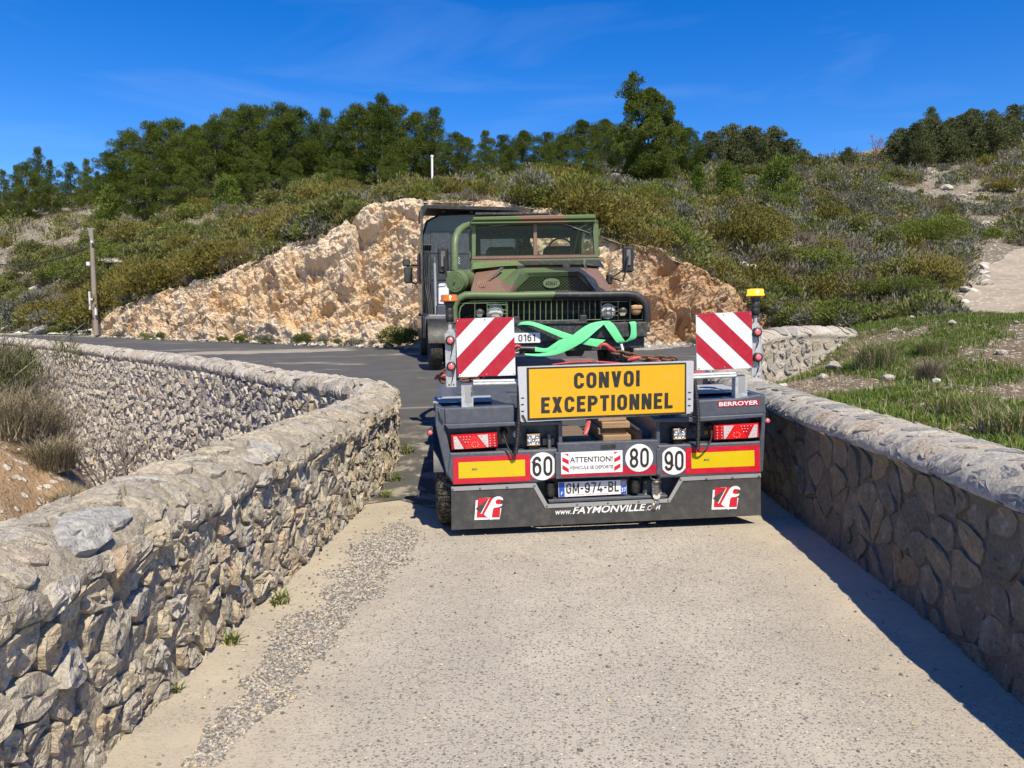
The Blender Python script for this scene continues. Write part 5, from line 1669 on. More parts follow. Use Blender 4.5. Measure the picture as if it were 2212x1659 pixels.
K_MAIN = camo('camouflage', [(-1.5, GRN), (.02, BLK)])
K_HOOD = camo('camouflage_bonnet', [(-1.5, BRN), (-.38, GRN), (.26, BLK), (.72, BRN)], .12)
K_ROOF = camo('camouflage_roof', [(-1.5, GRN), (.0, BRN), (.62, GRN)], .14)
K_GREEN = paint('olive_green', GRN, .5, 0, .12, .12)
K_BLACKG = paint('camouflage_black', BLK, .5, 0, .15, .15, .1)
K_BROWN = paint('camouflage_brown', BRN, .55, 0, .1, .12)
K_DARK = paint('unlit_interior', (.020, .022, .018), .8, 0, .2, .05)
def glass():
    t = NT('window_glass')
    f = t.n('ShaderNodeLayerWeight'); f.inputs['Blend'].default_value = .12
    tr = t.n('ShaderNodeBsdfTransparent'); tr.inputs['Color'].default_value = (.80, .86, .84, 1)
    gl = t.n('ShaderNodeBsdfGlossy'); gl.inputs['Roughness'].default_value = .02; gl.inputs['Color'].default_value = (.9, .9, .9, 1)
    mx = t.n('ShaderNodeMixShader')
    t.l(t.math('ADD', t.math('MULTIPLY', f.outputs['Fresnel'], .25), .012), mx.inputs[0]); t.l(tr.outputs[0], mx.inputs[1]); t.l(gl.outputs[0], mx.inputs[2]); t.l(mx.outputs[0], t.out.inputs['Surface'])
    return t.m
K_GLASS = glass()
K_TAN = paint('sand_coloured_lamp', (.46, .26, .14), .5, 0, .08, .1)
army = thing('army_truck', 'green brown and black camouflaged army truck facing backwards on the low-loader', 'army truck', A_LOC, A_ROT)
def a(cx, cy, y=0.0):
    return AF.on(850.3 + cx * .2852, 411.5 + cy * .2852, y)
def axz(pts, y): return [(p.x, p.z) for p in (a(u, v, y) for u, v in pts)]
# bumper and lower cross beam
mb = MB(); mb.prism(axz([(470, 1012), (1500, 1005), (1922, 995), (1920, 1110), (1500, 1125), (920, 1165), (480, 1175)], -.08), -.08, .14, .012); bp_ = mb.build('bumper', K_BLACKG, army)
mb = MB(); mb.prism(axz([(470, 985), (1400, 985), (1480, 1005), (480, 1016)], -.02), -.10, .2, .004); mb.build('bumper_step', K_BLACKG, army)
mb = MB(); mb.prism(axz([(560, 1168), (1900, 1105), (1900, 1190), (1500, 1215), (560, 1230)], .0), .0, .12, .01); mb.build('cross_beam', K_BLACKG, army)
mb = MB(); mb.prism(axz([(1895, 1030), (1942, 1030), (1942, 1072), (1895, 1072)], -.02), -.02, .1, .006); mb.build('bumper_lug', K_BLACKG, army)
# number plate
pl_ = plate(army, 'number_plate', [a(560, 1085, -.081), a(1108, 1076, -.081), a(1110, 1152, -.081), a(562, 1163, -.081)], .002, P_WHITE2, .002)
sign_text(pl_, '3 0161', a(880, 1146, -.081), a(1072, 1142, -.081), a(880, 1092, -.081), P_INK, .15, .0035, .16)
ex = plate(army, 'caption_plate', [a(1017, 1167, .0), a(1127, 1165, .0), a(1128, 1186, .0), a(1018, 1188, .0)], .002, K_BLACKG, .003)
lettering(ex, 'EXTINCTEUR', a(1023, 1183, .0), a(1122, 1181, .0), a(1023, 1172, .0), P_STEEL, .004, .01)
# wings with the round-cornered front frame
fr = [(462, 1000), (455, 930), (462, 870), (490, 820), (540, 795), (620, 792), (900, 796), (1200, 790), (1500, 790), (1760, 785), (1840, 795), (1890, 830), (1915, 880), (1920, 940), (1920, 1000)]
P = [a(u, v, .0) for u, v in fr]
mb = MB(); mb.tube(P, .042, 10); mb.build('front_frame', K_MAIN, army)
mb = MB(); V = []
back = [Vector((p.x * .99, .95, p.z + .05)) for p in P]
for p, b in zip(P, back): V += [p + Vector((0, .01, .03)), b]
mb.add(V, [(2 * i, 2 * i + 1, 2 * i + 3, 2 * i + 2) for i in range(len(P) - 1)], True)
V2 = [v + Vector((0, 0, -.012)) for v in V]
mb.add(V2, [(2 * i, 2 * i + 2, 2 * i + 3, 2 * i + 1) for i in range(len(P) - 1)], True)
mb.build('wing', K_MAIN, army)
inr = [(500, 1000), (496, 930), (510, 880), (545, 852), (610, 838), (860, 832), (1200, 826), (1560, 824), (1780, 820), (1840, 835), (1870, 870), (1885, 930), (1886, 990)]
mb = MB(); mb.tube([a(u, v, .02) for u, v in inr], .010, 8); mb.build('inner_frame', K_MAIN, army)
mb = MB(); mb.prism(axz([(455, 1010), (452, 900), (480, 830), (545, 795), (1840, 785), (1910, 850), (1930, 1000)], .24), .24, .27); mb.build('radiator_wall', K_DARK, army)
# expanded mesh band behind the bars
mb = MB()
for row in range(3):
    for k in range(64):
        x0, x1 = 860 + k * 11, 860 + (k + 1) * 11
        z0 = 905 + row * 9; z1 = z0 + 9
        if (k + row) % 2: z0, z1 = z1, z0
        mb.tube([a(x0, z0, .15), a(x1, z1, .15)], .0022, 4, cap=False)
mb.build('expanded_mesh', K_GREEN, army)
# grille bars
for k in range(18):
    x = 862 + k * 41.5
    mb = MB(); mb.tube([a(x, 832 - k * .4, .02), a(x, 992 - k * .4, .02)], .0062, 6); mb.build('grille_bar', K_GREEN if k < 11 else K_BLACKG, army)
for (x0, y0, x1, y1) in ((855, 990, 1568, 978), (860, 850, 500, 856), (710, 868, 855, 866), (705, 905, 860, 905), (700, 935, 860, 933), (1570, 845, 1800, 838), (1570, 885, 1690, 882), (1570, 918, 1700, 915), (1570, 950, 1700, 946), (1570, 988, 1886, 980)):
    mb = MB(); mb.tube([a(x0, y0, .01), a(x1, y1, .01)], .0055, 6); mb.build('guard_bar', K_GREEN if x0 < 900 else K_BLACKG, army)
for (x, y0, y1) in ((615, 845, 985), (708, 838, 985), (852, 832, 985), (1572, 824, 985), (1700, 822, 985), (1790, 822, 985), (1610, 870, 960), (1650, 870, 960)):
    mb = MB(); mb.tube([a(x, y0, .01), a(x, y1, .01)], .0055, 6); mb.build('guard_bar', K_GREEN if x < 900 else K_BLACKG, army)
# lamps
K_LAMP = lens('headlamp_glass', (.55, .55, .52), .06, 0, 40)
for cx, cy, r_ in ((770, 922, .088), (1622, 915, .083)):
    c_ = a(cx, cy, .07)
    mb = MB(); mb.lathe([(.001, .1), (r_, .08), (r_ + .008, .0), (r_ + .004, -.012), (r_, -.01)], 28, 'y', tuple(c_)); hl = mb.build('headlamp', P_CHROME, army)
    mb = MB(); mb.lathe([(.001, -.035), (r_ * .4, -.032), (r_ * .75, -.02), (r_ * .98, -.002)], 28, 'y', tuple(c_)); mb.build('lamp_glass', K_LAMP, hl)
for cx, cy in ((650, 925), (1735, 915)):
    c_ = a(cx, cy, .08)
    mb = MB(); mb.lathe([(.001, -.03), (.04, -.028), (.058, -.005), (.058, .05)], 20, 'y', tuple(c_)); bl_ = mb.build('blackout_lamp', K_BLACKG, army)
    plate(bl_, 'slit', [a(cx - 24, cy + 12, .045), a(cx + 24, cy + 10, .045), a(cx + 16, cy + 32, .045), a(cx - 16, cy + 33, .045)], .003, P_CHROME)
c_ = a(1835, 905, .03)
mb = MB(); mb.lathe([(.001, -.05), (.045, -.045), (.062, -.01), (.062, .03), (.05, .06)], 20, 'y', tuple(c_)); mb.box(c_.x - .062, c_.x + .062, c_.y - .062, c_.y + .01, c_.z + .005, c_.z + .055, .012); mb.build('turn_lamp', K_TAN, army)
# bonnet
def loft(secs):
    mb = MB(); n = len(secs[0]); V = [p for s_ in secs for p in s_]
    F = [(i * n + j, i * n + j + 1, (i + 1) * n + j + 1, (i + 1) * n + j) for i in range(len(secs) - 1) for j in range(n - 1)]
    mb.add(V, F); return mb
f0 = [a(u, v, .30) for u, v in ((572, 815), (580, 782), (760, 785), (1100, 785), (1450, 778), (1600, 770), (1648, 768), (1655, 800))]
f1 = [a(u, v, .55) for u, v in ((585, 770), (598, 712), (770, 760), (1100, 745), (1430, 752), (1590, 700), (1635, 730), (1650, 775))]
f1 = [a(u, v, .75) for u, v in ((585, 760), (604, 690), (790, 700), (1100, 700), (1420, 692), (1590, 680), (1632, 720), (1648, 770))]
f2 = [a(u, v, 1.38) for u, v in ((590, 690), (622, 622), (790, 598), (1100, 585), (1410, 582), (1545, 592), (1585, 640), (1610, 700))]
mb = loft([f0, f1, f2]); mb.build('bonnet', K_HOOD, army)
s0 = [a(u, v, .27) for u, v in ((868, 788), (985, 640), (1010, 622), (1405, 614), (1430, 628), (1545, 778))]
s1 = [a(u, v, .75) for u, v in ((790, 712), (955, 622), (985, 608), (1415, 600), (1445, 612), (1580, 700))]
s2 = [a(u, v, 1.36) for u, v in ((790, 602), (930, 592), (970, 586), (1420, 580), (1450, 584), (1545, 598))]
mb = loft([s0, s1, s2]); mb.build('bonnet_scoop', K_HOOD, army)
so_ = [(868, 788), (985, 640), (1010, 622), (1405, 614), (1430, 628), (1545, 778)]
si_ = [(905, 782), (1012, 668), (1030, 655), (1388, 647), (1402, 658), (1508, 770)]
mb = MB()
for i in range(5):
    o0, o1, i0, i1 = a(*so_[i], .268), a(*so_[i + 1], .268), a(*si_[i], .30), a(*si_[i + 1], .30)
    mb.add([o0, o1, i1, i0], [(0, 1, 2, 3)])
mb.build('scoop_frame', K_HOOD, army)
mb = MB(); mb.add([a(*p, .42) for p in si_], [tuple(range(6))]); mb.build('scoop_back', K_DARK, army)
mb = MB()
def in_si(u, v):
    if v > 781 or v < 652: return False
    f = (v - 652) / 130
    return 1022 - f * 112 < u < 1396 + f * 108
for row in range(11):
    for k in range(44):
        u0 = 905 + k * 14; v0 = 655 + row * 12
        z0, z1 = (v0, v0 + 12) if (k + row) % 2 else (v0 + 12, v0)
        if in_si(u0 + 7, v0 + 6): mb.tube([a(u0, z0, .305), a(u0 + 14, z1, .305)], .0019, 4, cap=False)
mb.build('scoop_mesh', K_HOOD, army)
c_ = a(1196, 702, .285)
bd_ = plate(army, 'oval_badge', [Vector((c_.x + .098 * math.cos(t), c_.y, c_.z + .056 * math.sin(t))) for t in np.linspace(0, 2 * pi, 33)[:-1]], .02, K_GREEN)
sign_text(bd_, 'ACMAT', a(1150, 718, .284), a(1242, 716, .284), a(1150, 688, .284), K_BLACKG, .2, .002, .1)
# louvres, catches, hinges on the bonnet
for k in range(5):
    mb = MB(); mb.tube([a(628 + k * 14, 742 - k * 2, .52), a(640 + k * 14, 688, .62)], [.009, .013], 6); mb.build('louvre', K_BROWN, army)
for u, v, m_ in ((605, 765, K_BROWN), (795, 770, K_GREEN)):
    mb = MB(); mb.tube([a(u - 18, v + 18, .26), a(u, v - 20, .30), a(u + 4, v - 50, .36)], [.018, .010, .012], 6); mb.box(a(u, v, .28).x - .035, a(u, v, .28).x + .035, .24, .30, a(u, v + 22, .28).z - .008, a(u, v + 22, .28).z + .008, .004); mb.build('bonnet_catch', m_, army)
for u, v in ((962, 585), (1307, 580)):
    c_ = a(u, v, 1.3); mb = MB(); mb.box(c_.x - .05, c_.x + .05, 1.28, 1.36, c_.z - .02, c_.z + .03, .01); mb.build('hinge', P_BLACK, army)
for p0, p1, p2 in (((822, 590, 1.2), (790, 610, 1.0), (722, 682, .8)), ((1445, 530, 1.35), (1440, 560, 1.25), (1462, 592, 1.15))):
    mb = MB(); mb.tube([a(*p0), a(*p1), a(*p2)], [.02, .014, .009], 6); mb.build('rubber_strap', P_STEEL, army)
# scuttle below the windscreen
mb = loft([[a(u, v, 1.37) for u, v in ((585, 610), (605, 595), (830, 572), (1100, 562), (1400, 560), (1560, 575), (1600, 600))], [a(u, v, 1.52) for u, v in ((580, 590), (600, 545), (830, 535), (1100, 530), (1400, 526), (1560, 525), (1590, 570))]]); mb.build('scuttle', K_MAIN, army)
mb = MB(); mb.prism(axz([(585, 528), (1558, 512), (1578, 580), (588, 600)], 1.52), 1.52, 1.60, .006); mb.build('scuttle_panel', camo('camouflage_scuttle', [(-1.5, GRN), (-.55, BRN), (.25, GRN)], .1), army)
# windscreen frame
WY = 1.56
def bar(pts, y, dep, mat, name, parent=army, bev=.004):
    mb = MB(); mb.prism(axz(pts, y), y, y + dep, bev); return mb.build(name, mat, parent)
ws = bar([(592, 226), (1530, 212), (1532, 246), (592, 262)], WY, .05, K_GREEN, 'windscreen_frame')
bar([(592, 498), (1552, 482), (1556, 510), (592, 526)], WY, .05, K_BROWN, 'bottom_rail', ws)
bar([(592, 262), (624, 262), (622, 500), (592, 500)], WY, .05, K_GREEN, 'side_rail', ws)
bar([(1504, 247), (1532, 246), (1553, 484), (1522, 484)], WY, .05, K_GREEN, 'side_rail', ws)
bar([(1059, 256), (1086, 256), (1086, 491), (1060, 491)], WY - .004, .05, K_BROWN, 'centre_bar', ws)
for pts in ([(618, 263), (1066, 259), (1066, 494), (618, 500)], [(1080, 258), (1508, 250), (1524, 486), (1080, 492)]):
    plate(ws, 'pane', [a(u, v, WY + .025) for u, v in pts], .005, K_GLASS)
    mb = MB(); mb.tube([a(u + (4 if i in (0, 3) else -4), v + (4 if i < 2 else -4), WY + .004) for i, (u, v) in enumerate(pts)], .006, 5, True, smooth=False); mb.build('seal', P_BLACK, ws)
bar([(588, 518), (1556, 503), (1558, 512), (588, 528)], WY - .006, .02, P_BLACK, 'lower_seal', ws)
for pa, pb in (((845, 258), (720, 268)), ((1290, 252), (1495, 325))):
    mb = MB(); mb.tube([a(*pa, WY - .03), a((pa[0] + pb[0]) / 2, (pa[1] + pb[1]) / 2 + 2, WY - .04), a(*pb, WY - .02)], [.012, .008, .005], 6); mb.build('wiper', P_STEEL, ws)
# roof
mb = MB(); mb.prism(axz([(596, 228), (604, 200), (1060, 188), (1520, 180), (1532, 190), (1532, 213)], 1.5), 1.50, 3.05, .012); mb.build('roof', K_ROOF, army)
mb = MB(); mb.prism(axz([(588, 240), (1534, 226), (1534, 236), (588, 252)], 1.47), 1.47, 1.56, .004); mb.build('rain_gutter', K_ROOF, army)
mb = MB(); mb.prism(axz([(615, 186), (620, 166), (1180, 166), (1180, 182)], 2.2), 2.2, 3.6, .008); mb.build('rear_tilt', K_BLACKG, army)
# cab sides, doors with their windows
xl_, xr_ = a(596, 400, WY).x, a(1545, 400, WY).x
ztop, zbelt, zlow = a(596, 232, WY).z, a(596, 520, WY).z, a(590, 800, 1.3).z
for x_, s_ in ((xl_, -1), (xr_, 1)):
    mb = MB()
    sl_ = -s_ * .07
    def sp(y, z): return Vector((x_ + s_ * .02 + (-s_ * .06) * ((z - zbelt) / (ztop - zbelt)) * 0, y, z))
    for (y0, y1, z0, z1) in ((1.60, 1.68, zbelt, ztop), (2.80, 2.95, zbelt, ztop), (1.60, 2.95, ztop - .06, ztop), (1.60, 2.95, zlow - .3, zbelt)):
        mb.box(x_ - .02, x_ + .02, y0, y1, z0, z1, .006)
    dr = mb.build('door', K_GREEN, army)
    plate_v = [(x_, 1.68, zbelt), (x_, 2.80, zbelt), (x_, 2.80, ztop - .06), (x_, 1.68, ztop - .06)]
    mb = MB(); mb.add([Vector(p) for p in plate_v], [(0, 1, 2, 3)]); mb.build('door_window', K_GLASS, dr)
    mb = MB(); mb.cyl((x_ + s_ * .03, 1.62, ztop - .12), (x_ + s_ * .03, 1.62, ztop - .2), .012, 8); mb.cyl((x_ + s_ * .03, 1.62, zbelt + .1), (x_ + s_ * .03, 1.62, zbelt + .02), .012, 8); mb.build('door_hinge', K_GREEN, dr)
# cab rear wall with two windows
YB2 = 2.95
bx0, bx1 = xl_ + .02, xr_ - .02
mb = MB()
zc0, zc1 = zbelt + .03, ztop - .13
wx = [(bx0 + .13, bx0 + .76), (bx1 - .74, bx1 - .14)]
mb.box(bx0, bx1, YB2, YB2 + .03, zlow - .2, zc0); mb.box(bx0, bx1, YB2, YB2 + .03, zc1, ztop)
mb.box(bx0, wx[0][0], YB2, YB2 + .03, zc0, zc1); mb.box(wx[0][1], wx[1][0], YB2, YB2 + .03, zc0, zc1); mb.box(wx[1][1], bx1, YB2, YB2 + .03, zc0, zc1)
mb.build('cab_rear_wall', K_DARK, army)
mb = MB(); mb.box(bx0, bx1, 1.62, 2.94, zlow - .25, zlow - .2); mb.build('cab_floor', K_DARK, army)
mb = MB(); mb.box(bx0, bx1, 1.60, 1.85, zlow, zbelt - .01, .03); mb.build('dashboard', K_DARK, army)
for xc in (bx0 + .42, bx1 - .36):
    mb = MB(); mb.box(xc - .24, xc + .24, 2.2, 2.7, zlow - .1, zlow + .12, .04); mb.box(xc - .22, xc + .22, 2.6, 2.75, zlow + .12, zbelt + .22, .05); mb.build('seat', P_BLACK, army)
c_ = a(1268, 452, 1.95); mb = MB()
mb.tube([c_ + Vector((.17 * math.cos(t), .07 * math.sin(t), .165 * math.sin(t))) for t in np.linspace(0, 2 * pi, 25)[:-1]], .012, 6, True)
mb.tube([c_, c_ + Vector((.05, -.05, -.3))], .015, 6); mb.tube([c_ - Vector((.16, 0, 0)), c_ + Vector((.16, 0, 0))], .009, 5); mb.build('steering_wheel', P_BLACK, army)
# spare wheel behind the cab and the load bed
wheel(army, (a(985, 470, 3.2).x, 3.22, a(985, 470, 3.2).z - .30), .46, .27, .25, 1, P_RUBBER, K_GREEN, False)
mb = MB(); mb.box(bx0 - .02, bx1 + .02, 3.05, 5.3, zlow - .15, zlow - .05, .01); mb.build('load_bed', K_GREEN, army)
for x_ in (bx0 - .03, bx1 + .0):
    mb = MB(); mb.box(x_, x_ + .03, 3.45, 5.3, zlow - .05, zlow + .42, .006); mb.build('bed_side', K_GREEN, army)
# wheels, chassis
for y_ in (.62, 3.9):
    for s_ in (-1, 1):
        wheel(army, (s_ * .86, y_, .50 - .06), .50, .27, .29, s_, P_RUBBER, K_GREEN, False)
mb = MB()
for x_ in (-.42, .34): mb.box(x_, x_ + .08, -.02, 5.2, .55, .72, .01)
mb.build('chassis_rail', K_BLACKG, army)
mb = MB(); mb.cyl((-.8, .62, .44), (.8, .62, .44), .07, 12); mb.lathe([(.001, -.16), (.1, -.14), (.16, 0), (.1, .14), (.001, .16)], 16, 'y', (.1, .62, .44)); mb.build('front_axle', K_BLACKG, army)
# air intake pipe and filter canister
mb = MB(); mb.tube([a(462, 605, 1.25), a(462, 500, 1.25), a(462, 410, 1.28), a(470, 350, 1.32), a(492, 305, 1.42), a(530, 275, 1.55), a(575, 262, 1.75)], .046, 12); mb.build('snorkel', K_GREEN, army)
c0, c1 = a(470, 690, .98), a(560, 685, 1.25)
ax_ = (c1 - c0).normalized()
mb = MB(); mb.tube([c0 - ax_ * .02, c0, c0 + ax_ * .06, c0 + ax_ * .065, c0 + ax_ * .075, c0 + ax_ * .08, c1], [.128, .135, .135, .140, .140, .133, .133], 26); mb.tube([c1, c1 + ax_ * .1], [.05, .05], 12); fc = mb.build('air_filter', K_GREEN, army)
mb = MB(); mb.tube([c0 - ax_ * .045, c0 - ax_ * .021], [.012, .012], 8); mb.tube([c0 - ax_ * .024, c0 - ax_ * .019], [.10, .104], 26); mb.build('filter_lid', K_GREEN, fc)
mb = MB(); p_ = a(460, 605, 1.25); mb.box(p_.x - .1, p_.x + .12, 1.2, 1.36, p_.z - .22, p_.z - .01, .01); mb.build('intake_box', K_GREEN, army)
mb = MB(); mb.prism(axz([(425, 600), (600, 600), (590, 800), (425, 800)], 1.42), 1.42, 1.46, .004); mb.build('firewall', K_GREEN, army)
# mirrors
for (x0, y0, x1, y1), arm, yy in (((336, 432, 414, 630), [(385, 500, 1.25), (392, 620, 1.25), (420, 690, 1.25), (470, 700, 1.3)], 1.25), ((1735, 422, 1820, 620), [(1770, 500, 1.35), (1758, 600, 1.35), (1730, 690, 1.3), (1640, 660, 1.4)], 1.35)):
    pA, pB = a(x0, y1, yy), a(x1, y0, yy)
    mb = MB(); mb.box(pA.x, pB.x, yy, yy + .05, pA.z, pB.z, .022); mr_ = mb.build('mirror', P_BLACK, army)
    cx_ = (pA.x + pB.x) / 2
    mb = MB(); mb.box(cx_ - .03, cx_ + .03, yy - .02, yy, (pA.z + pB.z) / 2 - .08, (pA.z + pB.z) / 2 + .12, .006); mb.build('mirror_clamp', P_STEEL, mr_)
    mb = MB(); mb.tube([a(*p) + Vector((0, -.04, 0)) for p in arm], .012, 8); mb.build('mirror_arm', P_BLACK, mr_)
mb = MB(); mb.tube([a(1735, 605, 1.35), a(1700, 630, 1.38), a(1640, 665, 1.42)], .011, 7); mb.build('mirror_stay', P_BLACK, army)
c_ = a(1638, 675, 1.4); mb = MB(); mb.box(c_.x - .04, c_.x + .03, 1.36, 1.48, c_.z - .06, c_.z + .07, .015); mb.build('mirror_base', P_BLACK, army)

# ------------------------------------------------------------------ green lifting sling across the bumper
P_SLING = paint('green_webbing', (.13, .66, .27), .75, 0, .10, .10, .35, 16)
sling = thing('lifting_sling', 'bright green flat lifting sling crossed over the front bumper of the army truck', 'sling', A_LOC, A_ROT)
def s6(cx, cy, y): return AF.on(1097.2 + cx * .1736, 630.9 + cy * .1736, y)
def band(A, B): ribbon(sling, 'band', [s6(*p) for p in A], [s6(*p) for p in B], .004, P_SLING)
band([(88, 415, -.06), (170, 374, -.10), (310, 372, -.13), (560, 452, -.15), (830, 540, -.16), (1010, 572, -.17), (1215, 596, -.18)], [(95, 424, -.07), (185, 408, -.12), (320, 424, -.15), (560, 522, -.165), (780, 614, -.17), (1000, 662, -.18), (1110, 682, -.185)])
band([(1225, 362, -.10), (1100, 372, -.13), (985, 410, -.16), (850, 500, -.19), (720, 610, -.20), (560, 728, -.20), (380, 768, -.20), (180, 764, -.20)], [(1205, 395, -.13), (1090, 490, -.18), (1000, 570, -.20), (900, 640, -.21), (780, 708, -.21), (600, 778, -.21), (400, 800, -.21), (230, 788, -.21)])
band([(332, 680, -.17), (470, 700, -.18), (560, 650, -.185), (640, 597, -.185), (720, 580, -.185)], [(332, 738, -.18), (510, 746, -.19), (620, 690, -.195), (700, 655, -.195), (790, 615, -.195)])
band([(1190, 398, -.13), (1260, 500, -.15), (1335, 605, -.15), (1365, 632, -.14), (1385, 634, -.12)], [(1275, 366, -.11), (1340, 430, -.14), (1420, 560, -.14), (1458, 608, -.13), (1466, 622, -.11)])
band([(1478, 382, -.06), (1515, 388, -.11), (1530, 470, -.12), (1515, 560, -.12), (1462, 614, -.10)], [(1560, 372, -.06), (1592, 378, -.11), (1598, 470, -.12), (1592, 570, -.12), (1490, 616, -.10)])
band([(1225, 362, -.10), (1250, 362, -.09), (1275, 366, -.10)], [(1205, 396, -.13), (1200, 400, -.125), (1192, 398, -.13)])
mb = MB(); p0, p1 = s6(1408, 645, -.12), s6(1428, 725, -.12); mb.tube([p0, p1], [.016, .018], 8); mb.build('sling_label', P_WHITE2, sling)
tm = timber('short oily timber packing block lying under the front of the army truck', p6(700, 870, .95).x, p6(1090, 870, .95).x, .92, 1.15, p6(800, 888, .95).z, p6(800, 842, .95).z, P_WOODD)
del tm['group']

# ================================================================== road tractor pulling the trailer
X_YAW = R(9.5)
X_LOC = (-1.04, 19.4, float(zr(-1.04, 19.4)))
X_ROT = (R(2.0), 0, X_YAW)
XF = Frame(X_LOC, X_ROT)
tractor = thing('road_tractor', 'dark grey road tractor with roof spoiler ahead of the low-loader', 'truck', X_LOC, X_ROT)
P_TRAC = paint('tractor_anthracite', (.030, .038, .048), .28, 0, .08, .10, 0, 3, None, .4)
P_TRACD = paint('tractor_black_trim', (.012, .013, .014), .5, 0, .1, .1)
P_TANK = paint('fuel_tank_aluminium', (.34, .33, .31), .4, .7, .1, .2)
def x5(cx, cy, y): return XF.on(850.3 + cx * .16535, 427.9 + cy * .16535, y)
HW = 1.24
P_MIRD = paint('dark_mirror', (.03, .035, .04), .08, 0, .05, .05)
ct = x5(800, 195, 0).z
# cab shell: rear wall with rounded upper corners
prof_ = [(-HW + .08, 1.0), (HW - .08, 1.0), (HW - .03, 1.4), (HW - .03, ct - .55), (HW - .14, ct - .2), (HW - .45, ct - .03), (0, ct + .02), (-HW + .45, ct - .03), (-HW + .14, ct - .2), (-HW + .03, ct - .55), (-HW + .03, 1.4)]
mb = MB(); mb.prism(prof_, 0, 2.25, .05); mb.build('cab', P_TRAC, tractor)
for z0, z1 in ((1.25, 1.9), (1.95, 2.55), (2.6, ct - .45)):
    for x0, x1 in ((-1.0, -.5), (-.46, .46), (.5, 1.0)):
        mb = MB(); mb.box(x0, x1, -.02, .0, z0, z1, .012); mb.build('rear_panel', P_TRAC, tractor)
zt_ = x5(800, 105, -.3).z
# roof spoiler and side fairings
mb = MB(); mb.prism([(-HW, zt_ - .3), (-HW + .01, zt_ - .04), (-HW + .08, zt_), (HW - .08, zt_), (HW - .01, zt_ - .04), (HW, zt_ - .3), (HW - .04, zt_ - .3), (HW - .14, zt_ - .09), (-HW + .14, zt_ - .09), (-HW + .04, zt_ - .3)], -.42, 1.2, .01); mb.build('roof_spoiler', P_TRACD, tractor)
for k in range(3):
    mb = MB(); mb.box(-.75 + k * .7, -.65 + k * .7, -.2, .1, ct - .02, zt_ - .05, .01); mb.build('spoiler_strut', P_TRACD, tractor)
for s_ in (-1, 1):
    mb = MB(); mb.prism([(s_ * HW, 1.1), (s_ * (HW - .035), 1.1), (s_ * (HW - .035), zt_ - .1), (s_ * HW, zt_ - .1)], -.48, .05, .006); mb.build('side_fairing', P_TRAC, tractor)
    mb = MB(); mb.box(s_ * (HW - .02), s_ * (HW + .012), .5, 1.75, 1.9, 2.65, .02); dd = mb.build('side_window', P_BLACK, tractor)
    mb = MB(); mb.box(s_ * (HW - .04), s_ * (HW + .01), -.3, 2.2, .5, 1.05, .03); mb.build('side_skirt', P_TRAC, tractor)
# mirrors, image left
for (x0, y0, x1, y1), yy in (((118, 795, 215, 885), 1.95), ((140, 900, 245, 1110), 1.95)):
    pA, pB = x5(x0, y1, yy), x5(x1, y0, yy)
    mb = MB(); mb.box(pA.x, pB.x, yy, yy + .16, pA.z, pB.z, .03); mm_ = mb.build('mirror', P_BLACK, tractor)
    mb = MB(); mb.box(pA.x + .025, pB.x - .025, yy - .004, yy, pA.z + .025, pB.z - .025, .0); mb.build('mirror_glass', P_MIRD, mm_)
mb = MB(); mb.tube([x5(170, 890, 2.0), x5(250, 880, 2.0), x5(340, 885, 2.0)], .022, 8); mb.tube([x5(240, 1100, 2.0), x5(290, 1120, 2.0), x5(345, 1080, 2.0)], .025, 8); mb.build('mirror_arm', P_BLACK, tractor)
# exhaust stay, white box, tool box, couplings behind the cab
mb = MB(); mb.cyl(x5(535, 850, -.5), x5(555, 1600, -.6), .034, 12); mb.build('vertical_pipe', P_ALU, tractor)
mb = MB(); mb.cyl(x5(533, 770, -.5), x5(535, 850, -.5), .028, 12); mb.build('pipe_top', P_STEEL, tractor)
pA, pB = x5(585, 1390, -.7), x5(720, 1130, -.7)
mb = MB(); mb.box(pA.x, pB.x, -.75, -.35, pA.z, pB.z, .02); wb_ = mb.build('white_cabinet', P_WHITE2, tractor)
mb = MB(); mb.tube([x5(585, 1140, -.75), x5(600, 1120, -.8), x5(670, 1115, -.8), x5(690, 1135, -.75)], .01, 6); mb.build('cabinet_lid', P_WHITE2, wb_)
pA, pB = x5(565, 1860, -1.2), x5(720, 1400, -1.2)
mb = MB(); mb.box(pA.x, pB.x, -1.3, -.9, pA.z, pB.z, .02); mb.build('stanchion', P_GREY, tractor)
mb = MB(); c_ = x5(440, 640, -.06)
for k in range(4): mb.cyl(c_ + Vector((-.08 + .05 * k, 0, -.08)), c_ + Vector((-.08 + .05 * k, -.08, .05)), .025, 8)
mb.build('air_couplings', P_BLACK, tractor)
mb = MB()
for k in range(3): mb.tube([x5(420 + k * 20, 700, -.08), x5(400 + k * 25, 1000, -.2), x5(440 + k * 20, 1300, -.3), x5(480 + k * 20, 1580, -.8)], .014, 6)
mb.build('air_hoses', P_BLACK, tractor)
lg_ = x5(840, 860, -.022)
# small white script decal on the rear panel, too small to read
mb = MB()
for k in range(9):
    u = 832 + (k % 3) * 10; v = 765 + k * 11
    mb.tube([x5(u, v, -.025), x5(u + 14, v + 5, -.025), x5(u + 6, v + 12, -.025)], .006, 4)
mb.build('script_decal', P_WHITE2, tractor)
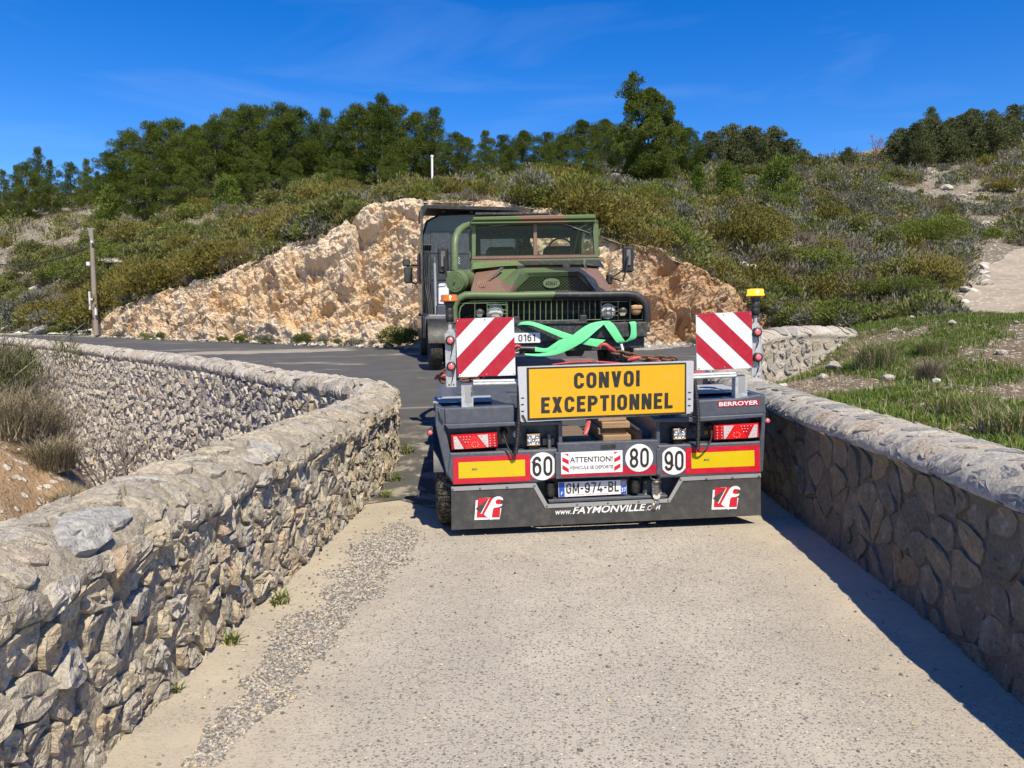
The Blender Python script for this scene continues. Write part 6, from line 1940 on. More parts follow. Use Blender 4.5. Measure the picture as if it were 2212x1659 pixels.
# chassis, tank, wheels
mb = MB()
for x_ in (-.45, .35): mb.box(x_, x_ + .1, -4.2, 1.8, .72, .95, .01)
mb.box(-.45, .45, -3.4, -2.2, .95, 1.12, .03)
mb.build('chassis', P_TRACD, tractor)
mb = MB(); mb.prism([(-1.2, .55), (-.62, .55), (-.55, .62), (-.55, 1.05), (-.62, 1.12), (-1.12, 1.12), (-1.2, 1.04)], -1.35, .35, .03); tk = mb.build('fuel_tank', P_TANK, tractor)
for y_ in (-1.0, -.2):
    mb = MB(); mb.box(-1.215, -.55, y_, y_ + .05, .54, 1.13, .004); mb.build('tank_strap', P_TRACD, tk)
mb = MB(); mb.box(.55, 1.2, -1.3, .3, .55, 1.1, .04); mb.build('battery_box', P_TRACD, tractor)
for s_ in (-1, 1):
    wheel(tractor, (s_ * 1.06, 1.35, .50), .50, .29, .31, s_, P_RUBBER, P_STEEL, False)
    for xo in (1.06, .73):
        wheel(tractor, (s_ * xo, -2.45, .50), .50, .29, .29, s_, P_RUBBER, P_STEEL, False)
    mb = MB(); V = []
    for t in np.linspace(.1, pi - .1, 13):
        V += [Vector((s_ * 1.24, 1.35 + .58 * math.cos(t), .52 + .58 * math.sin(t))), Vector((s_ * .85, 1.35 + .58 * math.cos(t), .52 + .58 * math.sin(t)))]
    mb.add(V, [(2 * i, 2 * i + 1, 2 * i + 3, 2 * i + 2) for i in range(12)], True); mb.build('wheel_arch', P_TRACD, tractor)
    mb = MB(); V = []
    for t in np.linspace(.1, pi - .1, 13):
        V += [Vector((s_ * 1.24, -2.45 + .58 * math.cos(t), .50 + .56 * math.sin(t))), Vector((s_ * .55, -2.45 + .58 * math.cos(t), .50 + .56 * math.sin(t)))]
    mb.add(V, [(2 * i, 2 * i + 1, 2 * i + 3, 2 * i + 2) for i in range(12)], True); mb.build('wheel_arch', P_TRACD, tractor)
# ================================================================== vegetation
def leaf_material(name, a, b, trans=.22, hue=.06, scale=.35):
    t = NT(name)
    g = t.n('ShaderNodeNewGeometry')
    oi = t.n('ShaderNodeObjectInfo')
    n = t.noise(g.outputs['Position'], scale, 1, .5)
    f = t.math('ADD', t.math('MULTIPLY', g.outputs['Random Per Island'], .5), t.math('MULTIPLY', n, .6))
    f = t.math('ADD', f, t.math('MULTIPLY', t.math('SUBTRACT', oi.outputs['Random'], .5), .35))
    col = t.ramp(f, [(.22, a), (.80, b)])
    d = t.n('ShaderNodeBsdfDiffuse'); t.l(col, d.inputs['Color'])
    tr = t.n('ShaderNodeBsdfTranslucent'); t.l(t.mix(.5, col, (.16, .19, .03)), tr.inputs['Color'])
    mx = t.n('ShaderNodeMixShader'); mx.inputs[0].default_value = trans
    t.l(d.outputs[0], mx.inputs[1]); t.l(tr.outputs[0], mx.inputs[2]); t.l(mx.outputs[0], t.out.inputs['Surface'])
    MATS[name] = t.m
    return t.m
L_PINE = leaf_material('pine_needles', (0.042, 0.068, 0.014), (0.128, 0.160, 0.036))
L_PINE2 = leaf_material('pine_needles_young', (0.066, 0.110, 0.019), (0.176, 0.225, 0.050))
L_OAK = leaf_material('holm_oak_leaves', (0.052, 0.065, 0.029), (0.156, 0.169, 0.075), .12)
L_KERM = leaf_material('scrub_green', (0.091, 0.107, 0.036), (0.234, 0.237, 0.083))
L_GREY = leaf_material('scrub_grey_green', (0.108, 0.112, 0.080), (0.216, 0.216, 0.164), .15)
L_YEL = leaf_material('scrub_yellow_green', (0.121, 0.113, 0.030), (0.259, 0.218, 0.063))
L_DRY = leaf_material('scrub_dry_twigs', (0.128, 0.102, 0.075), (0.246, 0.208, 0.157), .1)
L_BRIGHT = leaf_material('scrub_bright_green', (0.088, 0.123, 0.026), (0.220, 0.242, 0.057), .25)
L_GRASS = leaf_material('meadow_grass', (0.061, 0.110, 0.020), (0.165, 0.231, 0.050), .3, 0, .8)
L_STRAW = leaf_material('straw', (0.297, 0.242, 0.143), (0.484, 0.407, 0.264), .2, 0, .8)
BARK = paint('bark', (0.127, 0.094, 0.068), .95, 0, .3, .2, .8, 6)
BARKG = paint('grey_twigs', (0.176, 0.149, 0.127), .95, 0, .25, .1, .5, 8)
BARKR = paint('reddish_twigs', (0.242, 0.138, 0.110), .95, 0, .2, .1, .4, 8)

def rand_dirs(n, rng):
    v = rng.normal(size=(n, 3)); return v / np.linalg.norm(v, axis=1)[:, None]
def leaf_tris(P, D, L, W, rng, curl=0):
    """triangular leaf sprays: base P, direction D, length L, width W (arrays)"""
    n = len(P)
    D = D / np.linalg.norm(D, axis=1)[:, None]
    S = np.cross(D, rand_dirs(n, rng)); S /= np.maximum(np.linalg.norm(S, axis=1), 1e-6)[:, None]
    L = np.broadcast_to(L, (n,))[:, None]; W = np.broadcast_to(W, (n,))[:, None]
    V = np.stack([P - S * W * .5, P + S * W * .5, P + D * L], 1).reshape(-1, 3)
    return V, np.arange(3 * n).reshape(-1, 3)
def leaf_quads(P, D, L, W, rng):
    n = len(P)
    D = D / np.linalg.norm(D, axis=1)[:, None]
    S = np.cross(D, rand_dirs(n, rng)); S /= np.maximum(np.linalg.norm(S, axis=1), 1e-6)[:, None]
    L = np.broadcast_to(L, (n,))[:, None]; W = np.broadcast_to(W, (n,))[:, None]
    V = np.stack([P, P + D * L * .5 - S * W * .5, P + D * L, P + D * L * .5 + S * W * .5], 1).reshape(-1, 3)
    return V, np.arange(4 * n).reshape(-1, 4)
def clumps(cs, rs, per, L, W, rng, up=.5, flat=.8, quads=False):
    P, D = [], []
    for c, r in zip(cs, rs):
        n = max(6, int(per * (r / .5) ** 1.6))
        d = rand_dirs(n, rng)
        rad = r * rng.uniform(.45, 1.0, n) ** .6
        P.append(c + d * rad[:, None] * np.array([1, 1, flat]))
        D.append(d * .8 + np.array([0, 0, up]) + rng.normal(size=(n, 3)) * .35)
    P, D = np.concatenate(P), np.concatenate(D)
    LL = L * rng.uniform(.6, 1.3, len(P)); WW = W * rng.uniform(.7, 1.3, len(P))
    return (leaf_quads if quads else leaf_tris)(P, D, LL, WW, rng)
def tube_mesh(name, segs, mat):
    mb = MB()
    for pts, rs in segs: mb.tube(pts, rs, 6)
    me = bpy.data.meshes.new(name); me.from_pydata(mb.v, [], mb.f)
    me.polygons.foreach_set('use_smooth', [True] * len(me.polygons)); me.materials.append(mat)
    return me
def make_tree(seed, h, rad, shape, leafmat, per=62, nclump=120, base=.25, lean=0, L=.28, W=.042, cr=(.40, .78), trunk_r=.16, bare=False, bark=None):
    rng = np.random.default_rng(seed)
    cs, rs = [], []
    lob = rng.uniform(0, 2 * pi, 3)
    def axis_at(z):
        f = z / h
        return np.array([lean * f * f * h + .12 * math.sin(3 * f + seed), .1 * math.sin(2.3 * f + seed * 2), z])
    for i in range(nclump):
        f = rng.random() ** .85
        z = h * (base + (1 - base) * f)
        if shape == 'dome': r = rad * (1 - f ** 2.6) ** .5 * (.55 + .45 * min(1, f * 4))
        elif shape == 'cone': r = rad * (1 - f) ** .75 * (.6 + .4 * min(1, f * 5)) + .15
        elif shape == 'flame': r = rad * math.sin(min(1, (f * .92 + .08)) * pi) ** .6 + .1
        else: r = rad * (1 - f ** 1.6) ** .6
        a = rng.uniform(0, 2 * pi)
        r *= .78 + .28 * math.sin(2 * a + lob[0] + f * 3) + .22 * math.sin(4 * a + lob[1] + f * 7)
        q_ = r * rng.uniform(.12, 1.0) ** .5
        c = axis_at(z) + np.array([math.cos(a) * q_, math.sin(a) * q_, rng.uniform(-.2, .2)])
        cs.append(c); rs.append(rng.uniform(*cr) * (1 - .45 * f) * (1 if rng.random() < .8 else 1.35))
    V, F = clumps(cs, rs, per, L, W, rng, .8, .7)
    segs = [([tuple(axis_at(z)) for z in np.linspace(-.4, h * .92, 9)], [trunk_r * (1 - .9 * k / 8) + .015 for k in range(9)])]
    order = rng.permutation(nclump)[:26 if not bare else nclump]
    for i in order:
        c = cs[i]; z0 = max(.15 * h, c[2] - .35 * np.hypot(c[0], c[1]) - .3)
        p0 = axis_at(z0); mid = (p0 + c) / 2 + np.array([0, 0, -.12])
        segs.append(([tuple(p0), tuple(mid), tuple(c)], [trunk_r * .32, trunk_r * .2, .012]))
    crown = np_mesh('crown', V, F, leafmat)
    return tube_mesh('trunk', segs, bark or BARK), crown
def plant_tree(name, proto, p, s, rz, label, cat, group, sz=1.0):
    o = thing(name, label, cat, p, (0, 0, rz), group)
    o.scale = (s, s, s * sz)
    put('trunk', proto[0], None, o); put('crown', proto[1], None, o)
    return o
PINES = [make_tree(1, 8.5, 3.6, 'dome', L_PINE, 150, 185), make_tree(2, 9, 3.4, 'dome', L_PINE, 150, 190, .18), make_tree(3, 8, 2.8, 'flame', L_PINE, 150, 140, .12),
         make_tree(4, 8.5, 2.2, 'cone', L_PINE, 150, 85, .08), make_tree(5, 7.5, 3.8, 'flat', L_PINE, 150, 185, .3), make_tree(6, 9, 2.8, 'flame', L_PINE, 150, 155, .15)]
YOUNG = [make_tree(11, 4.2, 1.5, 'cone', L_PINE2, 70, 70, .05, 0, .26, .09), make_tree(12, 3.6, 1.7, 'dome', L_PINE2, 70, 70, .05, 0, .26, .09)]
OAKS = [make_tree(21, 6, 3.0, 'dome', L_OAK, 66, 140, .12, 0, .24, .12, (.5, .9)), make_tree(22, 5, 3.2, 'flat', L_OAK, 66, 130, .1, 0, .24, .12, (.5, .9)), make_tree(23, 4.2, 2.3, 'dome', L_OAK, 66, 95, .3, 0, .22, .11, (.4, .75))]
TALL = make_tree(31, 13.5, 5.2, 'flame', L_PINE, 130, 330, .06, .02, .30, .11, (.6, 1.15), .24)
def hz(x, y): return float(zh(np.array([x]), np.array([y]))[0])
def on_hill(vx, depth):
    x = (vx - 1106) / F_PX * depth / math.cos(PITCH)
    return Vector((x, depth, hz(x, depth)))
def fit(proto_h, vx, depth, vtop):
    """scale so that the top reaches the bearing vtop"""
    p = on_hill(vx, depth); t = at(vx, vtop, depth)
    return p, max(.3, (t.z - p.z) / proto_h)
HH = [8.5, 9, 8, 8.5, 7.5, 9]
rnd = random.Random(3)
# pines on the ridge: bearing, distance, bearing of the top, prototype
ridge = [(28, 82, 366, 3), (58, 80, 356, 3), (82, 78, 352, 2), (104, 82, 318, 3), (128, 80, 345, 3), (172, 78, 350, 2), (206, 76, 342, 3), (228, 78, 368, 3), (8, 82, 400, 2),
         (262, 72, 330, 2), (300, 70, 288, 1), (345, 68, 268, 0), (395, 70, 262, 0), (440, 68, 276, 4), (475, 66, 262, 2), (505, 70, 240, 1), (545, 68, 230, 5), (580, 70, 234, 0), (620, 66, 226, 1), (655, 68, 238, 0),
         (690, 66, 268, 3), (713, 68, 234, 3), (748, 66, 250, 2), (780, 66, 228, 5), (832, 64, 204, 3), (815, 68, 228, 1), (866, 66, 232, 0), (905, 66, 246, 2), (943, 64, 232, 3), (985, 62, 284, 2), (1010, 66, 296, 5), (1050, 60, 280, 3),
         (1085, 70, 292, 0), (1130, 72, 284, 4), (1180, 70, 286, 0), (1215, 66, 288, 2), (1250, 74, 262, 4), (1300, 72, 260, 4), (1330, 66, 275, 1), (1455, 66, 262, 2), (1478, 68, 276, 5),
         (330, 60, 350, 2), (420, 60, 356, 5), (560, 58, 330, 2), (640, 58, 340, 5), (740, 58, 330, 2), (850, 58, 330, 5), (1100, 56, 330, 2), (1180, 56, 335, 5), (1270, 54, 330, 2)]
for i, (vx, dp, vt, k) in enumerate(ridge):
    p, s = fit(HH[k], vx, dp, vt)
    sz = 1.0
    if s > 1.35: sz = s / 1.35; s = 1.35
    if s < .95 and vx > 240: sz = s / min(.95, s * 1.3); s = min(.95, s * 1.3)
    if vx < 240: sz = 1 / .9; s *= .9
    form = ('broad domed', 'tall round-topped', 'ragged flame-shaped', 'narrow pointed', 'flat-topped spreading', 'tall ragged')[k]
    spot = ('in the loose group at the low end of the ridge' if vx < 240 else 'in the front row of the dense ridge wood' if vx < 970 and dp < 62 else 'in the dense wood along the ridge' if vx < 970 else 'in the wood on the ridge above the army truck')
    lab = form + ' pine ' + spot
    grp = form + ' pines ' + spot
    plant_tree('pine_tree', PINES[k], p - Vector((0, 0, .15)), s, rnd.uniform(0, 6.28), lab, 'pine tree', grp, sz)
p, s = fit(13.5, 1392, 56, 190)
plant_tree('pine_tree', TALL, p - Vector((0, 0, .2)), s, .6, 'tall dense pine standing far above its neighbours on the ridge', 'pine tree', None)
# its thin forked leader, leaning to one side
ld = make_tree(32, 4.2, 1.0, 'flame', L_PINE, 70, 44, .42, -.02, .28, .10, (.3, .55), .07)
lp = at(1366, 270, 56); tp_ = at(1366, 166, 56)
plant_tree('pine_tree', ld, lp - Vector((0, 0, .3)), (tp_.z - lp.z + .3) / 4.2, 1.0, 'thin windswept pine leader with bare stem rising beside the tall dense pine', 'pine tree', None)
for vx, dp, vt, k in ((1500, 52, 358, 0), (1558, 50, 350, 0), (1578, 52, 362, 0), (1670, 56, 338, 1), (1130, 46, 390, 1), (1440, 48, 385, 1), (720, 52, 372, 0), (1040, 48, 375, 1), (500, 56, 380, 1), (250, 62, 400, 0)):
    p, s = fit((4.2, 3.6)[k], vx, dp, vt)
    plant_tree('young_pine', YOUNG[k], p - Vector((0, 0, .1)), s, rnd.uniform(0, 6.28), 'small bright green young pine in the scrub below the ridge trees', 'pine tree', 'young pines below the ridge')
for vx, dp, vt, k in ((1525, 78, 282, 0), (1572, 80, 272, 1), (1610, 78, 272, 0), (1655, 80, 278, 1), (1690, 78, 300, 0), (1722, 82, 322, 1), (1748, 80, 338, 2), (1600, 70, 320, 1), (1660, 70, 335, 0)):
    p, s = fit((6, 5, 4.2)[k], vx, dp, vt)
    plant_tree('holm_oak', OAKS[k], p - Vector((0, 0, .15)), s, rnd.uniform(0, 6.28), 'dark round-topped holm oak beside the tall pine on the saddle', 'oak tree', 'holm oaks beside the tall pine')
p, s = fit(4.2, 1815, 80, 324)
plant_tree('holm_oak', OAKS[2], p - Vector((0, 0, .1)), s * 1.05, .3, 'small dark holm oak standing alone on the skyline saddle with open stems', 'oak tree', None)
for vx, dp, vt, k in ((1925, 84, 322, 1), (1955, 86, 305, 1), (1960, 80, 335, 0), (2040, 80, 335, 1), (2120, 82, 318, 0), (2060, 90, 295, 0), (2150, 92, 285, 1), (1985, 90, 296, 0), (2030, 94, 270, 1), (2075, 98, 258, 0), (2118, 102, 246, 1), (2165, 104, 252, 0), (2210, 104, 250, 1), (2260, 104, 250, 0), (2010, 84, 322, 1), (2090, 86, 312, 1)):
    p, s = fit((6, 5, 4.2)[k], vx, dp, vt)
    plant_tree('holm_oak', OAKS[k], p - Vector((0, 0, .15)), max(.75, min(s, 1.25)), rnd.uniform(0, 6.28), ('tall domed', 'broad flat-topped')[k] + ' dark holm oak in the thicket on the stony right-hand hilltop', 'oak tree', ('tall domed', 'broad flat-topped')[k] + ' holm oaks on the hilltop')
p, s = fit(8, 1992, 92, 234)
plant_tree('pine_tree', PINES[2], p, s * .8, 1.0, 'pale airy pine rising out of the hilltop oak thicket', 'pine tree', None, 1.25)
# bare reddish tree on the skyline and the dark-stemmed shrub on the slope
def bare_tree(name, p, h, spread, seed, mat, label, cat, leaf=None, nl=0):
    rng = np.random.default_rng(seed); segs = []; tips = []
    def grow(p0, d, l, r, lv):
        p1 = p0 + d * l
        mid = (p0 + p1) / 2 + rng.normal(size=3) * l * .07
        segs.append(([tuple(p0), tuple(mid), tuple(p1)], [r, r * .85, r * .65]))
        if lv == 0: tips.append(p1); return
        for _ in range(rng.integers(2, 4)):
            nd = d + rng.normal(size=3) * .55 * spread + np.array([0, 0, .12]); nd /= np.linalg.norm(nd)
            grow(p1, nd, l * rng.uniform(.6, .85), r * .62, lv - 1)
    for _ in range(4):
        d = np.array([rng.normal() * .5 * spread, rng.normal() * .5 * spread, 1.0]); d /= np.linalg.norm(d)
        grow(np.zeros(3), d, h * .28, h * .017, 4)
    o = thing(name, label, cat, p)
    put('branches', tube_mesh('branches', segs, mat), None, o)
    if leaf:
        T = np.array(tips); i = rng.integers(0, len(T), nl)
        P = T[i] + rng.normal(size=(nl, 3)) * h * .05
        V, F = leaf_tris(P, rand_dirs(nl, rng) + np.array([0, 0, .4]), .13, .05, rng)
        put('leaves', np_mesh('leaves', V, F, leaf), None, o)
    return o
bare_tree('bare_tree', on_hill(1872, 86) - Vector((0, 0, .1)), 4.0, 1.0, 5, BARKR, 'leafless reddish tree on the skyline between the oaks', 'tree')
bare_tree('almond_tree', on_hill(1882, 47) - Vector((0, 0, .1)), 3.4, 1.25, 8, paint('dark_bark', (.055, .045, .04), .95), 'dark-stemmed spreading shrub with pale sparse leaves on the open slope', 'shrub', L_GREY, 2600)
bare_tree('bare_shrub', on_hill(2190, 46) - Vector((0, 0, .1)), 3.0, 1.1, 9, BARKG, 'leafless grey shrub beside the stony path on the right-hand slope', 'shrub')

# ---- scrub
def make_shrub(seed, mat, r=.75, h=.75, n=2400, L=.10, W=.036, lumps=10, twig=False):
    rng = np.random.default_rng(seed)
    cs, rs = [], []
    for i in range(lumps):
        a = rng.uniform(0, 2 * pi); q_ = r * .62 * rng.random() ** .5
        rr = r * rng.uniform(.32, .55)
        cs.append(np.array([math.cos(a) * q_, math.sin(a) * q_, h * rng.uniform(.25, .62)])); rs.append(rr)
    P, D = [], []
    for c, rr in zip(cs, rs):
        m = n // lumps
        d = rand_dirs(m, rng); d[:, 2] = np.abs(d[:, 2]) * 1.0 - .25
        rad = rr * rng.uniform(.5, 1.05, m) ** .5
        P.append(c + d * rad[:, None]); D.append(d * .7 + np.array([0, 0, .55]) + rng.normal(size=(m, 3)) * .35)
    P, D = np.concatenate(P), np.concatenate(D)
    P[:, 2] = np.maximum(P[:, 2], -.05)
    V, F = (leaf_tris if twig else leaf_quads)(P, D, L * rng.uniform(.6, 1.4, len(P)), W * rng.uniform(.6, 1.3, len(P)), rng)
    return np_mesh('shrub', V, F, mat)
KINDS = {
    'kerm': ([make_shrub(41, L_KERM, .8, .8), make_shrub(42, L_KERM, .9, .7, 2700), make_shrub(43, L_KERM, .7, .9)], 'low dense green scrub bush on the hillside', 'green scrub bushes', 'green_scrub_bush'),
    'grey': ([make_shrub(44, L_GREY, .75, .6, 1500, .11, .04), make_shrub(45, L_GREY, .85, .65, 1600, .11, .04), make_shrub(46, L_GREY, .65, .6, 1200, .12, .035)], 'pale grey-green aromatic bush on the hillside', 'grey-green bushes', 'grey_scrub_bush'),
    'yel': ([make_shrub(47, L_YEL, .95, .75, 3000, .08, .034), make_shrub(48, L_YEL, .85, .8, 2700, .08, .034)], 'yellowish green rounded bush on the hillside', 'yellow-green bushes', 'yellow_scrub_bush'),
    'dry': ([make_shrub(49, L_DRY, .65, .5, 1300, .18, .018, 7, True), make_shrub(50, L_DRY, .75, .45, 1300, .18, .018, 8, True)], 'dry brown twiggy bush on the hillside', 'dry twiggy bushes', 'dry_scrub_bush'),
    'bright': ([make_shrub(51, L_BRIGHT, .9, .7, 2900, .08, .034), make_shrub(52, L_BRIGHT, .7, .8, 2400, .08, .034)], 'fresh bright green bush on the hillside', 'bright green bushes', 'bright_green_bush'),
}
KINDS['big'] = ([make_shrub(53, L_BRIGHT, 1.9, 1.5, 20000, .085, .034, 34)], '', '', 'spreading_bush')
def put_shrub(kind, p, s, sz=1.0, label=None, group=None):
    ms, lab, grp, nm = KINDS[kind]
    o = put(nm, rnd.choice(ms), None, None, p, (rnd.uniform(-.15, .15), rnd.uniform(-.15, .15), rnd.uniform(0, 6.28)))
    o.scale = (s * rnd.uniform(.85, 1.2), s * rnd.uniform(.85, 1.2), s * sz * rnd.uniform(.85, 1.2))
    if label: return tag(o, label, 'bush', group)
    return tag(o, lab, 'bush', grp)
TRK = [(2330, 15.5), (2255, 19.5), (2200, 25), (2200, 30), (2250, 36), (2350, 42)]
def open_ground(vx, dp, x, y):
    """bare stony places: the track, the path up the right-hand slope, the slab on the left"""
    for (a1, d1), (a2, d2) in zip(TRK[:-1], TRK[1:]):
        if d1 - 1 <= dp <= d2 + 1:
            tx = np.interp(dp, [d1, d2], [a1, a2])
            if abs(vx - tx) < 2.4 / dp * F_PX: return True
    if dp > 30:
        pv = np.interp(dp, [30, 36, 44, 52, 62, 74, 86], [2125, 2125, 2150, 2110, 2040, 1985, 1905])
        if abs(vx - pv) < (1.0 + .6 * math.sin(dp)) / dp * F_PX: return True
    return False
CAP = {'kerm': 295, 'grey': 295, 'yel': 260, 'dry': 295, 'bright': 170}
cnt = {k: 0 for k in CAP}
N_ = 0
pts_n = []
for _ in range(9000):
    vx = rnd.uniform(-80, 2300) if rnd.random() < .75 else rnd.uniform(1600, 2300)
    d0 = float(hill_start(vx)) + .35
    dp = d0 * ((86 if vx > 1450 else 60) / d0) ** (rnd.random() ** 1.1) if rnd.random() < .86 else d0 + rnd.uniform(0, 1.6)
    x = (vx - 1106) / F_PX * dp / math.cos(PITCH)
    pts_n.append((vx, dp, x))
pz = zh(np.array([p[2] for p in pts_n]), np.array([p[1] for p in pts_n]))
nzA = fbm(np.array([(p[2] * .09, p[1] * .06, 0) for p in pts_n]), 3, 50)
nzB = fbm(np.array([(p[2] * .35, p[1] * .25, 5) for p in pts_n]), 3, 51)
for i, (vx, dp, x) in enumerate(pts_n):
    if open_ground(vx, dp, x, dp): continue
    na, nb = nzA[i], nzB[i]
    right = vx > 1640
    if right and nb > .38 and rnd.random() < .8: continue      # clearings on the stony slope
    if vx < 460 and 36 < dp < 48 and 300 < vx < 450 and nb > .1: continue
    w = {'kerm': 1.0, 'grey': .8, 'yel': .35, 'dry': .35, 'bright': .2}
    if 1280 < vx < 1700 and dp < 45: w.update(yel=2.2, kerm=.8, grey=.4, dry=.2)
    if vx < 520 and dp < 46: w.update(grey=1.3, kerm=.9, dry=.4, yel=.4)
    if 520 <= vx < 1280: w.update(kerm=1.1, grey=.7, yel=.5, bright=.2)
    if right: w.update(grey=1.6, dry=1.5, kerm=.45, yel=.2, bright=.08)
    for j, k in enumerate(w): w[k] *= max(.1, 1 + 2.2 * math.sin(na * 9 + j * 1.9))
    for k in w:
        if cnt[k] >= CAP[k]: w[k] = 0
    tot = sum(w.values())
    if tot <= 0: break
    q_ = rnd.random() * tot
    for k in w:
        q_ -= w[k]
        if q_ <= 0: break
    s = (.42 + 1.25 * rnd.random() ** 1.6) * (.8 + dp / 120)
    if k in ('dry', 'grey'): s *= .9
    if 760 < vx < 1120: s = min(s, .75)
    if right: s *= .78
    near = dp < float(hill_start(vx)) + 3.5
    zone = ('on the slope behind the utility pole' if vx < 460 else 'on the brow of the rock cutting' if near and vx < 1640 else 'on the slope below the dense ridge pines' if vx < 1000 else 'on the slope below the tall ridge pine' if vx < 1640 else 'just above the wing wall and grassy bank' if dp < 34 else 'beside the stony path below the hilltop oaks' if vx > 1900 else 'on the open stony slope below the saddle oaks')
    look = {'kerm': 'dense green scrub bush', 'grey': 'pale grey-green aromatic bush', 'yel': 'yellowish green rounded bush', 'dry': 'dry brown twiggy bush', 'bright': 'fresh bright green bush'}[k]
    if s > 1.15: look = 'large ' + look
    elif s < .6: look = 'small ' + look
    put_shrub(k, (x, dp, float(pz[i]) - .06), s, rnd.uniform(.75, 1.3), look + ' ' + zone, look + ' ' + zone)
    cnt[k] += 1
print('shrubs', cnt)
# the smaller bushes past the countable ones, as one mass per colour
def mini(seed, n, L, W):
    rng = np.random.default_rng(seed)
    d = rand_dirs(n, rng); d[:, 2] = np.abs(d[:, 2])
    P = d * (np.array([.55, .55, .5]) * rng.uniform(.5, 1.05, n)[:, None] ** .6) * (1 + .35 * np.sin(3 * np.arctan2(d[:, 1], d[:, 0]) + seed))[:, None]
    return leaf_quads(P, d * .7 + np.array([0, 0, .55]) + rng.normal(size=(n, 3)) * .35, L * rng.uniform(.6, 1.4, n), W * rng.uniform(.6, 1.3, n), rng)
rs_ = np.random.default_rng(404)
for nm, mat, cnt_, L_, W_, lab in (('far_green_scrub', L_KERM, 480, .15, .075, 'mass of small green bushes filling the hillside scrub'), ('far_grey_scrub', L_GREY, 420, .15, .055, 'mass of small grey-green bushes filling the hillside scrub'), ('far_dry_scrub', L_DRY, 380, .20, .035, 'mass of small dry bushes filling the hillside scrub'), ('far_yellow_scrub', L_YEL, 240, .15, .07, 'mass of small yellowish bushes filling the hillside scrub')):
    pr = [mini(s_, 300, L_, W_) for s_ in (1, 2, 3)]
    Vs, Fs, off = [], [], 0
    k = 0
    while k < cnt_:
        vx = rs_.uniform(1450, 2300) if rs_.random() < .7 else rs_.uniform(-80, 1450)
        d0 = float(hill_start(vx)) + .3; dp = d0 * (95 / d0) ** (rs_.random() ** .95)
        if open_ground(vx, dp, 0, 0): continue
        x = (vx - 1106) / F_PX * dp / math.cos(PITCH); s_ = rs_.uniform(.6, 1.3) * (.7 + dp / 80)
        V, F = pr[rs_.integers(3)]
        t_ = rs_.uniform(0, 6.28); ca_, sa_ = math.cos(t_), math.sin(t_)
        Vs.append(np.stack([V[:, 0] * ca_ - V[:, 1] * sa_, V[:, 0] * sa_ + V[:, 1] * ca_, V[:, 2] * rs_.uniform(.7, 1.1)], 1) * s_ + np.array([x, dp, 0])); Fs.append(F + off); off += len(V); k += 1
    VV = np.concatenate(Vs); cx = np.array([v[:, :2].mean(0) for v in Vs]); zz = zh(cx[:, 0], cx[:, 1])
    VV[:, 2] += np.repeat(zz, [len(v) for v in Vs]) - .05
    tag(put(nm, np_mesh(nm, VV, np.concatenate(Fs), mat)), lab, 'scrub', None, 'stuff')
# particular bushes that can be picked out
for vx, vy, dp, k, s, sz, lab in (
        (1930, 620, 28.5, 'big', .95, .6, 'large fresh green bush spreading low above the grass bank'),
        (2015, 500, 40, 'big', 1.05, 1.0, 'big upright green broom bush beside the stony path'),
        (1775, 455, 52, 'kerm', 1.3, 1.0, 'lone dark green cushion bush among pale rocks on the slope'),
        (1690, 640, 26, 'grey', .8, .9, 'pale silvery bush on the broken end of the rock cutting'),
        (1740, 680, 23, 'grey', .8, .9, 'pale flowering bush just above the wing wall'),
        (1640, 655, 26, 'kerm', .9, .9, 'small green bush rooted at the shoulder of the rock cutting')):
    p = at(vx, vy, dp); z = hz(p.x, p.y)
    put_shrub(k, (p.x, p.y, z - .1), s, sz, lab)
for vx, dp, k, s in ((318, 31.5, 'bright', .45), (345, 31.0, 'kerm', .4), (525, 27.4, 'bright', .42), (572, 26.6, 'grey', .5), (655, 25.7, 'kerm', .5), (697, 25.3, 'grey', .5), (768, 24.4, 'grey', .48), (880, 22.9, 'kerm', 1.0), (862, 23.3, 'yel', .6), (1500, 23.9, 'dry', .5), (1555, 24.4, 'kerm', .5), (260, 34.5, 'grey', .5), (430, 29.6, 'dry', .35), (600, 26.8, 'dry', .35), (805, 24.0, 'dry', .4), (480, 28.4, 'kerm', .3), (730, 24.9, 'kerm', .3), (160, 38.6, 'grey', .6), (120, 39.5, 'kerm', .8), (60, 41, 'grey', .7), (190, 38.2, 'dry', .5)):
    x = (vx - 1106) / F_PX * dp
    put_shrub(k, (x, dp, float(zr(x, dp)) + .0), s, 1.0, {'kerm': 'small green weed bush on the verge at the foot of the rock cutting', 'bright': 'fresh green tuft on the verge at the foot of the rock cutting', 'grey': 'small grey-green bush on the verge at the foot of the rock cutting', 'dry': 'dry straw-coloured tuft on the verge at the foot of the rock cutting', 'yel': 'yellowish weed bush on the verge at the foot of the rock cutting'}[k], 'plants at the foot of the rock cutting')
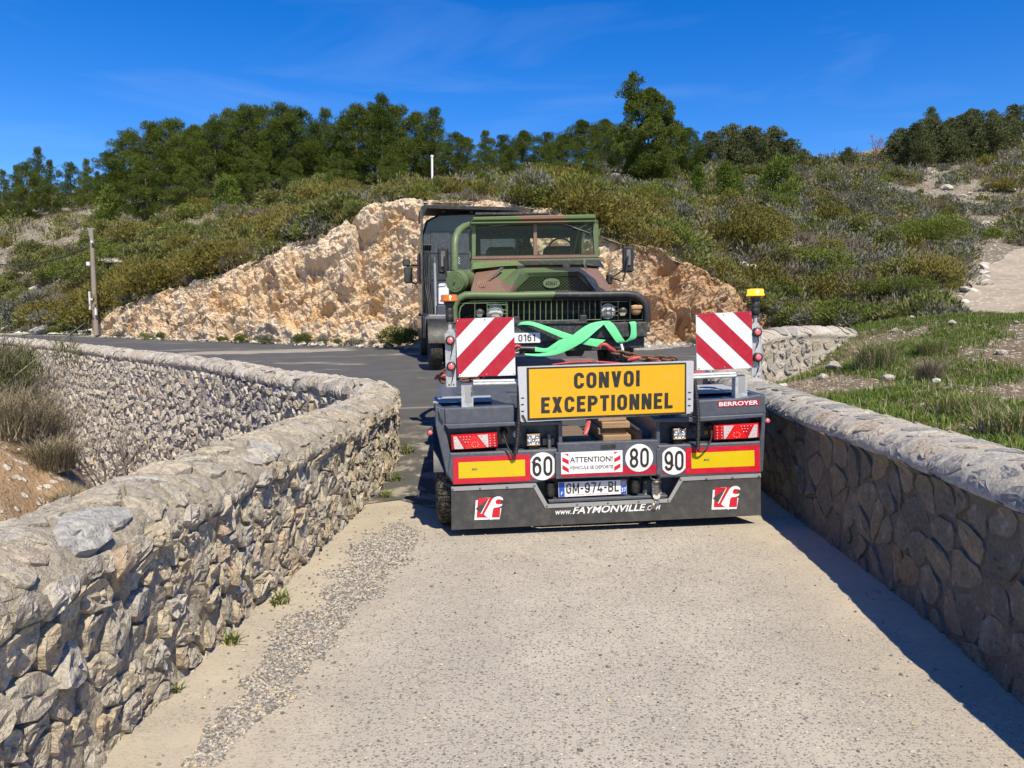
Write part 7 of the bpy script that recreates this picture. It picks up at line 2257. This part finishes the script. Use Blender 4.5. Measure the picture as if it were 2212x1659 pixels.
# ground cover between the bushes: nobody could count it
rng = np.random.default_rng(77)
n = 5200
vx = rng.uniform(-80, 2300, n); d0 = hill_start(vx) + .2
dp = d0 * (80 / d0) ** (rng.random(n) ** 1.3)
keep = np.array([not open_ground(a_, b_, 0, 0) for a_, b_ in zip(vx, dp)])
vx, dp = vx[keep], dp[keep]; n = len(vx)
x = (vx - 1106) / F_PX * dp / math.cos(PITCH); z = zh(x, dp)
for nm, mat, sel, L_, W_ in (('dry_grass', L_STRAW, slice(0, int(n * .35)), .26, .02), ('low_herbs', L_GREY, slice(int(n * .35), int(n * .7)), .14, .06), ('low_scrub', L_KERM, slice(int(n * .7), n), .14, .06)):
    X, Y, Z = x[sel], dp[sel], z[sel]
    m = 26
    P = np.repeat(np.stack([X, Y, Z], 1), m, 0) + rng.normal(size=(len(X) * m, 3)) * np.array([.22, .22, .08])
    D = rng.normal(size=(len(P), 3)) * .45 + np.array([0, 0, 1.0])
    sc = np.repeat(.7 + Y / 80, m)
    V, F = leaf_tris(P, D, L_ * sc * rng.uniform(.6, 1.4, len(P)), W_ * sc, rng)
    tag(put(nm, np_mesh(nm, V, F, mat)), {'dry_grass': 'dry straw grass between the hillside bushes', 'low_herbs': 'low grey herbs between the hillside bushes', 'low_scrub': 'low green scrub between the hillside bushes'}[nm], 'ground cover', None, 'stuff')

# ---- grass and plants on the right bank
def blades(P, L, W, rng, lean=.35, mat=None, name='grass', seg=2):
    n = len(P)
    A = rng.uniform(0, 2 * pi, n); hd = np.stack([np.cos(A), np.sin(A), np.zeros(n)], 1)
    sd = np.stack([-np.sin(A), np.cos(A), np.zeros(n)], 1)
    le = rng.uniform(.1, 1, n)[:, None] * lean
    L = (L * rng.uniform(.5, 1.4, n))[:, None]; W = (W * rng.uniform(.7, 1.3, n))[:, None]
    up = np.array([0, 0, 1.0])
    m = P + up * L * .55 + hd * L * le * .35
    t = P + up * L * .9 + hd * L * le * 1.1
    V = np.stack([P - sd * W * .5, P + sd * W * .5, m - sd * W * .4, m + sd * W * .4, t], 1).reshape(-1, 3)
    b = np.arange(n)[:, None] * 5
    return V, [b + np.array([[0, 1, 3, 2]]), b + np.array([[2, 3, 4]])]
rng = np.random.default_rng(91)
n = 190000
X = rng.uniform(2.9, 11.5, n); Y = rng.uniform(2.5, 15.5, n)
dens = fbm(np.stack([X * .75, Y * .75, np.zeros(n)], 1), 4, 61)
crest = np.clip((Y - 11.0 + (X - 8) * .2) / 1.5, 0, 1) * .28 + np.clip(1 - (X - 2.9) / .9, 0, 1) * .22
keep = (dens + crest > -.12 + rng.random(n) * .25) & (Y < rwall_y(X) - .15)
X, Y = X[keep], Y[keep]; Z = zb(X, Y)
V, F = blades(np.stack([X, Y, Z - .01], 1), .075, .009, rng, 1.1)
tag(put('bank_grass', np_mesh('bank_grass', V, F, L_GRASS)), 'fresh green grass in patches on the stony bank', 'grass', None, 'stuff')
n = 9000
X = rng.uniform(2.9, 11.5, n); Y = rng.uniform(2.5, 15.5, n)
keep = (Y < rwall_y(X) - .15)
X, Y = X[keep], Y[keep]; Z = zb(X, Y)
V, F = blades(np.stack([X, Y, Z - .01], 1), .11, .006, rng, .9)
tag(put('bank_straw', np_mesh('bank_straw', V, F, L_STRAW)), 'thin dry grass stalks on the stony bank', 'grass', None, 'stuff')
def bz(x, y): return float(zb(np.array([x]), np.array([y]))[0])
def tussock(name, p, n, r, h, w, mats, label, lean=.6, seed=1, cat='grass tuft', group=None):
    rng = np.random.default_rng(seed)
    o = thing(name, label, cat, p, (0, 0, 0), group)
    for k, (mat, frac, hs) in enumerate(mats):
        m = int(n * frac); a_ = rng.uniform(0, 2 * pi, m); q_ = r * rng.random(m) ** .6
        P = np.stack([np.cos(a_) * q_, np.sin(a_) * q_, np.zeros(m)], 1)
        V, F = blades(P, h * hs, w, rng, lean)
        put(('green_blades', 'dry_blades', 'stalks')[k], np_mesh('blades', V, F, mat), None, o)
    return o
for vx, vy, dp, r, h, lab in ((1890, 800, 10.6, .26, .42, 'tall brownish green grass tussock at the foot of the bank'), (2010, 770, 10.8, .18, .24, 'short grass tussock among stones in the middle of the bank'), (2185, 965, 5.4, .22, .22, 'thick green grass tussock leaning over the parapet coping'), (2085, 905, 6.5, .25, .18, 'broad green grass tuft behind the parapet')):
    p = at(vx, vy, dp); tussock('grass_tussock', (p.x, p.y, bz(p.x, p.y) - .02), 1100, r, h, .006, [(L_GRASS, .5, 1.0), (L_STRAW, .5, .9)], lab, 1.1, int(vx))
p = at(2005, 850, 9.0)
tussock('dead_plant', (p.x, p.y, bz(p.x, p.y) - .03), 900, .10, .30, .006, [(L_DRY, 1.0, 1.0)], 'dead grey-brown dome of dry stalks on the bank', 1.1, 5, 'dead plant')

# ---- stones
def rock_mesh(seed, mat, sub=2, rough=.35, flat=.7):
    import bmesh
    bm = bmesh.new(); bmesh.ops.create_icosphere(bm, subdivisions=sub, radius=1.0)
    V = np.array([v.co for v in bm.verts]); F = np.array([[v.index for v in f.verts] for f in bm.faces]); bm.free()
    rng = np.random.default_rng(seed)
    for _ in range(9):
        d = rand_dirs(1, rng)[0]; k = rng.uniform(.5, .85)
        over = np.maximum(V @ d - k, 0); V = V - over[:, None] * d
    V = V * (1 + rough * .5 * fbm(V * 1.4 + seed, 3, seed))[:, None] * np.array([1, rng.uniform(.65, 1), flat * rng.uniform(.7, 1.1)])
    return np_mesh('rock', V, F, mat, False, np.full(len(V), rng.random()))
ROCKS = [rock_mesh(100 + i, M_PALE, 2) for i in range(8)]
SLABS = [rock_mesh(120 + i, M_LIME, 4, .9, .6) for i in range(5)]
k_ = 0
for _ in range(2600):
    x, y = rnd.uniform(3.1, 11), rnd.uniform(3, 15)
    if y > rwall_y(x) - .3: continue
    if fbm(np.array([[x * .75, y * .75, 0]]), 4, 61)[0] > .0 or k_ >= 290: continue
    s = .022 + .07 * rnd.random() ** 3.2
    o = put('bank_stone', rnd.choice(ROCKS), None, None, (x, y, bz(x, y) + s * .2), (rnd.uniform(-.4, .4), rnd.uniform(-.4, .4), rnd.uniform(0, 6)))
    o.scale = (s, s, s); k_ += 1
    tag(o, 'pale loose limestone lump lying on the bare earth of the grassy bank', 'stone', 'loose stones on the grassy bank')
for vx, vy, dp, s, lab in ((1800, 795, 11.2, .15, 'large tan rock leaning against the end of the wing wall'), (1776, 822, 10.6, .09, 'pale rock below the wing wall foot'), (1915, 838, 9.4, .10, 'pale tan block in the bare patch of the bank'), (1955, 842, 9.2, .07, 'whitish stone beside the dead plant on the bank'), (2055, 716, 12.9, .10, 'whitish boulder at the top of the grassy bank')):
    p = at(vx, vy, dp)
    o = put('bank_rock', rnd.choice(ROCKS), None, None, (p.x, p.y, bz(p.x, p.y) + s * .3), (.2, .1, rnd.uniform(0, 6))); o.scale = (s, s, s)
    tag(o, lab, 'rock')
# hillside rocks
k_ = 0
for _ in range(4000):
    if k_ >= 260: break
    vx = rnd.uniform(1600, 2300); dp = 24 + 66 * rnd.random() ** 1.3
    if dp < hill_start(vx) + 1: continue
    og = open_ground(vx, dp, 0, 0)
    if og and dp < 43 and vx > 2140: continue
    if not og and rnd.random() < .55: continue
    p = on_hill(vx, dp); s = (.10 + .35 * rnd.random() ** 3) * (.6 + dp / 70)
    o = put('hill_rock', rnd.choice(ROCKS), None, None, p + Vector((0, 0, s * .15)), (rnd.uniform(-.4, .4), rnd.uniform(-.4, .4), rnd.uniform(0, 6))); o.scale = (s, s, s * .8); k_ += 1
    lab = ('larger ' if s > .3 else 'small ') + ('pale limestone rock on the bare stony path of the right-hand hillside' if og else 'pale limestone rock among the bushes of the right-hand hillside')
    tag(o, lab, 'rock', lab)
for vx, vy, dp, sx, sy, sz, rz, lab in ((40, 640, 48, 3.2, 1.2, 1.0, .7, 'long slanting grey limestone ridge low on the left slope'), (85, 585, 51, 2.4, 1.0, 1.0, .7, 'grey limestone outcrop above the slanting ridge on the left slope'), (160, 545, 54, 1.5, 1.0, 1.4, .4, 'upright grey limestone knob behind the utility pole'), (12, 668, 46, 2.2, 1.0, .8, .8, 'low grey limestone slab at the roadside end of the slanting ridge'),
        (310, 545, 47, 2.6, 1.4, .5, .2, 'broad pale limestone slab in the scrub right of the utility pole'), (365, 505, 52, 1.8, 1.0, .5, .1, 'pale limestone ledge above the broad slab in the scrub'), (430, 510, 50, 1.2, .8, .4, 0, 'narrow pale limestone ledge beside its larger neighbour in the scrub'), (100, 690, 41, 1.2, .8, .5, .5, 'low orange-grey rock at the edge of the left road')):
    p = at(vx, vy, dp); z = hz(p.x, p.y)
    o = put('limestone_outcrop', rnd.choice(SLABS), None, None, (p.x, p.y, z + sz * .05), (rnd.uniform(-.2, .2), -.35 if vx < 130 else 0, rz)); o.scale = (sx, sy, sz)
    tag(o, lab, 'rock')
# rubble along the foot of the cutting
k_ = 0
for i in range(220):
    vx = rnd.uniform(220, 1680); dp = float(np.interp(vx, [c[0] for c in CB], [c[1] for c in CB])) - rnd.uniform(.1, 1.3)
    x = (vx - 1106) / F_PX * dp; s = .04 + .13 * rnd.random() ** 3
    o = put('fallen_stone', rnd.choice(ROCKS), None, None, (x, dp, float(zr(x, dp)) + .04 + s * .2), (rnd.uniform(-.4, .4), rnd.uniform(-.4, .4), rnd.uniform(0, 6))); o.scale = (s, s, s)
    tag(o, 'pale stone fallen from the rock cutting onto the verge', 'stone', 'stones fallen from the cutting')

# ---- big bush and dry grass on the clay bank, left
def gz_(x, y): return zg(x, y)
L_BROOM = leaf_material('broom_twigs', (.075, .085, .035), (.20, .20, .085), .15, 0, 1.5)
def broom(vx, vy, dp, r, h, n, lab, sd):
    p = at(vx, vy, dp); rng = np.random.default_rng(sd)
    o = thing('broom_bush', lab, 'bush', (p.x, p.y, gz_(p.x, p.y) - .05))
    for nm, mat, m, L_, W_, hh, rr in (('foliage', L_BROOM, n, .085, .010, 1.0, 1.0), ('dead_twigs', L_DRY, n // 2, .12, .006, .7, 1.05)):
        cs = [np.array([rng.normal() * r * .42 * rr, rng.normal() * r * .42 * rr, h * hh * rng.uniform(.25, .82)]) for _ in range(22)]
        P, D = [], []
        for c_ in cs:
            k = m // 22; d = rand_dirs(k, rng)
            P.append(c_ + d * (r * rng.uniform(.18, .38) * rng.uniform(.2, 1, k)[:, None] ** .5)); D.append(d * .5 + np.array([0, 0, .9]) + rng.normal(size=(k, 3)) * .45)
        P, D = np.concatenate(P), np.concatenate(D); P[:, 2] = np.maximum(P[:, 2], 0)
        V, F = leaf_tris(P, D, L_ * rng.uniform(.6, 1.6, len(P)), W_, rng)
        put(nm, np_mesh(nm, V, F, mat), None, o)
    segs = []
    for _ in range(16):
        t = np.array([rng.normal() * r * .45, rng.normal() * r * .45, h * rng.uniform(.5, .9)])
        segs.append(([(0, 0, 0), tuple(t * .5 + rng.normal(size=3) * .04), tuple(t)], [.014, .010, .004]))
    put('stems', tube_mesh('stems', segs, BARKG), None, o)
broom(10, 965, 9.0, .68, 1.05, 9000, 'tall green broom bush with dead grass at its foot on the clay bank', 1)
broom(70, 990, 9.5, .48, .82, 6000, 'green broom bush beside its taller neighbour on the clay bank', 2)
broom(-70, 960, 8.6, .8, 1.3, 5000, 'twiggy broom bush next to the tall one, farther from the bridge', 3)
for vx, vy, dp, r, h, lab in ((60, 1010, 8.2, .45, .42, 'mat of straw-coloured dead grass in front of the broom bushes'), (110, 1040, 7.6, .22, .3, 'small dry grass tuft on the edge of the clay bank'), (15, 1030, 7.8, .4, .45, 'broad dry grass tuft at the foot of the tall broom bush'), (150, 1062, 7.2, .15, .2, 'tiny dry tuft near the end of the clay bank')):
    p = at(vx, vy, dp)
    tussock('dry_grass_tuft', (p.x, p.y, gz_(p.x, p.y) - .03), 1300, r, h, .006, [(L_STRAW, .6, 1.0), (L_DRY, .4, 1.1)], lab, 1.6, int(vx) + 7)
p = at(540 * .4464, 700 * .4464 + 685.8, 15.5)
bare_tree('dead_sapling', (p.x, p.y, p.z - 1.2), 2.3, .8, 14, BARKG, 'thin leafless sapling in the gully against the retaining wall', 'sapling')
p = at(62, 745, 9.2)
for i in range(90):
    x, y = rnd.uniform(-6.5, -3.4), rnd.uniform(4.5, 10)
    s = .02 + .08 * rnd.random() ** 3
    o = put('bank_stone', rnd.choice(ROCKS), None, None, (x, y, gz_(x, y) + s * .2), (rnd.uniform(-.4, .4), rnd.uniform(-.4, .4), rnd.uniform(0, 6))); o.scale = (s, s, s)
    tag(o, 'stone lying on the orange clay bank in the gully', 'stone', 'stones on the clay bank')

# ---- gravel strip and weeds beside the left parapet
rng = np.random.default_rng(5)
n = 26000
Y = 2.7 + 3.6 * rng.random(n)
cx_ = np.interp(Y, [2.9, 3.6, 4.4, 5.2, 6.2], [-1.13, -1.05, -1.02, -.98, -.95]); hw = np.interp(Y, [2.9, 3.3, 4.2, 5.4, 6.0, 6.2], [.05, .13, .19, .22, .16, .04])
X = cx_ + hw * 1.5 * np.clip(rng.normal(size=n) * .6, -1.4, 1.4)
rag = fbm(np.stack([X * 5, Y * 5, np.zeros(n)], 1), 3, 4)
keep = (np.abs(X - cx_) < hw * (.85 + 1.3 * rag)) | (rng.random(n) < .06)
ex = 900
X = np.concatenate([X[keep], rng.uniform(-1.45, 2.0, ex)]); Y = np.concatenate([Y[keep], 2.0 + 5 * rng.random(ex)])
n = len(X)
OCT = np.array([[1, 0, 0], [-1, 0, 0], [0, 1, 0], [0, -1, 0], [0, 0, 1], [0, 0, -1.0]])
OF = np.array([[0, 2, 4], [2, 1, 4], [1, 3, 4], [3, 0, 4], [2, 0, 5], [1, 2, 5], [3, 1, 5], [0, 3, 5]])
S = (.0045 + .0075 * rng.random(n) ** 2)[:, None, None] * np.stack([rng.uniform(.7, 1.4, n), rng.uniform(.7, 1.4, n), rng.uniform(.45, .9, n)], 1)[:, None, :]
A = rng.uniform(0, 2 * pi, n); ca, sa = np.cos(A), np.sin(A)
O = OCT[None] * S * rng.uniform(.75, 1.2, (n, 6, 1))
O = np.stack([O[..., 0] * ca[:, None] - O[..., 1] * sa[:, None], O[..., 0] * sa[:, None] + O[..., 1] * ca[:, None], O[..., 2]], -1)
O += np.stack([X, Y, zr(X, Y) + .003], 1)[:, None, :]
M_GRAVEL = stone_material('road_chippings', [(0, (.10, .097, .095)), (.35, (.20, .19, .175)), (.6, (.33, .30, .26)), (.88, (.52, .48, .41)), (1, (.50, .38, .20))], .2, .2, 0)
tag(put('loose_chippings', np_mesh('loose_chippings', O.reshape(-1, 3), (np.arange(n)[:, None, None] * 6 + OF[None]).reshape(-1, 3), M_GRAVEL, False, np.repeat(rng.random(n), 6))), 'grey loose road chippings drifted along the left parapet', 'gravel', None, 'stuff')
for x, y, r, h, lab in ((-1.38, 4.45, .07, .10, 'small green weed at the wall foot beside the chippings'), (-1.44, 3.85, .05, .08, 'tuft of grass at the wall foot where the chippings thin out'), (-1.5, 3.3, .035, .05, 'tiny weed in the corner between parapet and concrete'), (-1.22, 7.9, .09, .14, 'grassy weed at the wall foot beside the trailer'), (-1.28, 9.3, .10, .20, 'leafy weed at the rounded end of the parapet'), (-1.2, 7.2, .06, .10, 'small weed where the asphalt begins')):
    tussock('weed', (x, y, float(zr(x, y))), 60, r * .8, h * .75, .010, [(L_GRASS, .7, 1.0), (L_STRAW, .3, .9)], lab, 1.4, int(y * 10), 'weed')

# ================================================================== poles and wires
CONC = paint('weathered_pole_wood', (.255, .215, .175), .9, 0, .15, .2, .5, 2)
pb, ptop = at(207, 714, 36.4), at(197, 493, 36.4)
up_ = thing('utility_pole', 'weathered utility pole with white boxes and a short crossarm at the roadside', 'utility pole', (pb.x, pb.y, pb.z - .2))
Hh = ptop.z - pb.z + .2
mb = MB(); mb.tube([(0, 0, 0), (-.01, 0, Hh * .5), (-.02, 0, Hh)], [.125, .11, .085], 12); mb.build('shaft', CONC, up_)
mb = MB(); mb.box(-.20, .12, -.03, .03, Hh - .05, Hh, .008); mb.box(-.13, -.09, -.03, .03, Hh - .4, Hh - .05, .006); mb.build('crossarm', P_GALV, up_)
for dz, dx, w_, h_ in ((-1.75, -.13, .14, .17), (-3.8, -.13, .05, .85), (-4.05, .14, .07, .4), (-.7, .09, .08, .1), (-3.35, -.02, .12, .07)):
    mb = MB(); mb.box(dx - w_ / 2, dx + w_ / 2, -.24, -.12, Hh + dz, Hh + dz + h_, .01); mb.build('cable_box', P_WHITE2, up_)
def wire(name, a, b, sag, label, r=.012):
    a, b = Vector(a), Vector(b); mb = MB()
    mb.tube([a.lerp(b, t) - Vector((0, 0, sag * 4 * t * (1 - t))) for t in np.linspace(0, 1, 24)], r, 5)
    tag(mb.build(name, P_BLACK), label, 'cable')
wire('overhead_cable', (ptop.x - .2, ptop.y, ptop.z - .9), at(-120, 530, 48), 1.0, 'sagging black cable from the utility pole towards the left', .034)
wire('overhead_cable', (ptop.x, ptop.y, ptop.z - .6), at(520, 455, 62), .8, 'thin black cable climbing from the utility pole over the scrub', .016)
p, t_ = on_hill(937, 52), at(936, 336, 52)
mb = MB(); mb.cyl((0, 0, -.3), (0, 0, t_.z - p.z), .075, 10); mb.cyl((0, 0, t_.z - p.z - .12), (0, 0, t_.z - p.z + .02), .10, 10)
wp = mb.build('white_post', P_WHITE2); wp.location = p; tag(wp, 'slim white post standing in front of the ridge pines', 'post')
p, t_ = on_hill(129, 84), at(129, 352, 84)
mb = MB(); mb.tube([(0, 0, -.3), (0, 0, t_.z - p.z)], [.07, .05], 10)
wp = mb.build('wooden_pole', BARK); wp.location = p; tag(wp, 'plain distant pole standing among the slender pines on the left', 'pole')
wire('overhead_cable', at(129, 356, 84), at(-100, 425, 80), .6, 'distant cable from the pole among the slender pines', .02)
